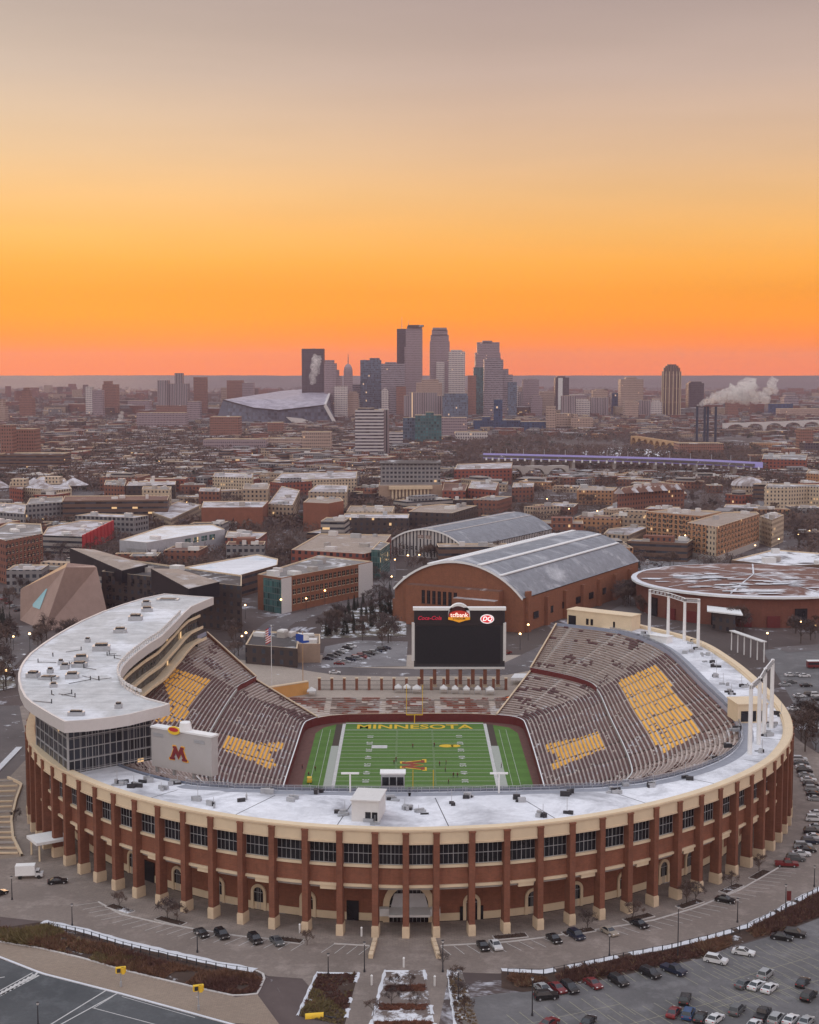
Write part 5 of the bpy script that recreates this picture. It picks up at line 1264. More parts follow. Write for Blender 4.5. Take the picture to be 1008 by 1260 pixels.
ordw = ['first', 'second', 'third', 'fourth', 'fifth', 'sixth', 'seventh', 'eighth', 'ninth', 'tenth', 'eleventh', 'twelfth', 'thirteenth', 'fourteenth', 'fifteenth', 'sixteenth', 'seventeenth', 'eighteenth', 'nineteenth', 'twentieth'] + ['twenty-' + q for q in 'first second third fourth fifth sixth seventh eighth ninth'.split()] + ['thirtieth'] + ['thirty-' + q for q in 'first second third fourth fifth sixth seventh eighth ninth'.split()] + ['fortieth'] + ['forty-' + q for q in 'first second third fourth fifth sixth seventh eighth ninth'.split()] + ['fiftieth'] + ['fifty-' + q for q in 'first second third fourth fifth sixth seventh eighth ninth'.split()]
kw_ = {'sedan': 'sedan', 'suv': 'tall car', 'pickup': 'pickup truck'}
for i, (c_, k_, x, y) in enumerate(row): car(k_, c_, x, y, -.12 + .02 * (i % 3), f'{c_} {kw_[k_]}, {ordw[i]} from the front in the slanted row right of the stadium', G2)
G3 = 'cars in the lower right parking lot'
for k_, c_, x, y, a, lb in (('sedan', 'silver', 669, 1220, -1.1, 'grey silver sedan at the bed edge, leftmost in the right lot'), ('sedan', 'red', 686, 1219, -1.1, 'dark red sedan between a silver and a black car by the bed'), ('suv', 'black', 701, 1219, -1.15, 'black car right of a dark red sedan by the bed'), ('sedan', 'red', 730, 1213.5, -1.1, 'dark red sedan alone by the bed, left of a black car'),
    ('suv', 'black', 761, 1210.5, -1.05, 'black tall car by the bed right of the lone dark red sedan'), ('suv', 'black', 800, 1201, -.95, 'black tall car by the bed left of the navy pickup'), ('pickup', 'navy', 829, 1197, -.85, 'navy blue pickup parked by the bed'), ('suv', 'white', 881, 1184.5, -.5, 'white tall car alone in the lane, left of another white car'),
    ('sedan', 'white', 915, 1174.5, -.4, 'white sedan alone in the lane just below the bed'), ('sedan', 'black', 962, 1156, -.4, 'black sedan below the right bed, front of a pair'), ('suv', 'black', 978, 1152, -.4, 'black tall car below the right bed, rear of a pair'), ('suv', 'silver', 942, 1202, .95, 'silver tall car behind the two white ones of the middle cluster'),
    ('sedan', 'grey', 916, 1214, .75, 'dark grey sedan left in the middle cluster of four'), ('sedan', 'white', 931, 1215.5, .85, 'white sedan left of another white one in the middle cluster'), ('sedan', 'white', 947, 1219, .9, 'white sedan right in the middle cluster of four'), ('sedan', 'black', 988, 1212, 1.0, 'black sedan right of the middle cluster'),
    ('suv', 'black', 995, 1229, .95, 'black tall car near the right edge below a black sedan'), ('suv', 'black', 843, 1233, 1.25, 'black tall car behind the bright blue one'), ('sedan', 'red', 829, 1249, 1.1, 'dark red sedan left of the bright blue car'), ('suv', 'blue', 847, 1251, 1.2, 'bright blue tall car in the front row of the lot'),
    ('sedan', 'black', 862, 1255, 1.15, 'black sedan between the blue and the white cars'), ('sedan', 'white', 880, 1257, .9, 'white sedan right of a black one in the front row'), ('suv', 'grey', 907, 1246, 1.0, 'dark grey tall car alone between front rows'), ('pickup', 'black', 938, 1252, 1.05, 'black pickup in the front row on the right'),
    ('suv', 'silver', 955, 1257, 1.0, 'silver tall car right of the black pickup'), ('sedan', 'white', 973, 1258, .95, 'white sedan right of the silver tall car in the front row'), ('sedan', 'silver', 992, 1260, .95, 'silver sedan at the bottom right corner'), ('sedan', 'black', 724, 1260, 1.1, 'black sedan cut by the bottom edge'), ('sedan', 'white', 928, 1264, 1.0, 'white sedan cut by the bottom edge under the black pickup'), ('sedan', 'red', 676, 1262, .9, 'dark red sedan cut by the bottom edge near the tall lamp'), ('suv', 'black', 672, 1229, .2, 'black tall car standing in the lane at the left end of the lot') ):
    car(k_, c_, x, y, a, lb, G3)
# distant car parks
G4 = 'cars in the snowy car park behind the plaza'
cols = ['white', 'silver', 'black', 'grey', 'white', 'navy', 'red', 'black']
for r_i, (x0_, y0_, x1_, y1_, n_, rn) in enumerate(((404, 812, 432, 797, 7, 'left'), (440, 812, 475, 799, 8, 'right'), (418, 818, 452, 806, 6, 'front'))):
    for i in range(n_):
        f = i / (n_ - 1); c_ = rnd.choice(cols); car(rnd.choice(('sedan', 'suv')), c_, x0_ + (x1_ - x0_) * f, y0_ + (y1_ - y0_) * f, -.25, f'{c_} car, {ordw[i]} from the front, {rn} row of the snowy plaza lot', G4)
car('sedan', 'white', 412, 829, .1, 'white car alone on the road left of the scoreboard', G4); car('suv', 'red', 624, 805, .9, 'red car with its tail light on, on the road right of the scoreboard', G4)
G5 = 'cars in the lot right of the stadium'
for i, (x, y, c_, k_) in enumerate(((973, 832, 'white', 'sedan'), (982, 832, 'silver', 'sedan'), (990, 833, 'white', 'sedan'), (966, 844, 'silver', 'sedan'), (973, 841, 'grey', 'sedan'), (992, 845, 'black', 'sedan'), (984, 858, 'white', 'sedan'), (997, 857, 'black', 'suv'), (1004, 857, 'white', 'suv'), (1006, 862, 'black', 'sedan'), (976, 874, 'white', 'sedan'), (998, 888, 'navy', 'sedan'), (1008, 897, 'white', 'sedan'))):
    car(k_, c_, x, y, .1, ['white sedan, leftmost of three by the far edge of the right lot', 'silver sedan, middle of three by the far edge of the right lot', 'white sedan, rightmost of three by the far edge of the right lot', 'silver sedan behind the second light frame', 'grey sedan behind the silver one near the light frame', 'black sedan alone in the middle of the right lot', 'white sedan in front of the black ones in the right lot', 'black tall car beside a white tall car in the right lot', 'white tall car at the right edge beside a black one', 'black sedan at the right edge in front of the white tall car', 'white sedan just beyond the stadium rim on the right', 'navy sedan among brown shrubs right of the rim', 'white sedan cut by the right edge below the navy one'][i], G5)
# box truck
g_ = P(38, 1080); bt = thing('box_truck', 'white box truck parked left of the stadium beside a black car', 'truck', g_, .12)
b = MB(); b.box((-1.2, 0, .9), (4.6, 2.3, 2.4)); o = b.build('cargo_box', M['white']); o.parent = bt
b = MB(); b.prism([(1.15, -.95), (2.9, -.95), (2.9, .95), (1.15, .95)], .5, 1.3); b.prism([(1.15, -.9), (2.1, -.9), (2.1, .9), (1.15, .9)], 1.3, 2.1); o = b.build('cab', PA['white']); o.parent = bt
b = MB(); b.box((2.12, 0, 1.35), (.06, 1.6, .65)); b.box((1.7, 0, 1.45), (.7, 1.86, .5)); o = b.build('windscreen', M['carglass']); o.parent = bt
for x in (-2.4, 2.0):
    for sy in (-1, 1): b = MB(); b.tube((x, sy * .8, .45), (x, sy * 1.12, .45), .45, n=12); o = b.build('wheel', M['rubber']); o.parent = bt

# ================================================================== PLANTS
def branch(mb, p, d, l, r, dep, tips):
    q = p + d * l; mb.tube(p, q, r, r * .62, 5 if dep > 2 else 3, cap=False)
    if dep == 0: tips.append(q); return
    for i in range(3 if dep > 1 else 2):
        a = rnd.uniform(0, 2 * PI); s_ = rnd.uniform(.35, .75); o_ = d.orthogonal().normalized(); o_.rotate(Matrix.Rotation(a, 3, d))
        nd = (d + o_ * s_ + Vector((0, 0, .12))).normalized(); branch(mb, p.lerp(q, rnd.uniform(.6, 1)), nd, l * rnd.uniform(.6, .8), r * .55, dep - 1, tips)
def bare_tree(name, lab, hgt_, spread, seed, twm, nt_=7):
    rnd.seed(seed); r_ = thing(name, lab, 'tree', (0, 0, 0)); b = MB(); tips = []
    b.tube((0, 0, -.1), (0, 0, hgt_ * .28), .022 * hgt_, .016 * hgt_, 7, cap=False)
    for i in range(4):
        a = i * PI / 2 + rnd.uniform(-.4, .4); branch(b, Vector((0, 0, hgt_ * (.22 + .03 * i))), Vector((math.cos(a) * spread, math.sin(a) * spread, 1)).normalized(), hgt_ * .27, .011 * hgt_, 3, tips)
    branch(b, Vector((0, 0, hgt_ * .28)), Vector((0, 0, 1)), hgt_ * .27, .014 * hgt_, 3, tips)
    b.build('trunk', M['bark'], r_); t_ = MB()
    for tp in tips:
        for _ in range(nt_):
            d = Vector((rnd.gauss(0, 1), rnd.gauss(0, 1), rnd.gauss(.5, .8))).normalized(); l = rnd.uniform(.06, .16) * hgt_; w_ = d.orthogonal().normalized() * .010 * hgt_
            s0_ = tp + Vector((rnd.gauss(0, .03), rnd.gauss(0, .03), rnd.gauss(0, .03))) * hgt_
            t_.face([s0_ - w_, s0_ + w_, s0_ + d * l])
    t_.build('crown', twm, r_); register(r_); return r_
def conifer(name, lab, h_, seed):
    rnd.seed(seed); r_ = thing(name, lab, 'tree', (0, 0, 0)); b = MB(); b.tube((0, 0, 0), (0, 0, h_ * .9), .02 * h_, .005 * h_, 6); b.build('trunk', M['bark'], r_); t_ = MB()
    for i in range(420):
        f = rnd.random() ** .7; z = h_ * (.08 + .92 * (1 - f)) ; R_ = h_ * .24 * f * rnd.uniform(.6, 1.05); a = rnd.uniform(0, 2 * PI); d = Vector((math.cos(a), math.sin(a), -.25))
        s_ = Vector((0, 0, z)) + d * R_ * .35; e_ = Vector((0, 0, z)) + d * R_; w_ = Vector((-d.y, d.x, .2)) * .05 * h_ * rnd.uniform(.5, 1); t_.face([s_ - w_, s_ + w_, e_])
    t_.build('crown', M['needle'], r_); register(r_); return r_
TP = [bare_tree('bare_tree', 'bare brown leafless tree', 9, .9, 11, M['twig']), bare_tree('bare_tree', 'bare brown leafless tree', 10, .7, 12, M['twig2']), bare_tree('bare_tree', 'bare brown leafless tree', 8, 1.2, 13, M['twig'], 9)]
CP = conifer('pine_tree', 'dark evergreen conifer', 10, 21)
for i, o in enumerate(TP + [CP]): o.location = (0, -300 - i * 20, 0)
rnd.seed(77)
DONE = set()
def plant(proto, px, py, lab, grp, s_=1.0, g_=None):
    g_ = P(px, py) if g_ is None else g_
    if proto.name not in DONE:
        DONE.add(proto.name); proto.location = g_; proto['label'] = lab; proto['group'] = grp; proto.scale = (s_, s_, s_); return proto
    return dup(proto, g_, rnd.uniform(0, 6.28), lab, grp, s_)
# shrub masses of the beds: uncountable ground cover
def undergrowth(name, polys, n_, mats, hmax, seed, snow=0.0):
    rnd.seed(seed); q_ = MB()
    for poly in polys:
        pp_ = [(p.x, p.y) for p in poly]; xa, xb = min(p[0] for p in pp_), max(p[0] for p in pp_); ya, yb = min(p[1] for p in pp_), max(p[1] for p in pp_)
        k = 0; tries = 0
        while k < n_ and tries < n_ * 30:
            tries += 1; x = rnd.uniform(xa, xb); y = rnd.uniform(ya, yb)
            if not inpoly(x, y, pp_): continue
            dns = noise.noise(Vector((x * .12, y * .12, seed)))
            if dns < -.34: continue
            k += 1; h_ = hmax * (.45 + .7 * max(0, dns + .3)) * rnd.uniform(.6, 1.1); mi = (0 if noise.noise(Vector((x * .05, y * .05, seed + 5))) > .0 else 1) if rnd.random() < .8 else rnd.randrange(len(mats))
            for _ in range(16):
                d = Vector((rnd.gauss(0, .75), rnd.gauss(0, .75), rnd.uniform(.3, 1))).normalized(); b0 = Vector((x, y, 0)) + d * h_ * rnd.uniform(0, .5); w_ = d.orthogonal().normalized() * rnd.uniform(.05, .12)
                q_.face([b0 - w_, b0 + w_, b0 + d * h_ * rnd.uniform(.4, .7) + Vector((0, 0, rnd.uniform(-.1, .15)))], mi)
    return q_.build(name, mats, kind='stuff')
SH = [plain('olive_twigs', (.150, .115, .050), .9, .4, .6), plain('russet_twigs', (.150, .078, .048), .9, .4, .6), plain('dark_red_twigs', (.095, .045, .036), .9, .4, .6), plain('straw_grass', (.20, .14, .08), .9, .3, .6)]
o = undergrowth('shrub_bed', [XY([(-20, 1130), (0, 1143), (54, 1138), (101, 1160), (180, 1184), (185, 1200), (152, 1193), (101, 1178), (51, 1166), (0, 1158), (-30, 1149)])], 2300, [SH[0], SH[1], SH[3]], 2.3, 3)
o = undergrowth('shrub_bed', [XY([(101, 1157), (152, 1172), (209, 1187), (270, 1199), (310, 1201), (322, 1206), (314, 1221), (290, 1224), (253, 1216), (202, 1204), (152, 1192)])], 2000, [SH[2], SH[1], SH[1]], 1.9, 4)
o = undergrowth('shrub_bed', [XY([(625, 1203), (668, 1203), (719, 1193), (769, 1182), (823, 1172), (877, 1159), (924, 1145), (965, 1124), (1010, 1100), (1060, 1065), (1095, 1090), (1008, 1127), (955, 1147), (904, 1161), (870, 1175), (816, 1187), (735, 1203), (668, 1215), (640, 1214)])], 4600, [SH[1], SH[2], SH[3]], 1.9, 5)
o = undergrowth('shrub_bed', [XY([(393, 1199), (438, 1199), (421, 1262), (370, 1250)])], 800, [SH[2], SH[0], SH[1]], 1.0, 6)
for i, (ya, yb) in enumerate(((1206, 1220), (1229, 1243), (1251, 1262))):
    w0 = 475 - (ya - 1196) * .27; w1 = 522 + (ya - 1196) * .2
    undergrowth('hedge', [XY([(w0 + 2, ya + 7), (w1 - 2, ya + 7), (w1 - 1, yb), (w0 + 1, yb)])], 260, [plain('rust_hedge', (.20, .085, .055), .9, .3, .6), SH[2], SH[1]], .9, 8 + i)
undergrowth('hedge', [XY([(552, 1200), (566, 1200), (588, 1262), (562, 1262)])], 220, [SH[2], SH[3], SH[1]], .8, 15)
for i, (x, y) in enumerate(((148, 1119), (210, 1134), (352, 1157), (628, 1153), (712, 1147), (786, 1130), (849, 1113), (900, 1094), (935, 1077))):
    g_ = P(x, y); a = OUT.ang(OUT.near((g_.x, g_.y))); v_ = thing('kerb_planter', ['kerb planter of dark soil at the left end of the stalls', 'kerb planter of dark soil, second from the left', 'kerb planter behind the dark grey car', 'kerb planter right of the white and black sedans', 'kerb planter left of the beige sedan', 'kerb planter left of the black sedan on the right', 'kerb planter beyond the middle of the right stalls', 'snowy kerb planter above the lone black sedan', 'kerb planter at the end of the right stalls'][i], 'planter', g_, a)
    b = MB(); b.box((0, 0, 0), (7.5, 2.4, .2)); o = b.build('rim', M['kerb']); o.parent = v_
    b = MB(); b.box((0, 0, .12), (7.1, 2.0, .14)); 
    for _ in range(60):
        x_, y_ = rnd.uniform(-3.4, 3.4), rnd.uniform(-.9, .9); b.face([(x_ - .1, y_, .25), (x_ + .1, y_, .25), (x_ + rnd.uniform(-.2, .2), y_, rnd.uniform(.4, .8))])
    o = b.build('soil', M['mulch']); o.parent = v_
yl = ['left of the main entrance', 'right of the main entrance']
PT = 'young bare trees on the near side'
for i, (x, y, s_) in enumerate(((147, 1117, .45), (206, 1132, .55), (218, 1133, .55), (378, 1163, .4), (723, 1146, .5), (779, 1132, .6), (845, 1112, .6), (856, 1110, .5), (900, 1092, .5), (934, 1073, .5), (20, 1010, .35), (487, 1215, .35), (505, 1216, .35), (482, 1238, .4), (512, 1238, .4), (560, 1212, .45), (566, 1232, .45), (572, 1250, .5), (460, 1250, .4), (545, 1190, .35))):
    g_ = P(x, y); side = 'left' if x < 440 else ('middle' if x < 580 else 'right')
    plant(TP[i % 3], x, y, ['young bare tree in the leftmost kerb planter', 'young bare tree, left of a pair in the second kerb planter', 'young bare tree, right of a pair in the second kerb planter', 'small bare tree behind the dark grey car', 'young bare tree beside the beige sedan', 'young bare tree left of the black sedan on the right kerb', 'young bare tree, left of a pair in the right kerb planter', 'young bare tree, right of a pair in the right kerb planter', 'young bare tree in the snowy kerb planter', 'young bare tree in the last kerb planter on the right', 'tiny bare tree beside the terrace steps', 'small bare tree, left one between the first two hedges', 'small bare tree, right one between the first two hedges', 'small bare tree, left one below the second hedge', 'small bare tree, right one below the second hedge', 'small bare tree at the top of the narrow right bed', 'small bare tree in the middle of the narrow right bed', 'small bare tree at the bottom of the narrow right bed', 'small bare tree at the bottom left of the middle bed', 'small bare tree at the top end of the right stone wall'][i], PT, s_)

# ================================================================== CITY BUILDINGS
FACP = {}
def fac(kind):
    if kind in FACP: return FACP[kind]
    T_ = {'brick': dict(c=(.20, .085, .060), bay=3.6, fl=3.9, ww=.42, wh=.48, brick=False),
          'redbrick': dict(c=(.23, .07, .05), bay=4.2, fl=3.9, ww=.45, wh=.5),
          'orange': dict(c=(.38, .20, .11), bay=3.4, fl=3.4, ww=.4, wh=.5, lit=.015),
          'tan': dict(c=(.36, .27, .20), bay=3.4, fl=3.6, ww=.45, wh=.5, lit=.015),
          'cream': dict(c=(.48, .38, .28), bay=3.2, fl=3.4, ww=.4, wh=.5, lit=.015),
          'grey': dict(c=(.22, .21, .215), bay=3.6, fl=3.8, ww=.6, wh=.5),
          'pale': dict(c=(.40, .40, .43), bay=6, fl=5, ww=.0, wh=.0, lit=0),
          'dark': dict(c=(.060, .045, .042), bay=4.2, fl=3.8, ww=.4, wh=.5, lit=.015),
          'brown': dict(c=(.13, .078, .058), bay=4, fl=4, ww=.7, wh=.36, strip=True),
          'glass': dict(c=(.10, .15, .15), glass=(.04, .10, .10), bay=1.8, fl=3.2, ww=.86, wh=.86, lit=.02, rough=.4),
          'concrete': dict(c=(.30, .27, .25), bay=5, fl=3.6, ww=.8, wh=.42, strip=True),
          'blank': dict(c=(.22, .085, .055), bay=0), 'blanktan': dict(c=(.34, .24, .18), bay=0), 'ribbed': dict(c=(.46, .43, .42), bay=2.6, fl=40, ww=.35, wh=.96, lit=0)}
    d = T_[kind]; FACP[kind] = facade('wall_' + kind, **d); return FACP[kind]
FOOT = []     # footprints (centre, radius) to keep fill-in buildings off
NAMED = []    # (px, py, short description) landmarks
def bld(poly, h_, wall, roof, lab, cat='building', name='building', z0=0, group=None, units=2, roofh=.7, para=True, seed=None, root=None, winpar=None, wall_name='wall'):
    poly = ccw([(p[0], p[1]) for p in poly]); cx_ = sum(p[0] for p in poly) / len(poly); cy_ = sum(p[1] for p in poly) / len(poly)
    r_ = root or thing(name, lab, cat, (cx_, cy_, 0), 0, group)
    if not root: FOOT.append((cx_, cy_, max(math.hypot(p[0] - cx_, p[1] - cy_) for p in poly), poly))
    b = MB(); b.prism(poly, z0, z0 + h_, 0, top=False, bottom=False)
    if para:
        try: ins_ = inset(poly, .45)
        except Exception: ins_ = poly
        n_ = len(poly)
        for i in range(n_):
            j = (i + 1) % n_
            b.face([(*poly[i], z0 + h_), (*poly[j], z0 + h_), (*ins_[j], z0 + h_), (*ins_[i], z0 + h_)], 1)
            b.face([(*ins_[i], z0 + h_), (*ins_[j], z0 + h_), (*ins_[j], z0 + h_ - roofh), (*ins_[i], z0 + h_ - roofh)], 1)
        b.build(wall_name, [wall, M['stone']], r_)
        b = MB(); fan(b, ins_, z0 + h_ - roofh + .02)
    else:
        b.build(wall_name, [wall], r_); b = MB(); fan(b, poly, z0 + h_)
    ro = b.build('roof', roof, r_)
    pc = [(p[0], p[1]) for p in poly]; d0 = Vector(poly[1]) - Vector(poly[0]); an = math.atan2(d0.y, d0.x)
    for _ in range(units):
        for _t in range(12):
            x = rnd.uniform(min(p[0] for p in poly), max(p[0] for p in poly)); y = rnd.uniform(min(p[1] for p in poly), max(p[1] for p in poly))
            if inpoly(x, y, inset(poly, 3.0)): break
        else: continue
        u_ = MB(); w_ = rnd.uniform(2, 7); u_.box((x, y, z0 + h_ - roofh), (w_, rnd.uniform(2, 5), rnd.uniform(1.5, 3.2)), an); u_.build('rooftop_unit', rnd.choice((M['offwhite'], M['steel'], M['concrete'], M['fascia'])), ro)
    return r_
def rp_px(pts, h_): return [P(x, y, h_).to_2d() for x, y in pts]
def quad_front(a, c_, dep_, h_=0.0):      # front edge from two ground pixels, depth away from camera
    A = P(*a); B_ = P(*c_); u_ = (B_ - A).normalized(); n_ = Vector((-u_.y, u_.x, 0))
    if n_.y < 0: n_ = -n_
    return [A.to_2d(), B_.to_2d(), (B_ + n_ * dep_).to_2d(), (A + n_ * dep_).to_2d()]
def face_windows(root, A, B_, z0, z1, nx, nz, wd, hd, mat, frame=None, arch=False, skip=0.0, wname='window'):
    # separate recessed-looking window parts along the wall from A to B (A left, B right seen from outside)
    A = Vector((A[0], A[1], 0)); B_ = Vector((B_[0], B_[1], 0)); u_ = (B_ - A).normalized(); n_ = Vector((u_.y, -u_.x, 0)); L_ = (B_ - A).length
    off = parent_off(root); me = None; an = math.atan2(u_.y, u_.x)
    mb = MB(); mb.box((0, 0, 0), (wd, .16, hd), 0, 0); mb.box((0, -.06, -.22), (wd + .3, .3, .2), 0, 1); mb.box((0, -.09, 0), (.09, .08, hd), 0, 1); mb.box((0, -.09, hd * .5), (wd, .08, .09), 0, 1)
    me = mb.mesh(wname, [mat, frame or M['stone']])
    for k in range(nz):
        for i in range(nx):
            if rnd.random() < skip: continue
            p = A + u_ * (L_ * (i + .5) / nx) + n_ * .03; z = z0 + (z1 - z0) * (k + .5) / nz - hd / 2
            o = bpy.data.objects.new(wname, me); C.objects.link(o); o.parent = root; o.location = Vector((p.x, p.y, z)) - off; o.rotation_euler = (0, 0, an)
def named(px, py, d): NAMED.append((px, py, d))

# ---- barrel-roofed brick arena behind the scoreboard
def barrel(name, lab, L_, R_, axis_len, eave, apex, wall, roofm, nseg=20):
    L_, R_ = Vector((*L_, 0)), Vector((*R_, 0)); u_ = (R_ - L_).normalized(); W_ = (R_ - L_).length; n_ = Vector((-u_.y, u_.x, 0)); n_ = n_ if n_.y > 0 else -n_
    r_ = thing(name, lab, 'arena', L_.lerp(R_, .5)); FOOT.append((*(L_.lerp(R_, .5) + n_ * axis_len / 2).to_2d(), axis_len * .6, [L_.to_2d(), R_.to_2d(), (R_ + n_ * axis_len).to_2d(), (L_ + n_ * axis_len).to_2d()]))
    rise = apex - eave; Rr = (W_ * W_ / 4 + rise * rise) / (2 * rise); zc = apex - Rr; a0_ = math.asin(min(1, W_ / 2 / Rr))
    prof = [(W_ / 2 + Rr * math.sin(-a0_ + 2 * a0_ * i / nseg), zc + Rr * math.cos(-a0_ + 2 * a0_ * i / nseg)) for i in range(nseg + 1)]
    def pt(x, z, d, off=0.0): return L_ + u_ * x + n_ * d + Vector((0, 0, z))
    b = MB(); b.face([pt(0, 0, 0), pt(W_, 0, 0)] + [pt(x, z, 0) for x, z in prof[::-1]]); b.face(([pt(0, 0, axis_len), pt(W_, 0, axis_len)] + [pt(x, z, axis_len) for x, z in prof[::-1]])[::-1])
    b.face([pt(W_, 0, 0), pt(W_, 0, axis_len), pt(W_, eave, axis_len), pt(W_, eave, 0)]); b.face([pt(0, 0, axis_len), pt(0, 0, 0), pt(0, eave, 0), pt(0, eave, axis_len)]); b.build('gable_wall', wall, r_)
    b = MB(); lift = lambda x, z: (x + (x - W_ / 2) * .012, z + .5)
    b.strip([pt(*lift(x, z), -1) for x, z in prof], [pt(*lift(x, z), axis_len + 1) for x, z in prof], 0)
    b.strip([pt(*lift(x, z), -1) for x, z in prof], [pt(x, z - .5, -1) for x, z in prof], 1)
    b.build('barrel_roof', [roofm, M['white']], r_, smooth=True)
    return r_, pt, W_, prof
m, t, bb = newmat('barrel_metal'); 
M['barrel'] = roofmat('grey_barrel_metal', (.22, .23, .255), .18, .03, sharp=.12)
wl = facade('arena_brick', (.23, .092, .052), bay=0, brick=True, var=.12)
Lw, Rw = P(486, 764).to_2d(), P(643.5, 779).to_2d()
WA, wpt, WW, wprof = barrel('brick_arena', 'large brick arena with a grey metal barrel roof behind the scoreboard', Lw, Rw, 150, 15.8, 31, wl, M['barrel'])
named(600, 720, 'brick barrel arena')
b = MB()
for f in (.12, .3, .48, .66, .84):   # pale monitor ribs running along the roof
    i = f * 20; x, z = wprof[int(i)]; b.beam(wpt(x, z + .7, 0), wpt(x, z + .7, 149), 2.4, .5)
b.build('roof_ridge', M['white'], WA)
b = MB(); b.prism([wpt(9, 0, -5).to_2d(), wpt(58, 0, -5).to_2d(), wpt(58, 0, 1).to_2d(), wpt(9, 0, 1).to_2d()], 0, 19, 0); b.build('front_block', wl, WA)
b = MB(); b.prism([wpt(36, 0, -9).to_2d(), wpt(58, 0, -9).to_2d(), wpt(58, 0, -5).to_2d(), wpt(36, 0, -5).to_2d()], 0, 15, 0); b.build('front_wing', wl, WA)
b = MB(); b.prism([wpt(36.3, 0, -8.7).to_2d(), wpt(57.7, 0, -8.7).to_2d(), wpt(57.7, 0, -5.1).to_2d(), wpt(36.3, 0, -5.1).to_2d()], 15, 15.25, 0); b.build('wing_roof', M['roofsnow'], WA)
b = MB(); b.prism([wpt(9.3, 0, -4.7).to_2d(), wpt(57.7, 0, -4.7).to_2d(), wpt(57.7, 0, 0).to_2d(), wpt(9.3, 0, 0).to_2d()], 19, 19.3, 0); b.build('block_roof', M['roofbrown'], WA)
face_windows(WA, wpt(17, 0, -5.05), wpt(37, 0, -5.05), 10.2, 17.8, 7, 1, 1.7, 6.2, M['winglass'], M['darksteel'])
for i in range(7):
    d = 4 + i * 22; b = MB(); p = wpt(WW + .7, 0, d); b.box((p.x, p.y, 0), (2.0, 3.2, 13.8 if i else 19), math.atan2((Rw - Lw).y, (Rw - Lw).x)); b.build('buttress', wl, WA)
b = MB(); b.prism([wpt(-7, 0, 10).to_2d(), wpt(0, 0, 10).to_2d(), wpt(0, 0, 60).to_2d(), wpt(-7, 0, 60).to_2d()], 0, 9, 0); b.build('side_annex', wl, WA)
for i in range(8): b = MB(); p = wpt(WW + .3, 0, 14 + i * 17); b.box((p.x, p.y, 5), (.5, 5, 3.2), math.atan2((Rw - Lw).y, (Rw - Lw).x)); b.build('side_window', M['winglass'], WA)
# ---- pale field house with barrel roof
Lf, Rf = P(477.6, 683).to_2d(), P(572.7, 690).to_2d()
FH, fpt, FWd, fprof = barrel('field_house', 'pale ribbed field house with a grey barrel roof, behind the brick barrel arena', Lf, Rf, 130, 7.8, 18.5, fac('ribbed'), M['barrel'])
named(560, 665, 'pale field house')
face_windows(FH, fpt(10, 0, -.05), fpt(FWd - 9, 0, -.05), 4.5, 7.5, 12, 1, 1.1, 2.6, M['winglass'], M['offwhite'])
face_windows(FH, fpt(FWd * .38, 0, -.05), fpt(FWd * .58, 0, -.05), 12.0, 15.2, 2, 1, 4.2, 2.2, M['bench'], M['offwhite'], wname='gable_panel')
b = MB(); x, z = fprof[10]; b.beam(fpt(x, z + .7, 0), fpt(x, z + .7, 129), 1, .4); x, z = fprof[14]; b.beam(fpt(x, z + .7, 0), fpt(x, z + .7, 129), .8, .3); b.build('roof_ridge', M['fascia'], FH)
# ---- round brick ice arena at the right
MC = Vector((175, 744, 0)); mr_ = 59
RAr = thing('round_arena', 'round brick arena with a flat brown roof striped by snow, right of the stadium', 'arena', MC)
FOOT.append((MC.x, MC.y, mr_ + 6, [(MC.x + mr_ * math.cos(i * PI / 8), MC.y + mr_ * math.sin(i * PI / 8)) for i in range(16)])); named(905, 715, 'round arena')
wlr = facade('round_brick', (.17, .062, .042), bay=0, brick=True, var=.12)
cp = [(MC.x + mr_ * math.cos(2 * PI * i / 40), MC.y + mr_ * .98 * math.sin(2 * PI * i / 40)) for i in range(40)]
b = MB(); b.prism(cp, 0, 14.4, 0, top=False, bottom=False); b.build('wall', wlr, RAr)
b = MB(); co_ = [(MC.x + (mr_ + 2.6) * math.cos(2 * PI * i / 40), MC.y + (mr_ + 2.6) * .98 * math.sin(2 * PI * i / 40)) for i in range(40)]; b.prism(co_, 14.0, 14.9, 0, top=False); b.build('eave', M['white'], RAr)
b = MB()
for k in range(40):
    j = (k + 1) % 40
    rr = lambda q, f: (MC.x + (q[0] - MC.x) * f, MC.y + (q[1] - MC.y) * f)
    for (f0, f1, z0_, z1_) in ((1.0, .955, 14.92, 15.2), (.955, .5, 15.2, 16.6), (.5, .0001, 16.6, 17.4)):
        mi = 1 if f0 == 1.0 else 0
        b.face([(*rr(co_[k], f0), z0_), (*rr(co_[j], f0), z0_), (*rr(co_[j], f1), z1_), (*rr(co_[k], f1), z1_)], mi)
m_rd = roofmat('brown_ballast_roof', (.165, .085, .066), .30, .045)
b.build('roof', [m_rd, M['snow']], RAr)
for k, a_ in enumerate((.15, .75, 1.35, 2.15, 2.75, 3.2, 3.7, 4.3, 5.1, 5.8)):
    b = MB(); a0 = Vector((MC.x, MC.y, 17.5)); e_ = Vector((MC.x + 57 * math.cos(a_), MC.y + 57 * math.sin(a_), 15.45)); d_ = (e_ - a0).normalized(); s_ = Vector((-d_.y, d_.x, 0)); A_, B__ = [], []
    for i in range(15):
        f = i / 14; p = a0.lerp(e_, f); p.z = 17.48 - .8 * f * 2 if f < .5 else 16.7 - 1.3 * (f - .5) * 2; p.z += .12; w_ = .25 + .9 * abs(noise.noise(Vector((i * .7, k, 0)))); A_.append(p - s_ * w_); B__.append(p + s_ * w_)
    b.strip(A_, B__); b.build('snow_stripe', M['snow'], RAr)
b = MB()
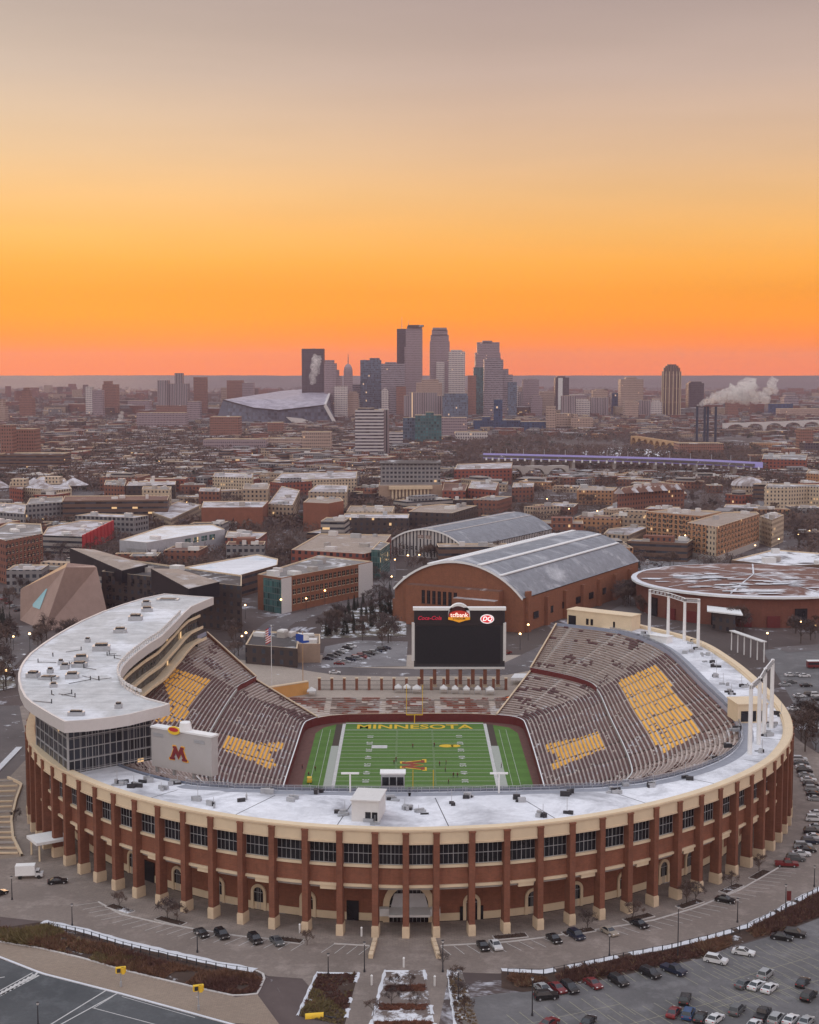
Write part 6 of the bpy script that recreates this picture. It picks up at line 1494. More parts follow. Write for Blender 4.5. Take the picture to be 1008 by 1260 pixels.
for _ in range(60):
    a_ = rnd.uniform(2.9, 5.6); r0 = rnd.uniform(20, 54); x, y = MC.x + r0 * math.cos(a_), MC.y + r0 * math.sin(a_); z = (16.8 - 1.6 * (r0 / 61.5 - .5) * 2) + .2
    k = rnd.randint(5, 7); w_ = rnd.uniform(1.2, 4.2); b.face([(x + w_ * 1.6 * math.cos(2 * PI * i / k), y + w_ * .6 * math.sin(2 * PI * i / k) * rnd.uniform(.7, 1.1), z) for i in range(k)])
b.build('snow_patches', M['snow'], RAr, kind='stuff')
for i in range(9):
    a_ = 3.55 + i * .22; b = MB(); b.box((MC.x + (mr_ + .3) * math.cos(a_), MC.y + (mr_ + .3) * .98 * math.sin(a_), .1), (6, .8, 5.5 if i % 3 else 9), a_ + PI / 2, 0); b.build('entrance_glazing' if i % 3 == 0 else 'wall_panel', M['winglass'] if i % 3 == 0 else M['maroon'], RAr)
b = MB(); q0 = P(877, 752, 9); q1 = P(905, 757, 9); b.prism([q0.to_2d(), q1.to_2d(), (q1 + Vector((3, 12, 0))).to_2d(), (q0 + Vector((3, 12, 0))).to_2d()], 0, 9, 0); b.build('entrance_block', fac('dark'), RAr)
b = MB(); b.prism([(q0 - Vector((3, 2, 0))).to_2d(), (q1 + Vector((3, -2, 0))).to_2d(), (q1 + Vector((5, 13, 0))).to_2d(), (q0 + Vector((0, 13, 0))).to_2d()], 9, 9.6, 0); b.build('entrance_roof', M['white'], RAr)
# snow-striped low roof behind the round arena
bld(rp_px([(900, 689), (952, 676), (1030, 682), (1030, 694), (960, 696)], 9), 9, fac('brown'), roofmat('striped_snow_roof', (.10, .085, .09), .62, .06), 'low dark hall with a snow striped roof behind the round arena', units=4)
# ---- faceted stone alumni hall at the left
AL = thing('faceted_hall', 'brown faceted stone hall with a bluish triangular window, behind the stadium on the left', 'building', P(80, 772)); FOOT.append((*P(80, 765).to_2d(), 40, None)); named(80, 740, 'faceted stone hall')
gz = {}
def VP(px, py, Y): return PY(px, py, Y)
Y0 = P(54, 776).y
v0 = P(25, 763); v1 = P(54, 776.5); v2 = P(135, 766); v3 = Vector((v2.x - 8, v2.y + 34, 0)); v4 = Vector((v0.x - 2, v0.y + 26, 0))
t0 = PY(25.3, 725, v0.y); t1 = PY(81, 698, v1.y + 9); t2 = PY(119, 698, v2.y + 6); t3 = Vector((t2.x - 6, t2.y + 22, t2.z - 2)); t4 = PY(83, 692.5, v1.y + 16)
stonef = plain('brown_facet_stone', (.34, .24, .205), .8, .12, .25); copper = plain('copper_edge', (.52, .33, .19), .6, .1)
b = MB(); b.face([v0, v1, t1, t0]); b.face([v1, v2, t2, t1]); b.face([v2, v3, t3, t2]); b.face([v4, v0, t0, t4]); b.face([v3, v4, t4, t3]); b.build('stone_shell', stonef, AL)
b = MB(); b.face([t0, t1, t4]); b.build('copper_edge', copper, AL)
b = MB(); b.face([t1, t2, t3, t4]); b.build('roof', stonef, AL)
def onplane(px, py, A, B_, Cc, lift=.25):
    n_ = (B_ - A).cross(Cc - A).normalized(); d = ray(px, py); o = Vector((0, 0, CAMH)); t_ = (A - o).dot(n_) / d.dot(n_); q = o + d * t_
    return q - n_ * lift if n_.dot(d) > 0 else q + n_ * lift
tri = [onplane(x, y, v0, v1, t1) for x, y in ((40.5, 726), (59, 724.5), (49.5, 750), (41, 747))]
b = MB(); b.face(tri); b.build('window', plain('blue_lit_pane', (.22, .50, .60), .2, .05), AL)  # blue light in the pane is painted in as flat colour
b = MB(); b.prism([P(62, 770).to_2d(), P(96, 764).to_2d(), (P(96, 764) + Vector((0, 12, 0))).to_2d(), (P(62, 770) + Vector((0, 12, 0))).to_2d()], 0, 5.5); b.build('entrance_block', M['winglass'], AL)
b = MB(); b.prism([P(58, 774).to_2d(), P(100, 766).to_2d(), (P(104, 760) + Vector((0, 14, 0))).to_2d(), (P(62, 766) + Vector((0, 12, 0))).to_2d()], 5.5, 6.2); b.build('snowy_canopy', M['snow'], AL)

# ---- individually placed buildings. K5(x, y): pixels of enlarged views of the photograph
K5 = lambda x, y: (x / 2.965, 560 + y / 2.965)
K6 = lambda x, y: (340 + x / 2.965, 560 + y / 2.965)
K7 = lambda x, y: (668 + x / 2.965, 560 + y / 2.965)
KC = lambda x, y: (300 + x / 5.6, 660 + y / 5.6)
# dark long hall
A = P(126, 757).to_2d(); B_ = P(298, 779).to_2d()
DH = bld([A, B_, B_ + Vector((-4, 36)), A + Vector((6, 44))], 22, fac('dark'), M['roofdark'], 'long dark brown hall with folded roofs, between the faceted stone hall and the stadium', units=3); named(200, 730, 'long dark hall')
n_ = (B_ - A).normalized(); 
face_windows(DH, A + n_ * 3, A + n_ * 50, 3, 21, 9, 4, 1.7, 2.3, M['winglass'], M['darksteel'], skip=.2)
for (x, y, lb) in ((228, 716, 0), (200, 722, 0), (187, 716, 0)):
    pass
for pts, zz in (([(86, 680), (116, 676), (182, 692), (150, 697)], 26), ([(186, 706), (220, 700), (270, 713), (232, 719)], 26)):
    b = MB(); W3 = [P(x, y, zz) for x, y in pts]; W3[0].z += 2.5; W3[3].z -= 2; W3[2].z -= 1; b.face(W3); b.face([W3[3], W3[2], Vector((W3[2].x, W3[2].y, 18)), Vector((W3[3].x, W3[3].y, 18))], 1); b.face([W3[0], W3[3], Vector((W3[3].x, W3[3].y, 18)), Vector((W3[0].x, W3[0].y, 18))], 1); b.build('folded_roof', [M['rooftan'], M['black']], DH)
# silver recreation centre
SV = bld(rp_px([(147, 664.5), (181, 667.5), (276.6, 651), (262, 645), (202.4, 646.5)], 14), 14, fac('pale'), roofmat('white_roof', (.60, .56, .52), .6, .03), 'pale silver box building with a white angled roof, left of the middle', units=1); named(215, 670, 'pale silver building')
pl = rp_px([(147, 664.5), (181, 667.5), (276.6, 651)], 14)
face_windows(SV, pl[1].lerp(pl[2], .45), pl[1].lerp(pl[2], .88), 8, 12.5, 4, 1, 6.5, 3.4, fac('glass'), M['offwhite']); face_windows(SV, pl[0].lerp(pl[1], .3), pl[0].lerp(pl[1], .9), 5, 10, 1, 1, 16, 4, M['steel'], M['offwhite'], wname='wall_panel')
bld(rp_px([K5(650, 412), K5(938, 361), K5(1015, 378), K5(1012, 400), K5(812, 455)], 12), 12, fac('brown'), roofmat('bluish_white_roof', (.50, .56, .64), .7, .03, seam=12), 'low hall with a wide bluish white roof behind the long dark hall', units=0)
# science hall with green glass corners
hh = 18
SH_ = bld(rp_px([(317, 706.5), (346, 711), (441, 694), (458, 690.5), (393, 683)], hh), hh, wl, M['roofgrey'], 'long brick and glass science hall with green glass corner, left of the pine grove', units=7); named(400, 715, 'brick and glass hall')
q = rp_px([(317, 706.5), (325, 707.7), (346, 711), (358, 708.8), (441, 694), (458, 690.5)], hh)
def slab(root, a, c_, out, z0_, z1_, mat, nm):
    a, c_ = Vector((*a, 0)), Vector((*c_, 0)); u_ = (c_ - a).normalized(); n_ = Vector((u_.y, -u_.x, 0)); n_ = n_ if n_.y < 0 else -n_
    b = MB(); b.prism([a.to_2d(), c_.to_2d(), (c_ + n_ * out).to_2d(), (a + n_ * out).to_2d()], z0_, z1_); return b.build(nm, mat, root)
slab(SH_, q[1], q[2], .5, 0, hh - 1.2, fac('glass'), 'glass_corner'); slab(SH_, q[2], q[3], .4, 0, hh - .5, M['fascia'], 'grey_panel'); slab(SH_, q[4], q[5], .4, 0, hh - .5, M['fascia'], 'grey_panel')
face_windows(SH_, q[3] + (q[4] - q[3]) * .01, q[4], 2.5, 17, 15, 3, 2.3, 2.6, M['winglass'], M['stone'])
bld(rp_px([K6(55, 345), K6(320, 360), K6(375, 348), K6(420, 290), K6(160, 285)], 15), 15, fac('redbrick'), M['rooftan'], 'red brick hall with a tan roof behind the brick and glass hall', units=6)
slab(bld(rp_px([(457, 676), (468, 677), (480, 668), (468, 665)], 17), 17, fac('glass'), M['roofgrey'], 'narrow green glass stair tower right of the brick and glass hall', cat='tower', name='stair_tower', units=0), (0, 0), (1, 0), .1, 0, .1, M['steel'], 'base_step')
BL = [  # label, roof outline, height, wall, roof
    ('tall orange brick block at the far left edge beyond the faceted stone hall', [K5(-60, 290), K5(22, 312), K5(156, 286), K5(150, 250), K5(30, 245)], 25, 'brick', 'roofgrey'),
    ('parking garage with a bright red end wall on the left', [K5(155, 292), K5(298, 297), K5(414, 240), K5(300, 236), K5(175, 262)], 13, 'concrete', 'roofsnow'),
    ('long brown stacked lecture building left of the middle', [K5(228, 166), K5(612, 163), K5(618, 146), K5(236, 148)], 20, 'brown', 'roofbrown'),
    ('low brown wing at the left of the stacked lecture building', [K5(95, 182), K5(228, 172), K5(230, 150), K5(110, 156)], 18, 'grey', 'roofgrey'),
    ('cubic brick hall with pale lower windows left of the middle', [K5(735, 191), K5(958, 190), K5(980, 166), K5(742, 168)], 18, 'blank', 'roofsnow'),
    ('tan roof block standing on the stacked lecture building', [K5(518, 124), K5(622, 126), K5(626, 114), K5(522, 113)], 24, 'cream', 'rooftan'),
    ('low tan terrace building right of the stacked lecture building', [K5(555, 208), K5(625, 232), K5(735, 180), K5(650, 168)], 11, 'tan', 'roofsnow'),
    ('small tan box with a flat roof beside the cubic brick hall', [K5(886, 124), K5(978, 124), K5(985, 105), K5(890, 104)], 22, 'tan', 'rooftan'),
    ('white domed cluster building on the far left river side', [K5(80, 118), K5(200, 128), K5(262, 122), K5(236, 84), K5(150, 76)], 13, 'cream', 'roofsnow'),
    ('small red brick block left of the white domed cluster building', [K5(34, 118), K5(84, 124), K5(88, 100), K5(38, 98)], 14, 'redbrick', 'roofbrown'),
    ('low grey laboratory block with snowy plant on its roof at far left', [K5(-30, 205), K5(90, 214), K5(98, 178), K5(-20, 172)], 15, 'grey', 'roofsnow'),
    ('flat brick hall with white roof beside the pale silver building', [K5(822, 300), K5(942, 306), K5(975, 282), K5(830, 276)], 11, 'redbrick', 'roofsnow'),
    ('cube of plain brick with a tan roof, left of the pale field house', [K6(98, 172), K6(190, 176), K6(246, 166), K6(232, 152), K6(118, 156)], 22, 'blank', 'rooftan'),
    ('tan collegiate hall with snow edged roof behind the plain brick cube', [K6(116, 134), K6(258, 136), K6(262, 108), K6(150, 106)], 20, 'tan', 'roofsnow'),
    ('long cream roofed hall between the brick cube and the field house', [K6(256, 206), K6(424, 206), K6(432, 186), K6(270, 184)], 15, 'cream', 'rooftan'),
    ('dark low hall left of the pale field house with a white roof line', [K6(244, 228), K6(482, 230), K6(486, 214), K6(250, 212)], 14, 'dark', 'roofsnow'),
    ('dark glass hall right of the long cream roofed hall', [K6(482, 206), K6(640, 212), K6(735, 184), K6(600, 178), K6(520, 186)], 15, 'dark', 'rooftan'),
    ('red roofed brick hall right of the pillared auditorium', [K6(606, 128), K6(690, 130), K6(700, 104), K6(612, 100)], 16, 'redbrick', 'roofbrown'),
    ('snow capped brick hall behind the red roofed one', [K6(700, 120), K6(800, 128), K6(812, 98), K6(712, 92)], 17, 'redbrick', 'roofsnow'),
    ('long brick hall below the blue lit bridge', [K6(650, 52), K6(858, 48), K6(862, 26), K6(660, 32)], 17, 'redbrick', 'roofsnow'),
    ('low white roofed hall right of the blue lit bridge pier', [K6(860, 118), K6(938, 116), K6(942, 100), K6(866, 100)], 14, 'brick', 'roofsnow'),
    ('tan hall with many snowy gables left of the pillared auditorium', [K6(-10, 92), K6(292, 84), K6(296, 58), K6(20, 66)], 14, 'cream', 'roofsnow'),
    ('long tan side hall at the left of the plain brick cube', [K6(-30, 178), K6(60, 182), K6(86, 128), K6(20, 112)], 16, 'tan', 'roofsnow'),
    ('orange brick office with a flat cream roof right of the middle', [K7(124, 128), K7(256, 130), K7(272, 118), K7(140, 112)], 13, 'orange', 'rooftan'),
    ('right wing of the orange apartment block, nearest to the round arena', [K7(525, 246), K7(636, 262), K7(790, 214), K7(780, 206), K7(660, 208)], 22.5, 'orange', 'rooftan'),
    ('left wing of the orange apartment block with a tan roof', [K7(378, 206), K7(578, 222), K7(652, 206), K7(560, 200), K7(470, 196)], 20.5, 'orange', 'rooftan'),
    ('white gabled apartment house right of the orange apartment block', [K7(790, 222), K7(836, 236), K7(880, 218), K7(846, 206)], 19, 'cream', 'roofsnow'),
    ('row of grey brown apartments with spiky roofs right of the middle', [K7(272, 142), K7(404, 130), K7(516, 124), K7(512, 104), K7(400, 96), K7(290, 118)], 19, 'brick', 'roofbrown'),
    ('long cream apartment house at the right edge', [K7(808, 118), K7(898, 118), K7(966, 114), K7(1040, 120), K7(1040, 106), K7(900, 104), K7(820, 104)], 19, 'cream', 'roofgrey'),
    ('orange tan tower block at the far right edge behind the cream apartments', [K7(960, 66), K7(1040, 72), K7(1040, 56), K7(968, 54)], 19, 'orange', 'rooftan'),
    ('low shop with a blue white roof left of the cream apartments', [K7(660, 190), K7(786, 194), K7(792, 182), K7(668, 178)], 8, 'grey', 'roofsnow'),
    ('low white roofed shop row left of the orange apartment block', [K7(222, 286), K7(312, 292), K7(384, 262), K7(330, 256), K7(240, 268)], 7, 'tan', 'roofsnow'),
    ('small white house before the low shop row', [K7(312, 326), K7(360, 330), K7(366, 318), K7(318, 314)], 6, 'pale', 'roofsnow'),
    ('low white roofed warehouse below the orange brick office', [K7(18, 184), K7(112, 190), K7(130, 176), K7(40, 172)], 7, 'brick', 'roofsnow'),
    ('flat snowy shop right of the low white warehouse', [K7(200, 204), K7(262, 208), K7(326, 178), K7(280, 172)], 7, 'dark', 'roofsnow'),
    ('red brick hall near the right stone bridge', [K7(800, 14), K7(960, 18), K7(966, -4), K7(806, -6)], 18, 'redbrick', 'roofgrey'),
    ('brick church hall with a steep grey roof at the left below the stone towers', [K5(380, 108), K5(455, 112), K5(462, 92), K5(386, 90)], 18, 'brick', 'roofgrey'),
    ('dark brick laboratory with a snowy roof at the left middle', [K5(460, 112), K5(640, 108), K5(642, 94), K5(470, 96)], 19, 'dark', 'roofsnow'),
    ('small brick hall with snow patches at the left of the middle', [K5(725, 132), K5(800, 134), K5(806, 118), K5(730, 118)], 19, 'brick', 'roofsnow'),
    ('yellowish long low hall behind the cubic brick hall', [K5(776, 78), K5(920, 84), K5(925, 66), K5(785, 62)], 16, 'cream', 'roofsnow'),
    ('dark low block beside the plaza parking, left of the state flag', [(302, 793), (366, 798), (368, 778), (312, 776)], 8, 'dark', 'roofdark'),
    ('tan windowless block beside the dark low block at the plaza parking', [(366, 792), (394, 792), (394, 780), (368, 780)], 8, 'blanktan', 'rooftan'),
]
for lb, pts, h_, w_, r_ in BL:
    o = bld(rp_px(pts, h_), h_, fac(w_), M[r_], lb, units=rnd.randint(2, 5)); c_ = Q((*o.location.to_2d(), h_)); named(c_[0], c_[1], None)
    if 'garage' in lb:
        a, c2 = rp_px([K5(298, 297), K5(414, 240)], 13)
        for i in range(9):
            f0, f1 = i / 9 + .01, (i + 1) / 9 - .02; slab(o, a.lerp(c2, f0), a.lerp(c2, f1), .8, 1, 13.8, plain('red_fin', (.42, .03, .04), .6, .1) if i == 0 else bpy.data.materials['red_fin'], 'red_fin')
    if 'nearest to the round arena' in lb:
        a, c2, d2 = rp_px([K7(525, 246), K7(636, 262), K7(790, 214)], 22.5)
        face_windows(o, a, c2, 4, 21.5, 6, 5, 2.0, 2.0, M['winglass'], M['stone']); face_windows(o, c2, d2, 4, 21.5, 13, 5, 2.0, 2.0, M['winglass'], M['stone']); slab(o, a, c2, .5, 0, 3.8, M['concrete'], 'stone_base'); slab(o, c2, d2, .5, 0, 3.8, M['concrete'], 'stone_base')
        slab(o, a.lerp(c2, .72), a.lerp(c2, .99), .9, 4, 22, M['yellow'] if 0 else fac('cream'), 'balcony_stack')
    if 'left wing of the orange' in lb:
        a, c2 = rp_px([K7(378, 206), K7(578, 222)], 20.5); face_windows(o, a, c2, 3, 19.5, 10, 5, 2, 2, M['winglass'], M['stone'])
    if 'spiky roofs' in lb:
        a, c2 = rp_px([K7(272, 142), K7(516, 124)], 19)
        for i in range(14):
            p = a.lerp(c2, (i + .5) / 14) + Vector((0, 4)); b = MB(); r9 = 4.0; q4 = [(p.x - r9, p.y - r9), (p.x + r9, p.y - r9), (p.x + r9, p.y + r9), (p.x - r9, p.y + r9)]
            for j in range(4): b.face([(*q4[j], 19), (*q4[(j + 1) % 4], 19), (p.x, p.y, 24)])
            b.build('gable', M['roofsnow'] if i % 3 == 0 else M['roofbrown'], o)
    if 'cubic brick hall with' in lb:
        a, c2 = rp_px([K5(735, 191), K5(958, 190)], 18); face_windows(o, a.lerp(c2, .08), a.lerp(c2, .58), 1.5, 7.5, 7, 2, 3, 2.2, M['offwhite'], M['winglass'])
    if 'far left edge beyond' in lb:
        a, c2 = rp_px([K5(22, 312), K5(156, 286)], 25); face_windows(o, a, c2, 2, 24, 9, 6, 1.6, 2.0, M['winglass'], M['stone'])
    if 'white domed cluster' in lb:
        b = MB(); b.box((o.location.x + 3, o.location.y, 13), (14, 12, 7)); b.build('roof_cube', fac('cream'), o)
        for dx_, r9 in ((22, 14), (-16, 11)):
            b = MB(); q = (o.location.x + dx_, o.location.y); k = 12
            for i in range(k):
                a0_, a1_ = 2 * PI * i / k, 2 * PI * (i + 1) / k
                b.face([(q[0] + r9 * math.cos(a0_), q[1] + r9 * math.sin(a0_), 12), (q[0] + r9 * math.cos(a1_), q[1] + r9 * math.sin(a1_), 12), (q[0], q[1], 19)])
            b.build('faceted_roof', M['roofsnow'], o)
# pillared auditorium
a_, c_ = P(466, 623).to_2d(), P(544, 622).to_2d()
NA = bld([a_, c_, c_ + Vector((0, 45)), a_ + Vector((0, 45))], 18.5, fac('blanktan'), M['rooftan'], 'tan pillared auditorium with a grey fly tower, in the centre of the campus', units=0); named(505, 600, 'pillared auditorium')
for i in range(11):
    p = a_.lerp(c_, .22 + .056 * i); b = MB(); b.tube((p.x, p.y - 1.6, 0), (p.x, p.y - 1.6, 15), .95, .85, 8); b.build('column', M['stone'], NA)
slab(NA, a_.lerp(c_, .16), a_.lerp(c_, .84), 3.2, 15, 18, M['stone'], 'entablature'); slab(NA, a_.lerp(c_, .18), a_.lerp(c_, .82), .4, 2, 14.5, M['bench'], 'portico_wall')
cc = a_.lerp(c_, .5); b = MB(); b.prism([(cc.x - 27, cc.y + 18), (cc.x + 27, cc.y + 18), (cc.x + 27, cc.y + 60), (cc.x - 27, cc.y + 60)], 18, 36, 0); b.build('fly_tower', fac('grey'), NA)
b = MB(); b.prism([(cc.x - 28, cc.y + 17), (cc.x + 28, cc.y + 17), (cc.x + 28, cc.y + 61), (cc.x - 28, cc.y + 61)], 36, 37, 0); b.build('fly_tower_roof', M['roofdark'], NA)
# domed hall
g0 = P(923, 611); DM = thing('domed_hall', 'small tan hall with a pale shallow dome left of the cream apartments', 'building', g0); FOOT.append((g0.x, g0.y, 20, None))
b = MB(); b.prism([(g0.x + 15 * math.cos(i * PI / 8), g0.y + 12 + 15 * math.sin(i * PI / 8)) for i in range(16)], 0, 10); b.build('drum', fac('tan'), DM)
b = MB(); 
for j in range(4):
    r0_, r1_ = 16 * math.cos(j * PI / 8), 16 * math.cos((j + 1) * PI / 8); z0_, z1_ = 10 + 8 * math.sin(j * PI / 8), 10 + 8 * math.sin((j + 1) * PI / 8)
    b.strip([(g0.x + r0_ * math.cos(i * PI / 8), g0.y + 12 + r0_ * math.sin(i * PI / 8), z0_) for i in range(17)], [(g0.x + r1_ * math.cos(i * PI / 8), g0.y + 12 + r1_ * math.sin(i * PI / 8), z1_) for i in range(17)])
b.build('dome', M['roofsnow'], DM)

# ================================================================== DOWNTOWN AND FAR TOWERS
FT = {}
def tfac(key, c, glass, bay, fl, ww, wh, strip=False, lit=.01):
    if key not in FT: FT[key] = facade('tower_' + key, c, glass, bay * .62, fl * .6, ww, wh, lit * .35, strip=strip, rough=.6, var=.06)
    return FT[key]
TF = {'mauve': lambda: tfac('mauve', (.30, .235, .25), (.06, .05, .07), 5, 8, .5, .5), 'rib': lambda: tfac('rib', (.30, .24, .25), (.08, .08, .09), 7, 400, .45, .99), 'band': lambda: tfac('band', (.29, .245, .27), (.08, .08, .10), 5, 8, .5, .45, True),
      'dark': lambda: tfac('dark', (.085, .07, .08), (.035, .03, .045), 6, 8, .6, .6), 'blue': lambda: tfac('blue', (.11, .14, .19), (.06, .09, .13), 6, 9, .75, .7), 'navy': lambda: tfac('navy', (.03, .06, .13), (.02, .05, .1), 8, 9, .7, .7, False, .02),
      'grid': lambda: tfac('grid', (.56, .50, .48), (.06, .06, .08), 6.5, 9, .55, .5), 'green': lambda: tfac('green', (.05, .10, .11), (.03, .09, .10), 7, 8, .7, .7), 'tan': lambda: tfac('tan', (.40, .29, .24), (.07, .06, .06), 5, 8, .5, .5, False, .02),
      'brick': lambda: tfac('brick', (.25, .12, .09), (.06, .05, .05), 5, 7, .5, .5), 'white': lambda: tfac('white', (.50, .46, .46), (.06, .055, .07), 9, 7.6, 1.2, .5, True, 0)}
TN = [0]
def tower(x0, x1, yt, yb, mat, lab, tiers=(), dep=None, roof='roofdark', name='tower', extra=None):
    """tiers: list of (x0, x1, ytop) setbacks stacked on the main shaft"""
    TN[0] += 1; Y = P(500, yb).y + (TN[0] * 7 % 19) * 2.3; a = PY(x0, yt, Y); c_ = PY(x1, yt, Y); w_ = c_.x - a.x; d_ = dep or max(18, min(w_, 45))
    r_ = thing(name, lab, 'skyscraper' if a.z > 90 else 'tower', ((a.x + c_.x) / 2, Y, 0)); FOOT.append(((a.x + c_.x) / 2, Y + d_ / 2, max(w_, d_) * .6, None))
    wm = TF[mat]() if isinstance(mat, str) else mat
    bld([(a.x, Y), (c_.x, Y), (c_.x, Y + d_), (a.x, Y + d_)], a.z, wm, M[roof], '', root=r_, units=1, roofh=1.5, wall_name='shaft')
    zprev = a.z
    for (u0, u1, ut) in tiers:
        p0 = PY(u0, ut, Y); p1 = PY(u1, ut, Y); ins_ = min(6, d_ * .15)
        bld([(p0.x, Y + ins_), (p1.x, Y + ins_), (p1.x, Y + d_ - ins_), (p0.x, Y + d_ - ins_)], p0.z - (0 if ut > yt else zprev - 2), wm, M[roof], '', root=r_, units=0, z0=(0 if ut > yt else zprev - 2), roofh=1.5, wall_name='setback')
        if ut < yt: zprev = p0.z
    return r_, Y, d_
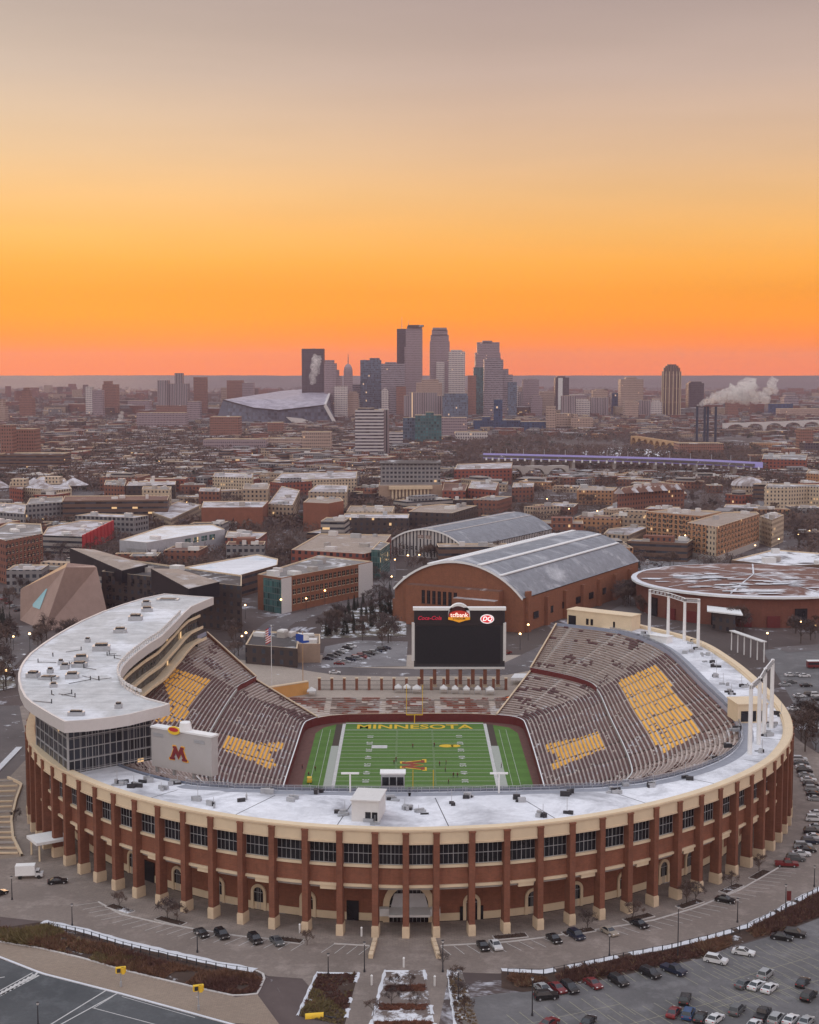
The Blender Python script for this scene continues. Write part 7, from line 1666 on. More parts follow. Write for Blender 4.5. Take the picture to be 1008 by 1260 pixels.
T1 = [ # x0 x1 ytop ybase mat label tiers
 (371.2, 398.5, 429, 513, 'dark', 'black square tower with a steam plume before it, left end of the skyline', ()),
 (399, 414, 447, 514, 'mauve', 'stepped mauve tower just right of the black steaming tower', ((399.5, 411, 443), (414, 417, 455), (417, 420, 463))),
 (443.4, 469, 443, 512, 'blue', 'blue grey twin top tower left of the wide lavender slab', ((455, 467, 440.5),)),
 (469, 498, 447.5, 513.5, 'band', 'wide lavender slab tower in front of the tallest pair', ((474, 488, 445.5),)),
 (488.4, 503, 404.5, 508, 'dark', 'dark tallest tower with two roof masts, left of the tallest pair', ()),
 (499.5, 520, 405, 509, 'mauve', 'pale tallest tower with a broad flat cap, right of the dark one', ((501, 519.5, 401), (497.5, 500, 427))),
 (529, 553.5, 420, 509, 'mauve', 'tall rounded tower with slanted shoulders right of the tallest pair', ((530, 552.5, 412), (531.5, 551, 406), (532.5, 550, 403))),
 (552.5, 572.5, 432.5, 511, 'grid', 'white gridded tower right of the shouldered tower', ((555, 569, 430.5),)),
 (585, 616, 434, 508.5, 'mauve', 'broad tower with a raised central crown, right group of the skyline', ((587.5, 615, 421), (594, 606, 419))),
 (596, 619.5, 442.5, 513, 'band', 'grey stepped tower in front of the crowned broad tower', ((599, 617, 440.5), (619.5, 626, 454), (626, 631.5, 461))),
 (583, 597, 452, 510.5, 'green', 'greenish glass tower left of the grey stepped one', ()),
 (512.5, 544, 471, 514, 'tan', 'tan stepped block at the foot of the shouldered tower', ((519, 540, 467),)),
 (497, 543.5, 487, 516.5, 'rib', 'long grey office block at the foot of the tallest pair', ((503, 538, 483),)),
 (545, 576, 487, 517, 'blue', 'bluish long block under the white gridded tower', ((547, 575, 484),)),
 (422, 446, 475, 511, 'tan', 'pinkish slab block below the pointed tower', ()),
 (446, 470, 475, 512, 'brick', 'dull red block below the blue grey tower', ()),
 (618.5, 638, 474.5, 510, 'grid', 'pale framed block right of the grey stepped tower', ()),
 (637, 648.5, 476, 508.5, 'tan', 'narrow tan block beside the pale framed block', ()),
 (644, 663.5, 467, 511, 'mauve', 'dark topped grey tower right of the narrow tan block', ((646, 661, 466),)),
 (683.5, 700.5, 464.5, 511, 'dark', 'black and white narrow tower alone right of the skyline', ((686, 696, 463),)),
 (625, 636, 470, 513, 'blue', 'bluish distant block behind the pale framed block', ()),
 (576, 586, 462, 513, 'brick', 'brown narrow block between the white grid and the crowned tower', ()),
 (664, 683, 482, 509, 'tan', 'low tan block left of the black and white narrow tower', ()),
 (700, 722, 486, 508, 'mauve', 'low mauve block right of the black and white narrow tower', ()),
 (730, 748, 481, 511, 'tan', 'tan twin slab left of the blue narrow tower', ((734, 744, 479),)),
 (753, 763.5, 483.5, 510, 'navy', 'dark blue narrow tower right of the tan twin slab', ()),
 (763.7, 792, 466.5, 511.5, 'tan', 'wide pale pink tower with a small top, right skyline', ((771, 784, 464),)),
 (785, 801, 492.5, 514, 'rib', 'ribbed low tower before the wide pale pink tower', ()),
 (769, 786, 494, 515, 'tan', 'tan low block left of the ribbed low tower', ()),
 (847.7, 866.6, 471.5, 511, 'dark', 'dark slab right of the round topped tower', ((850, 864, 469.5),)),
 (945.7, 976, 496.5, 511, 'navy', 'wide blue glass block beyond the steam at the right', ()),
 (193.5, 207, 468, 514, 'rib', 'left slab of the ribbed twin towers on the left', ()),
 (207.5, 230.5, 472, 513.5, 'rib', 'right slab of the ribbed twin towers on the left', ((214.5, 223.5, 459),)),
 (238, 253.5, 464, 512, 'brick', 'brown tower right of the ribbed twin towers', ()),
 (105, 113.5, 476, 512, 'grid', 'pale thin tower far left', ()),
 (126, 143.5, 473, 511, 'brick', 'brown tower right of the pale thin tower far left', ((127, 136, 469),)),
 (113.5, 126, 480, 514, 'mauve', 'mauve low block between the two far left towers', ()),
 (23.5, 39.5, 490, 515, 'brick', 'pinkish brick tower with a pointed top at far left', ((26, 36, 480), (28, 33, 477))),
 (0, 15, 523, 579, 'brick', 'brick residence tower at the left edge', ()),
 (15.5, 43, 528, 577, 'brick', 'wider brick residence tower right of the left edge one', ()),
 (-5, 77, 559, 581, 'brown', 'long low brick block below the residence towers at the left edge', ()),
 (-10, 6, 500, 520, 'tan', 'tan spired block at the left edge of the picture', ((-3, 3, 492),)),
 (157, 184, 493, 508, 'mauve', 'dark flat block left of the wide grey laboratory', ()),
 (168, 228, 508, 527, 'mauve', 'wide grey laboratory left of the glass roofed stadium', ()),
 (192, 230, 499, 514, 'brick', 'long brick block under the ribbed twin towers', ()),
 (230, 246, 494, 520, 'mauve', 'mauve block left of the glass roofed stadium', ()),
 (272, 282, 477, 508, 'tan', 'small pale tower behind the glass roofed stadium, left', ()),
 (279, 298, 468, 509, 'brick', 'brown apartment tower behind the glass roofed stadium, right of the small pale one', ()),
 (298, 312, 471, 509.5, 'mauve', 'grey apartment slab behind the glass roofed stadium', ()),
 (258, 294, 513, 541, 'brick', 'dull red block in front of the glass roofed stadium, left', ()),
 (329, 348, 520, 536, 'brick', 'small pink brick block in front of the glass roofed stadium', ()),
 (371, 407, 532, 556, 'tan', 'yellow tan ribbed apartment block in front of the glass roofed stadium', ()),
 (327, 370, 540, 552, 'tan', 'low tan block left of the yellow tan ribbed block', ()),
 (250, 327, 541, 556, 'mauve', 'row of low grey blocks with snowy roofs before the glass roofed stadium', ()),
 (437, 472, 504.5, 562.5, 'white', 'white office tower with dark horizontal window bands, centre left', ((440, 460, 502.5),)),
 (472, 478.5, 504, 561.5, 'rib', 'blank end slab of the white banded office tower', ()),
 (479, 496, 531.5, 551, 'white', 'small white banded block right of the white office tower', ()),
 (511, 543.5, 511, 548.5, 'green', 'dark green glass block with a rooftop crown, centre', ((524, 534, 507.5),)),
 (496, 511, 514, 548, 'blue', 'grey blue wing left of the dark green glass block', ()),
 (543.5, 575, 514, 541, 'mauve', 'mauve wing right of the dark green glass block', ()),
 (561, 600.5, 532, 545, 'grid', 'white framed low block right of the green glass block', ()),
 (583, 642, 517, 529, 'navy', 'deep blue theatre hall in the centre right', ((594, 604, 513),)),
 (608, 618.5, 491.5, 529.5, 'navy', 'deep blue narrow tower rising from the theatre hall', ()),
 (642, 673, 519, 531, 'navy', 'deep blue cantilevered wing of the theatre hall', ()),
 (673, 684, 500, 532, 'tan', 'tan grain tower right of the blue theatre wing', ()),
 (684, 703, 509, 530, 'tan', 'low tan mill block right of the tan grain tower', ()),
 (703, 730, 514, 531, 'tan', 'row of tan mill apartments right of the low mill block', ((706, 712, 510), (719, 725, 511))),
 (836, 891, 546, 560, 'brick', 'long red brick power house below the three blue stacks', ()),
 (896, 942, 494, 507, 'brick', 'long dull red block beyond the stacks', ()),
 (960, 1012, 503, 513, 'tan', 'low tan warehouse row at the right edge', ()),
 (984, 1001, 528, 560, 'brick', 'brick tower block beside the silver grain sheds at right', ()),
 (966, 985, 552, 566, 'redb', 'red brick block below the silver grain sheds', ()),
 (990, 1020, 545, 563, 'dark', 'dark block at the right edge of the river', ()),
]
TF['redb'] = TF['brick']; TF['brown'] = lambda: fac('brown')
for x0, x1, yt, yb, mt_, lb, ti in T1:
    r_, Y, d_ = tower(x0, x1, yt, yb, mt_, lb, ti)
    if 'two roof masts' in lb:
        for px, ty in ((494.6, 390), (502.6, 394)): a = PY(px, 404.5, Y + 10); e_ = PY(px, ty, Y + 10); b = MB(); b.tube(a, e_, .9, .4, 5); b.build('mast', M['steel'], r_)
    if 'broad flat cap' in lb:
        a, c_ = PY(502, 400.2, Y - 4), PY(521.5, 400.2, Y - 4); b = MB(); b.prism([(a.x, Y - 6), (c_.x, Y - 6), (c_.x, Y + d_), (a.x, Y + d_)], a.z - 4, a.z + 1); b.build('flat_cap', M['roofdark'], r_)
    if 'black and white narrow' in lb:
        a, c_ = PY(687, 465, Y - 1.5), PY(692.5, 465, Y - 1.5); b = MB(); b.prism([(a.x, Y - 2), (c_.x, Y - 2), (c_.x, Y - .1), (a.x, Y - .1)], 0, a.z); b.build('pale_stripe', M['offwhite'], r_)
    if 'slanted shoulders' in lb:
        a, c_ = PY(537, 440, Y - 2), PY(547, 440, Y - 2); b = MB(); b.prism([(a.x, Y - 4), (c_.x, Y - 4), (c_.x, Y + 2), (a.x, Y + 2)], 0, PY(500, 445, Y).z); b.build('front_bay', TF['grid'](), r_)
rnd.seed(31); SK = []
for i in range(46):
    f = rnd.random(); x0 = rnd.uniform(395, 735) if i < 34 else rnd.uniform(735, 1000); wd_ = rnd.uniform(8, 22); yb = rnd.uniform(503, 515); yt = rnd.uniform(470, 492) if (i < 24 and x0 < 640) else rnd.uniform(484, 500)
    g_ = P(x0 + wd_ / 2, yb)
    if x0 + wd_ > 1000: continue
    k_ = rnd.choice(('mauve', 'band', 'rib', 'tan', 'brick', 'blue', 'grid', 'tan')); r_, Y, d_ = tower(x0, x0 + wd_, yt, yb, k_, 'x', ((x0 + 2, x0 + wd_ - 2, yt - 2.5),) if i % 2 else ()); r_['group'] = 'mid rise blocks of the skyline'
    SK.append((x0, yt, r_, {'mauve': 'mauve', 'band': 'banded grey', 'rib': 'ribbed grey', 'tan': 'tan', 'brick': 'brown', 'blue': 'bluish', 'grid': 'pale gridded'}[k_]))
# pointed tower
r_, Y, d_ = tower(423, 433.6, 456, 514, 'mauve', 'pointed stone tower with a thin spire right of the stepped mauve tower', ())
b = MB(); cx_ = PY(428.3, 450, Y).x; zb_ = PY(500, 456, Y).z; wx = PY(433.6, 450, Y).x - cx_
lv = [(1.0, zb_ - 1), (.85, PY(500, 452, Y).z), (.55, PY(500, 449, Y).z), (.12, PY(500, 447.5, Y).z), (.05, PY(500, 435, Y).z)]
for (f0, z0_), (f1, z1_) in zip(lv, lv[1:]):
    q0 = [(cx_ + wx * f0 * sx, Y + d_ / 2 + wx * f0 * sy, z0_) for sx, sy in ((-1, -1), (1, -1), (1, 1), (-1, 1))]; q1 = [(cx_ + wx * f1 * sx, Y + d_ / 2 + wx * f1 * sy, z1_) for sx, sy in ((-1, -1), (1, -1), (1, 1), (-1, 1))]
    for i in range(4): j = (i + 1) % 4; b.face([q0[i], q0[j], q1[j], q1[i]])
b.build('spire', TF['mauve'](), r_)
# round topped tower
Y = P(500, 512).y; r_ = thing('tower', 'tall round topped brown tower standing alone on the right', 'skyscraper', (PY(828.5, 500, Y).x, Y, 0)); FOOT.append((PY(828.5, 500, Y).x, Y, 40, None))
b = MB(); c0 = PY(828.5, 460, Y); rad = PY(840, 460, Y).x - c0.x
for (k_, y0_, y1_) in ((1.0, None, 457), (.90, 457, 452.5), (.72, 452.5, 450), (.5, 450, 448.3)):
    z0_ = 0 if y0_ is None else PY(0, y0_, Y).z - 1; z1_ = PY(0, y1_, Y).z; b.prism([(c0.x + rad * k_ * math.cos(i * PI / 8 + PI / 16), Y + rad + rad * k_ * math.sin(i * PI / 8 + PI / 16)) for i in range(16)], z0_, z1_, 0)
b.build('shaft', tfac('bronze', (.17, .11, .085), (.05, .04, .04), 9, 60, .5, .9), r_)
b = MB()
for i in range(9): a_ = PI + i * PI / 8; b.box((c0.x + (rad + .6) * math.cos(a_), Y + rad + (rad + .6) * math.sin(a_), 0), (1.6, 1.6, PY(0, 457, Y).z))
b.build('rib', M['stone'], r_)
# glass roofed stadium (far)
Yn, Yf = P(0, 521).y, P(0, 509).y
US = thing('glass_roof_stadium', 'angular dark stadium with a pale sloping roof, left of the skyline', 'stadium', (PY(340, 520, Yn).x, Yn, 0)); FOOT.append((PY(340, 520, Yn).x, Yn + 100, 190, None))
rf = [PY(274.5, 492, Yn + 60), PY(346.7, 481, Yf), PY(408.6, 476, Yf), PY(400, 498.5, Yn), PY(370, 502, Yn), PY(343, 505, Yn), PY(312, 502, Yn + 10), PY(293, 497, Yn + 30)]
m, t, bb = newmat('mottled_pale_roof'); ps = gpos(t); t.links.new(mixc(t, rng(t, noise_n(t, ps, .05, 3, .7), .45, .55), (.24, .22, .27), (.40, .37, .43)), bb.inputs['Base Color'])
b = MB(); cen = sum(rf, Vector()) / len(rf); cen.z += 4
for i in range(len(rf)): b.face([rf[i], rf[(i + 1) % len(rf)], cen])
b.build('roof', m, US)
gr = [PY(265, 518, Yn + 40), PY(346, 510, Yf), PY(414, 510, Yf - 30), PY(412.5, 524, Yn), PY(380, 524, Yn), PY(343, 524, Yn), PY(312, 523, Yn + 5), PY(285, 521, Yn + 25)]
for q in gr: q.z = 0
b = MB()
for i in range(len(rf)): j = (i + 1) % len(rf); b.face([gr[i], gr[j], rf[j], rf[i]])
b.build('wall', tfac('zinc', (.075, .080, .11), (.06, .07, .10), 12, 14, .8, .8, False, 0), US)
b = MB(); b.beam(rf[3], gr[3], 7, 7); b.beam(rf[3], rf[2], 5, 4); b.build('prow', M['fascia'], US)
b = MB(); 
for a_, c_ in ((0, 7), (7, 6), (6, 5), (5, 4), (4, 3)): b.beam(rf[a_], rf[c_], 4, 2.4)
b.build('roof_edge', M['black'], US)
q = [PY(352, 513, Yn - 3), PY(372, 515, Yn - 3), PY(398, 524, Yn - 3), PY(362, 522, Yn - 3)]; b = MB(); b.face(q); b.face([p + Vector((0, 2, 0)) for p in q][::-1]); b.build('entrance_canopy', M['fascia'], US)
# power house stacks
Yk = P(0, 550).y
for i, (px, yt, lb) in enumerate(((858.6, 500.5, 'leftmost'), (868, 501, 'second'), (871.8, 501, 'third'), (881.5, 501, 'rightmost'))):
    a = PY(px, 544, Yk); e_ = PY(px, yt, Yk); c_ = thing('smokestack', f'tall dark blue smokestack above the brick power house, {lb} of four' if i in (0, 3) else f'tall dark blue smokestack above the brick power house, {lb} from the left', 'smokestack', (a.x, Yk, 0), 0, 'stacks of the power house')
    b = MB(); b.tube((a.x, Yk + 8, 0), (a.x, Yk + 8, e_.z), 2.1, 1.9, 10); b.build('shaft', tfac('stack', (.035, .05, .075), (.03, .04, .06), 0, 0, 0, 0) if 0 else M['stackblue'] if 'stackblue' in M else M.setdefault('stackblue', plain('stack_blue', (.03, .045, .075), .6, .1)), c_)
    b = MB(); b.tube((a.x, Yk + 8, e_.z), (a.x, Yk + 8, e_.z + 1), 2.4, 2.4, 10); b.build('rim', M['black'], c_)
# steam plumes
def steam(name, lab, blobs, dens, seed, colr=(.99, .95, .91), Y=None):
    rnd.seed(seed); q_ = MB()
    import bmesh
    bm = bmesh.new()
    for (px, py, r_px) in blobs:
        c_ = PY(px, py, Y); r9 = r_px * Y / 1810
        k0 = len(bm.verts); bmesh.ops.create_icosphere(bm, subdivisions=3, radius=1.0); bm.verts.ensure_lookup_table()
        for v_ in bm.verts[k0:]:
            n_ = 1 + .55 * noise.noise(v_.co * 1.6 + Vector((px, py, seed))) + .35 * noise.noise(v_.co * 3.6 + Vector((py, px, seed))) + .18 * noise.noise(v_.co * 8 + Vector((py, px, seed)))
            v_.co = c_ + v_.co * r9 * n_
    me = bpy.data.meshes.new(name); bm.to_mesh(me); bm.free()
    m = bpy.data.materials.get('steam_%g' % dens)
    if not m:
        m = bpy.data.materials.new('steam_%g' % dens); m.use_nodes = True; t = m.node_tree; t.nodes.clear(); o_ = N(t, 'ShaderNodeOutputMaterial'); v_ = N(t, 'ShaderNodeVolumePrincipled')
        v_.inputs['Color'].default_value = (*colr, 1); v_.inputs['Density'].default_value = dens; t.links.new(v_.outputs[0], o_.inputs['Volume'])
    me.materials.append(m); o = bpy.data.objects.new(name, me); C.objects.link(o); o['kind'] = 'stuff'; return o
Yv = Yk + 10
bl = []
for i in range(22):
    f = i / 21; bl.append((860 + 62 * f + rnd.uniform(-2, 2), 499 - 22 * f ** .8 + 5 * f * rnd.uniform(-1, 1.4), 1.6 + 9.5 * f ** .8 * rnd.uniform(.7, 1.15)))
for x, y, r9 in ((919, 478, 7), (926, 474, 5), (916, 490, 8), (928, 490, 7), (936, 488, 7), (944, 482, 6), (949, 474, 6), (951, 469, 5), (942, 491, 6), (954, 480, 4), (905, 488, 8), (897, 490, 6)): bl.append((x, y, r9))
steam('steam_plume', '', bl, .11, 5, Y=Yv)
steam('steam_plume', '', [(384 + 1.1 * math.sin(i * .9) + i * .30, 471 - i * 1.6, 2.6 + i * .16 + .8 * math.sin(i * 2.1)) for i in range(19)] + [(392.5, 446 + i * 2.2, 2.0 - i * .1) for i in range(7)], .06, 6, Y=P(0, 516).y)
steam('steam_plume', '', [(149, 512, 3.6), (147, 517, 3.2), (150, 508, 2.6), (145, 520, 2)], .06, 7, Y=P(0, 524).y)
steam('steam_plume', '', [(513, 575, 3), (517, 578, 3.2), (523, 580, 2.6), (508, 573, 2)], .06, 8, Y=P(0, 590).y)
steam('steam_wisp', '', [(834, 431, 5), (838, 436, 4), (831, 427, 3)], .004, 9, (.5, .42, .42), Y=P(0, 511).y)
steam('steam_wisp', '', [(966, 436, 5), (970, 441, 3)], .0025, 10, (.5, .42, .42), Y=P(0, 511).y)
steam('steam_wisp', '', [(388, 410, 3), (405, 407, 4), (412, 409, 3)], .002, 12, (.4, .3, .3), Y=P(0, 511).y)
# ---- bridges
def deck(name, lab, pts, w_, th_, mat, zs, cat='bridge'):
    r_ = thing(name, lab, cat, (pts[len(pts) // 2].x, pts[len(pts) // 2].y, 0)); b = MB()
    for a, c_ in zip(pts, pts[1:]): b.beam(a, c_, w_, th_)
    b.build('deck', mat, r_); return r_
zb_ = 18
pp_ = [P(x, y, zb_) for x, y in ((594, 560.5), (640, 561.5), (700, 563), (760, 564.5), (820, 566.5), (880, 569), (935, 572))]
m_p = emit('violet_lit_concrete', (.16, .13, .50), .38, (.3, .28, .42))
BR = deck('lit_bridge', 'long flat bridge lit violet blue on the right, beyond the campus', pp_, 26, 3.0, M['cityroad'], 0)
b = MB()
for a, c_ in zip(pp_, pp_[1:]): b.beam(a + Vector((0, -13.2, .6)), c_ + Vector((0, -13.2, .6)), .6, 6.2)
b.build('lit_parapet', m_p, BR)
for i in range(36):
    f = (i + .5) / 36 * 5.999; k = int(f); p = pp_[k].lerp(pp_[k + 1], f - k)
    if i % 5 == 2: b = MB(); b.prism([(p.x - 2, p.y - 9), (p.x + 2, p.y - 9), (p.x + 2, p.y + 9), (p.x - 2, p.y + 9)], 0, zb_ - 1.5); b.build('pier', M['concrete'], BR)
    b = MB(); b.box((p.x, p.y - 13.8, zb_ - 4.6), (2.0, .8, 3.0)); b.build('white_bracket', M['white'], BR)
for i in range(14):
    f = (i + .5) / 14 * 5.999; k = int(f); p = pp_[k].lerp(pp_[k + 1], f - k); b = MB(); b.tube((p.x, p.y, zb_ + 1), (p.x, p.y, zb_ + 9), .3, n=5); b.build('lamp_mast', M['steel'], BR)
def arch_bridge(lab, x0_, x1_, yb_, yt_, n_, mat, Yoff=0):
    a, c_ = P(x0_, yb_[0]), P(x1_, yb_[1]); za = PY(x0_, yt_[0], a.y).z; zc_ = PY(x1_, yt_[1], c_.y).z; r_ = thing('arch_bridge', lab, 'bridge', a.lerp(c_, .5))
    for i in range(n_):
        p, q = a.lerp(c_, i / n_), a.lerp(c_, (i + 1) / n_); z_ = za + (zc_ - za) * (i + .5) / n_; b = MB(); u_ = (q - p); W_ = u_.length; u_ = u_.normalized(); nrm = Vector((-u_.y, u_.x, 0)); k = 10
        top = [p + Vector((0, 0, z_)), q + Vector((0, 0, z_))]
        prof = [(.10 * W_, 0)] + [(W_ * (.5 - .4 * math.cos(PI * j / k)), z_ * .35 + z_ * .5 * math.sin(PI * j / k)) for j in range(k + 1)] + [(.90 * W_, 0)]
        for j in range(len(prof) - 1):
            (x_, za_), (x2, zb2) = prof[j], prof[j + 1]
            A_ = p + u_ * x_; B__ = p + u_ * x2; b.face([A_ + Vector((0, 0, za_)), B__ + Vector((0, 0, zb2)), B__ + Vector((0, 0, z_)), A_ + Vector((0, 0, z_))])
            b.face([A_ + Vector((0, 0, za_)), B__ + Vector((0, 0, zb2)), B__ + Vector((0, 0, zb2)) + nrm * 10, A_ + Vector((0, 0, za_)) + nrm * 10])
        for x_ in (0, .90 * W_): A_ = p + u_ * x_; B__ = A_ + u_ * .1 * W_; b.prism([A_.to_2d(), B__.to_2d(), (B__ + nrm * 10).to_2d(), (A_ + nrm * 10).to_2d()], 0, z_)
        b.face([p + Vector((0, 0, z_)), q + Vector((0, 0, z_)), q + Vector((0, 0, z_)) + nrm * 10, p + Vector((0, 0, z_)) + nrm * 10]); b.build('arch', mat, r_)
    return r_
arch_bridge('pale stone arch bridge between the skyline and the violet bridge', 776, 836, (549, 556), (536, 545), 8, M['tan'])
arch_bridge('long pale concrete arch bridge beyond the power house, right', 893, 1010, (531, 528), (521, 517), 5, M['fascia'])
arch_bridge('concrete arches at the left end of the violet bridge', 590, 700, (592, 590), (574, 573), 4, M['concrete'])
# pale snow fields on the river banks and the river
m, t, bb = newmat('river_water'); bb.inputs['Base Color'].default_value = (.10, .09, .11, 1); bb.inputs['Roughness'].default_value = .5
sheet('river', XY([(836, 552), (900, 546), (960, 545), (960, 547.5), (905, 550), (850, 555)]), .05, m)
sheet('snow_field', XY([(716, 556), (760, 550), (836, 556), (828, 561), (720, 562)]), .12, M['rooftan'] if 0 else roofmat('snow_meadow', (.35, .30, .27), .8, .02))
sheet('snow_field', XY([(950, 552), (985, 546), (1010, 548), (985, 558), (955, 560)]), .12, bpy.data.materials['snow_meadow'])

# ================================================================== STREETS AND OPEN GROUND OF THE CAMPUS
def strip_road(pts, w_, z_=.03, mat=None): 
    pa = Path([P(x, y) for x, y in pts]); qs_ = frange(0, pa.L, 12); q_ = MB(); q_.strip([pa.at(q, w_ / 2, z_) for q in qs_], [pa.at(q, -w_ / 2, z_) for q in qs_]); return q_.build('road', mat or M['cityroad'], kind='structure')
for i, (pts, w_) in enumerate((([(300, 806), (345, 765), (445, 736), (490, 728)], 14), ([(-40, 800), (60, 797), (150, 800), (300, 806), (420, 826), (510, 828), (625, 826), (700, 790), (790, 742), (830, 700)], 16), ([(830, 700), (900, 688), (975, 668), (1030, 655)], 14),
        ([(470, 730), (476, 700), (470, 660), (455, 630)], 12), ([(-40, 745), (20, 728), (80, 690)], 12), ([(-30, 610), (200, 612), (480, 632), (700, 640), (960, 622), (1040, 618)], 12), ([(780, 740), (770, 690), (700, 650)], 10), ([(960, 690), (1000, 760), (1060, 800)], 14), ([(60, 600), (260, 575), (520, 570), (760, 585)], 14), ([(960, 660), (984, 640), (1000, 560)], 12),
        ([(92, 620), (110, 590), (104, 560)], 26), ([(-30, 850), (20, 800), (30, 770)], 12), ([(960, 800), (1030, 795)], 12), ([(-20, 545), (400, 560), (700, 545)], 12), ([(640, 620), (655, 580), (600, 540)], 11))): strip_road(pts, w_, .03 + .006 * i)
sheet('car_park', XY([(394, 822), (500, 820), (502, 790), (440, 788), (400, 796)]), .15, M['lotsnow'])
sheet('car_park', XY([(938, 800), (1050, 790), (1080, 930), (1004, 925), (985, 880), (965, 845)]), .02, M['asphalt'])
sheet('lawn', XY([(395, 786), (500, 782), (500, 742), (470, 742), (430, 752), (396, 770)]), .14, M['lawn'])
sheet('lawn', XY([(-40, 806), (12, 808), (20, 846), (-60, 862)]), .16, M['lawn'])
sheet('car_park', XY([(775, 676), (870, 690), (876, 700), (800, 712), (762, 690)]), .16, M['lotsnow'])
sheet('car_park', XY([(930, 610), (1030, 622), (1030, 650), (940, 640)]), .17, M['lotsnow'])
G6 = 'cars in the far car parks'
ci = 0
for (xa, ya, xb, yb_, n_, wh) in ((776, 684, 812, 698, 8, 'beside the orange apartments'), (786, 702, 826, 704, 6, 'in front of the orange apartments'), (884, 812, 884, 812, 0, ''), (936, 628, 1004, 634, 10, 'in the lot right of the cream apartments'), (940, 640, 1000, 646, 8, 'in the front row right of the cream apartments'), (5, 738, 22, 752, 4, 'left of the faceted stone hall')):
    for i in range(n_):
        f = i / max(1, n_ - 1); c_ = rnd.choice(cols); car(rnd.choice(('sedan', 'suv')), c_, xa + (xb - xa) * f, ya + (yb_ - ya) * f, 1.2, f'{c_} car {wh}, {ordw[i]} from the left', G6)

# ================================================================== FILL-IN BUILDINGS, TREES AND LAMPS OF THE CITY
MARKS = [(80, 735, 'the faceted stone hall'), (200, 735, 'the long dark hall'), (215, 665, 'the pale silver building'), (390, 715, 'the brick and glass hall'), (600, 715, 'the brick barrel arena'), (570, 665, 'the pale field house'), (900, 715, 'the round arena'), (860, 660, 'the orange apartments'), (735, 612, 'the orange brick office'),
         (800, 605, 'the spiky roofed apartments'), (975, 610, 'the cream apartments'), (505, 600, 'the pillared auditorium'), (398, 635, 'the plain brick cube'), (285, 635, 'the cubic brick hall'), (140, 625, 'the stacked lecture building'), (75, 600, 'the white domed cluster'), (95, 655, 'the red ended garage'), (25, 690, 'the tall left brick block'),
         (457, 530, 'the white banded office'), (340, 500, 'the glass roofed stadium'), (30, 560, 'the left residence towers'), (860, 550, 'the brick power house'), (760, 565, 'the violet bridge'), (520, 480, 'the skyline'), (212, 490, 'the ribbed twin towers'), (828, 485, 'the round topped tower'), (630, 520, 'the blue theatre'), (990, 540, 'the right river bank'), (120, 520, 'the far left towers'), (926, 605, 'the small domed hall'), (438, 775, 'the plaza car park'), (565, 790, 'the scoreboard')]
PEND = []
MARKS += [(385, 500, 'the black steaming tower'), (457, 500, 'the blue grey twin top tower'), (510, 500, 'the tallest pair'), (562, 500, 'the white gridded tower'), (600, 500, 'the crowned broad tower'), (655, 500, 'the dark topped grey tower'), (692, 500, 'the black and white tower'), (778, 500, 'the wide pale pink tower'), (870, 500, 'the smokestacks'), (960, 500, 'the wide blue glass block')]
def pend(o, base, px, py): PEND.append((o, base, px, py))
def settle():
    gr = {}
    for o, base, px, py in PEND:
        mk = min(MARKS, key=lambda q: (q[0] - px) ** 2 + 4 * (q[1] - py) ** 2); dx_, dy_ = px - mk[0], (py - mk[1]) * 2
        rel = ('right of' if dx_ > 0 else 'left of') if abs(dx_) > abs(dy_) else ('in front of' if dy_ > 0 else 'beyond')
        gr.setdefault((base, rel, mk[2]), []).append((px, py, o))
    for (base, rel, mk), L_ in gr.items():
        L_.sort(key=lambda q: q[0])
        for i, (px, py, o) in enumerate(L_):
            o['label'] = f'{base} {rel} {mk}' if len(L_) == 1 else f'{base} {rel} {mk}, {ordw[i]} from left'
def free(x, y, r9, k=.8):
    for f in FOOT:
        if (x - f[0]) ** 2 + (y - f[1]) ** 2 < (f[2] * k + r9) ** 2: return False
    return True
for px_, py_, o_s, w_s in SK: PEND.append((o_s, w_s + ' mid rise block', px_, 499))
rnd.seed(101)
KW = {'brick': 'brick', 'redbrick': 'red brick', 'tan': 'tan', 'cream': 'cream', 'grey': 'grey', 'dark': 'dark', 'brown': 'brown', 'orange': 'orange brick', 'concrete': 'concrete', 'blanktan': 'plain tan'}
RWD = {'roofsnow': 'snowy', 'roofgrey': 'grey', 'rooftan': 'tan', 'roofdark': 'dark', 'roofbrown': 'brown'}
nfill = 0; tries = 0
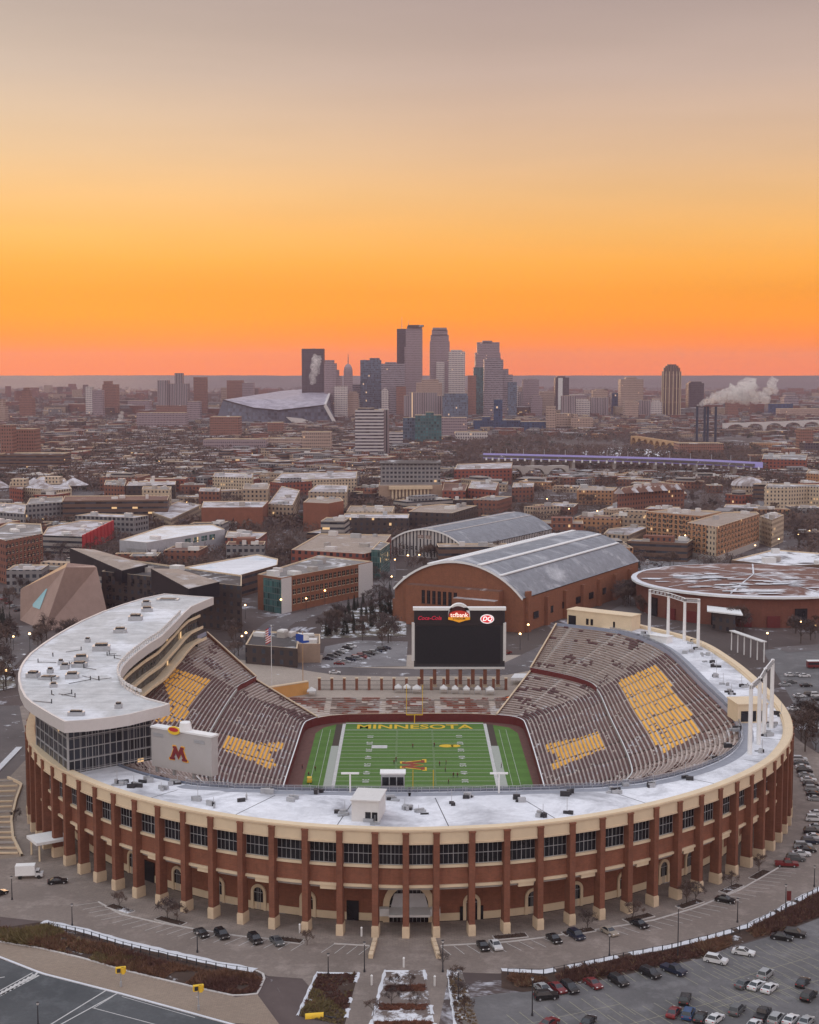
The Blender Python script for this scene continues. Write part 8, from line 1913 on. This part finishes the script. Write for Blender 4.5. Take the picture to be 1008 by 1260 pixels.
while nfill < 150 and tries < 9000:
    tries += 1
    py = rnd.uniform(522, 742) if rnd.random() < .8 else rnd.uniform(560, 650); px = rnd.uniform(-15, 1023); g_ = P(px, py)
    if py > 700 and (300 < px < 800 or px > 760): continue
    if py > 738 and px < 300: continue
    if 560 < px < 945 and 540 < py < 592: continue
    if 150 < px < 430 and py < 535: continue
    w_ = rnd.uniform(16, 55); d_ = rnd.uniform(12, 26); h_ = rnd.choice((6, 8, 10, 12, 14, 16, 9, 11)) * rnd.uniform(.85, 1.15)
    if py < 560: w_ *= 1.1
    if 535 < py < 602: h_ = min(h_, 8.5)
    if 560 < px < 945 and py < 625: h_ = min(h_, 7.5)
    if not free(g_.x, g_.y + d_ / 2, w_ * .42, .72): continue
    an = rnd.choice((-.35, -.35, -.1, .62, .05)) + (PI / 2 if rnd.random() < .25 else 0); k_ = rnd.choice(('brick', 'brick', 'redbrick', 'tan', 'brick', 'grey', 'dark', 'brown', 'concrete', 'tan', 'orange')); rf_ = rnd.choice(('roofsnow', 'roofsnow', 'roofgrey', 'rooftan', 'roofdark', 'roofbrown'))
    co, si = math.cos(an), math.sin(an); cx_, cy_ = g_.x, g_.y + d_ / 2
    if rnd.random() < .3: fp_ = [(-w_ / 2, -d_ / 2), (w_ / 2, -d_ / 2), (w_ / 2, d_ * 1.1), (w_ * .15, d_ * 1.1), (w_ * .15, d_ / 2), (-w_ / 2, d_ / 2)]
    else: fp_ = [(-w_ / 2, -d_ / 2), (w_ / 2, -d_ / 2), (w_ / 2, d_ / 2), (-w_ / 2, d_ / 2)]
    poly = [(cx_ + x * co - y * si, cy_ + x * si + y * co) for x, y in fp_]
    if rnd.random() < .35 and h_ > 7: step_ = [(cx_ + x * co * .5 - y * si * .5, cy_ + x * si * .5 + y * co * .5) for x, y in ((-w_ / 2, -d_ / 2), (w_ / 2, -d_ / 2), (w_ / 2, d_ / 2), (-w_ / 2, d_ / 2))]
    else: step_ = None
    o = bld(poly, h_, fac(k_), M[rf_], 'x', units=(rnd.randint(1, 4) if py > 590 else 1), group='smaller city buildings'); hw = 'low' if h_ < 9 else ('middling' if h_ < 14 else 'tall')
    q = Q((cx_, cy_, h_)); pend(o, f'{hw} {KW[k_]} block, {RWD[rf_]} roof,', q[0], q[1]); nfill += 1
    if step_: b = MB(); b.prism(step_, h_ - .6, h_ + 3.4); b.build('penthouse', fac(rnd.choice(('concrete', 'tan', 'brick', 'grey'))), o)
# the dark pine grove beside the brick and glass hall
GP = [(396, 776), (420, 758), (452, 741), (482, 732), (484, 762), (462, 774), (430, 780), (404, 788)]; k = 0
while k < 85:
    px, py = rnd.uniform(394, 486), rnd.uniform(730, 790)
    if not inpoly(px, py, GP): continue
    k += 1; g_ = P(px, py); o = plant(CP if k % 3 else TP[k % 2], px, py, 'x', 'grove behind the plaza', rnd.uniform(.55, .95)); q = Q((g_.x, g_.y, 5)); pend(o, 'dark evergreen pine' if k % 3 else 'bare grove tree', q[0], q[1])
for px, py in ((1, 765), (4, 768), (9, 772), (12, 769), (322, 800), (330, 798), (700, 690), (786, 700), (900, 702)):
    g_ = P(px, py); 
    if free(g_.x, g_.y, 2, .6) or px < 400: o = plant(CP, px, py, 'x', 'lone pines in the city', rnd.uniform(.7, 1.1)); pend(o, 'single dark pine', px, py - 8)
# bare trees in the gaps
nt2 = 0; tries = 0
def in_fp(x, y, pad=3):
    for f in FOOT:
        if (x - f[0]) ** 2 + (y - f[1]) ** 2 < (f[2] + pad) ** 2:
            if f[3] is None or inpoly(x, y, [tuple(p) for p in f[3]]): return True
            if (x - f[0]) ** 2 + (y - f[1]) ** 2 < (f[2] * .5 + pad) ** 2: return True
    return False
spots = [(rnd.uniform(-8, 24), rnd.uniform(770, 800)) for _ in range(10)] + [(rnd.uniform(-5, 16), rnd.uniform(815, 850)) for _ in range(7)] + [(rnd.uniform(30, 100), rnd.uniform(786, 796)) for _ in range(6)] + [(780 + rnd.uniform(-14, 14), 745 + rnd.uniform(-6, 10)) for _ in range(10)] + [(rnd.uniform(900, 925), rnd.uniform(768, 782)) for _ in range(5)] + [(rnd.uniform(975, 1008), rnd.uniform(778, 792)) for _ in range(7)] + [(rnd.uniform(274, 320), rnd.uniform(786, 812)) for _ in range(9)] + [(rnd.uniform(520, 560), rnd.uniform(686, 694)) for _ in range(5)] + [(rnd.uniform(570, 600), rnd.uniform(684, 694)) for _ in range(5)] + [(rnd.uniform(440, 482), rnd.uniform(780, 800)) for _ in range(5)] + [(rnd.uniform(985, 1006), rnd.uniform(895, 925)) for _ in range(8)] + [(rnd.uniform(800, 850), rnd.uniform(678, 696)) for _ in range(8)]
while nt2 < 290 and tries < 6000:
    tries += 1
    if spots: px, py = spots.pop()
    else:
        py = 590 + 190 * rnd.random() ** 1.3; px = rnd.uniform(0, 1008)
        if py > 742 and px > 130: continue
        if noise.noise(Vector((px * .012, py * .04, 3))) < -.15: continue
    g_ = P(px, py)
    if in_fp(g_.x, g_.y): continue
    s_ = rnd.uniform(.75, 1.35); o = plant(TP[nt2 % 3], px, py, 'x', 'bare city trees', s_); q = Q((g_.x, g_.y, 6)); pend(o, 'bare brown tree', q[0], q[1]); nt2 += 1
# street lamps that glow in the campus
rnd.seed(55); lt = thing('street_lamp', 'x', 'street lamp', (0, -500, 0)); b = MB(); b.tube((0, 0, 0), (0, 0, 7), .12, .08, 6); o = b.build('post', M['darksteel']); o.parent = lt
b = MB(); b.tube((0, 0, 7), (0, 0, 7.35), .42, .5, 8); b.tube((0, 0, 7.35), (0, 0, 7.7), .5, .12, 8); o = b.build('lamp_head', M['lampglow']); o.parent = lt; register(lt); fl_ = True
for (x, y) in ((8, 848), (17, 800), (37, 802), (298, 800), (296, 778), (303, 800), (346, 756), (377, 752), (382, 744), (400, 744), (422, 738), (437, 732), (302, 762), (482, 724), (486, 702), (502, 698), (516, 696), (372, 812), (650, 788), (640, 800), (645, 770), (660, 660), (673, 624), (958, 676), (950, 668), (982, 668), (996, 664), (929, 684), (843, 672), (786, 648), (735, 640), (700, 636), (610, 632), (560, 628), (455, 626), (330, 606), (268, 660), (180, 612), (155, 574), (172, 574), (196, 575), (130, 572), (470, 700), (944, 798), (985, 782), (1003, 786), (700, 740), (160, 745), (60, 745), (230, 628), (880, 640), (1000, 600)):
    g_ = P(x, y)
    if fl_: lt.location = g_; lt['group'] = 'lit street lamps of the campus'; o = lt; fl_ = False
    else: o = dup(lt, g_, 0, 'x', 'lit street lamps of the campus', rnd.uniform(.8, 1.1))
    q = Q((g_.x, g_.y, 7)); pend(o, 'lit warm street lamp', q[0], q[1])
settle()
# frames right of the rim: white bus shelter, shelter sign
g_ = P(905, 806); sh_ = thing('entrance_pergola', 'white open pergola frame with slender posts beyond the right rim', 'pergola', g_)
pa, pc = P(900, 800), P(940, 815)
for i in range(6): p = pa.lerp(pc, i / 5); b = MB(); b.tube((p.x, p.y, 0), (p.x, p.y, 8.5), .25, n=6); b.build('post', M['white'], sh_)
b = MB(); b.beam((pa.x, pa.y, 8.6), (pc.x, pc.y, 8.6), 2.6, .35); b.build('top_slab', M['offwhite'], sh_)
g_ = P(1002, 822); bs = thing('bus', 'dark red and white bus at the far right street', 'bus', g_); b = MB(); b.box((g_.x + 3, g_.y, .5), (12, 2.6, 2.4)); b.build('bus_body', PA['red'], bs); b = MB(); b.box((g_.x + 3, g_.y - .05, 1.6), (11.4, 2.66, .9)); b.build('windows', M['carglass'], bs); b = MB(); b.box((g_.x + 3, g_.y, 2.9), (12, 2.5, .3)); b.build('roof', M['white'], bs)
for dx_ in (-.5, 6.5):
    b = MB(); b.tube((g_.x + dx_, g_.y - 1.35, .45), (g_.x + dx_, g_.y + 1.35, .45), .45, n=10); b.build('axle_wheels', M['rubber'], bs)

# ================================================================== DISTANT STUFF
rnd.seed(9); q_ = MB(); FM = [fac('brick'), fac('tan'), fac('grey'), fac('brick'), fac('brown'), M['roofsnow'], M['roofgrey'], M['roofdark'], M['rooftan']]
def fbox(x, y, w_, d_, h_, an, m, mt_):
    co, si = math.cos(an), math.sin(an); n0 = len(q_.v)
    for z in (0, h_):
        for a, c_ in ((-w_, -d_), (w_, -d_), (w_, d_), (-w_, d_)): q_.v.append((x + (a * co - c_ * si) / 2, y + (a * si + c_ * co) / 2, z))
    for f in ((0, 1, 5, 4), (1, 2, 6, 5), (2, 3, 7, 6), (3, 0, 4, 7)): q_.f.append(tuple(n0 + i for i in f)); q_.m.append(m)
    q_.f.append((n0 + 4, n0 + 5, n0 + 6, n0 + 7)); q_.m.append(mt_)
k = 0
while k < 6500:
    py = 467 + 130 * rnd.random() ** 1.25; g_ = P(rnd.uniform(-170, 1178), py); Y = g_.y
    if Y > 8600: continue
    if py > 505 and not free(g_.x, g_.y, 5, .62): k += .3; continue
    if 560 < g_.x * F_PX / (Y * ct) + 504 < 945 and 538 < py < 584: k += .3; continue
    big = rnd.random() < (.3 if Y > 2500 else .08); w_ = rnd.uniform(25, 80) if big else rnd.uniform(9, 22); h_ = rnd.uniform(8, 26) if big else rnd.uniform(4, 9)
    if py > 512: w_ = min(w_, 26); h_ = min(h_, 8)
    if Y > 5000 and rnd.random() < .06: h_ = rnd.uniform(25, 50); w_ = rnd.uniform(20, 40)
    fbox(g_.x, Y, w_, rnd.uniform(.5, .9) * w_, h_, rnd.choice((0, .3, -.35, .8)), rnd.randrange(5), 5 + rnd.choice((0, 1, 1, 2, 2, 3))); k += 1
q_.build('distant_buildings', FM, kind='stuff')
q_ = MB(); k = 0
while k < 24000:
    py = 464.5 + 190 * rnd.random() ** 1.6; px = rnd.uniform(-170, 1178); g_ = P(px, py); Y = g_.y
    if Y > 9200: continue
    if noise.noise(Vector((g_.x * .004, Y * .0018, 8))) < (-.14 if Y > 1500 else -.1): k += .15; continue
    if py > 500 and in_fp(g_.x, Y, 2): k += .2; continue
    s_ = rnd.uniform(6, 11) * (1 if Y < 4000 else 1.8); mi = 0 if rnd.random() < .7 else 1
    if rnd.random() < .06: mi = 2
    for _ in range(15 if Y < 3000 else 9):
        c_ = Vector((g_.x + rnd.gauss(0, .28) * s_, Y + rnd.gauss(0, .28) * s_, s_ * rnd.uniform(.2, .95))); d = Vector((rnd.gauss(0, 1), rnd.gauss(0, .5), rnd.gauss(.3, 1))).normalized() * s_ * .28; w2 = d.orthogonal().normalized() * s_ * .10
        q_.face([c_ - w2 - d * .4, c_ + w2 - d * .4, c_ + d], mi)
    k += 1
k = 0
while k < 3200:
    px, py = rnd.uniform(-10, 1018), rnd.uniform(585, 712); g_ = P(px, py); k += .25
    if noise.noise(Vector((px * .014, py * .05, 3))) < -.12 or in_fp(g_.x, g_.y, 2) or (py > 700 and px > 480): continue
    k += .75; s_ = rnd.uniform(5, 10)
    for _ in range(26):
        c_ = Vector((g_.x + rnd.gauss(0, .26) * s_, g_.y + rnd.gauss(0, .26) * s_, s_ * rnd.uniform(.2, .95))); d = Vector((rnd.gauss(0, 1), rnd.gauss(0, .5), rnd.gauss(.3, 1))).normalized() * s_ * .24; w2 = d.orthogonal().normalized() * s_ * .035
        q_.face([c_ - w2 - d * .4, c_ + w2 - d * .4, c_ + d], 0 if rnd.random() < .7 else 1)
q_.build('distant_woods', [M['twig'], M['twig2'], M['needle']], kind='stuff')

# ================================================================== AIR
hz = MB(); hz.box((0, 0, -6), (25400, 25400, 268)); m = bpy.data.materials.new('air'); m.use_nodes = True; t = m.node_tree; t.nodes.clear()
o_ = N(t, 'ShaderNodeOutputMaterial'); v_ = N(t, 'ShaderNodeVolumePrincipled'); v_.inputs['Color'].default_value = (.76, .57, .66, 1); v_.inputs['Density'].default_value = 4.8e-5; v_.inputs['Anisotropy'].default_value = 0.0
t.links.new(v_.outputs[0], o_.inputs['Volume']); hz.build('haze', m, kind='stuff')
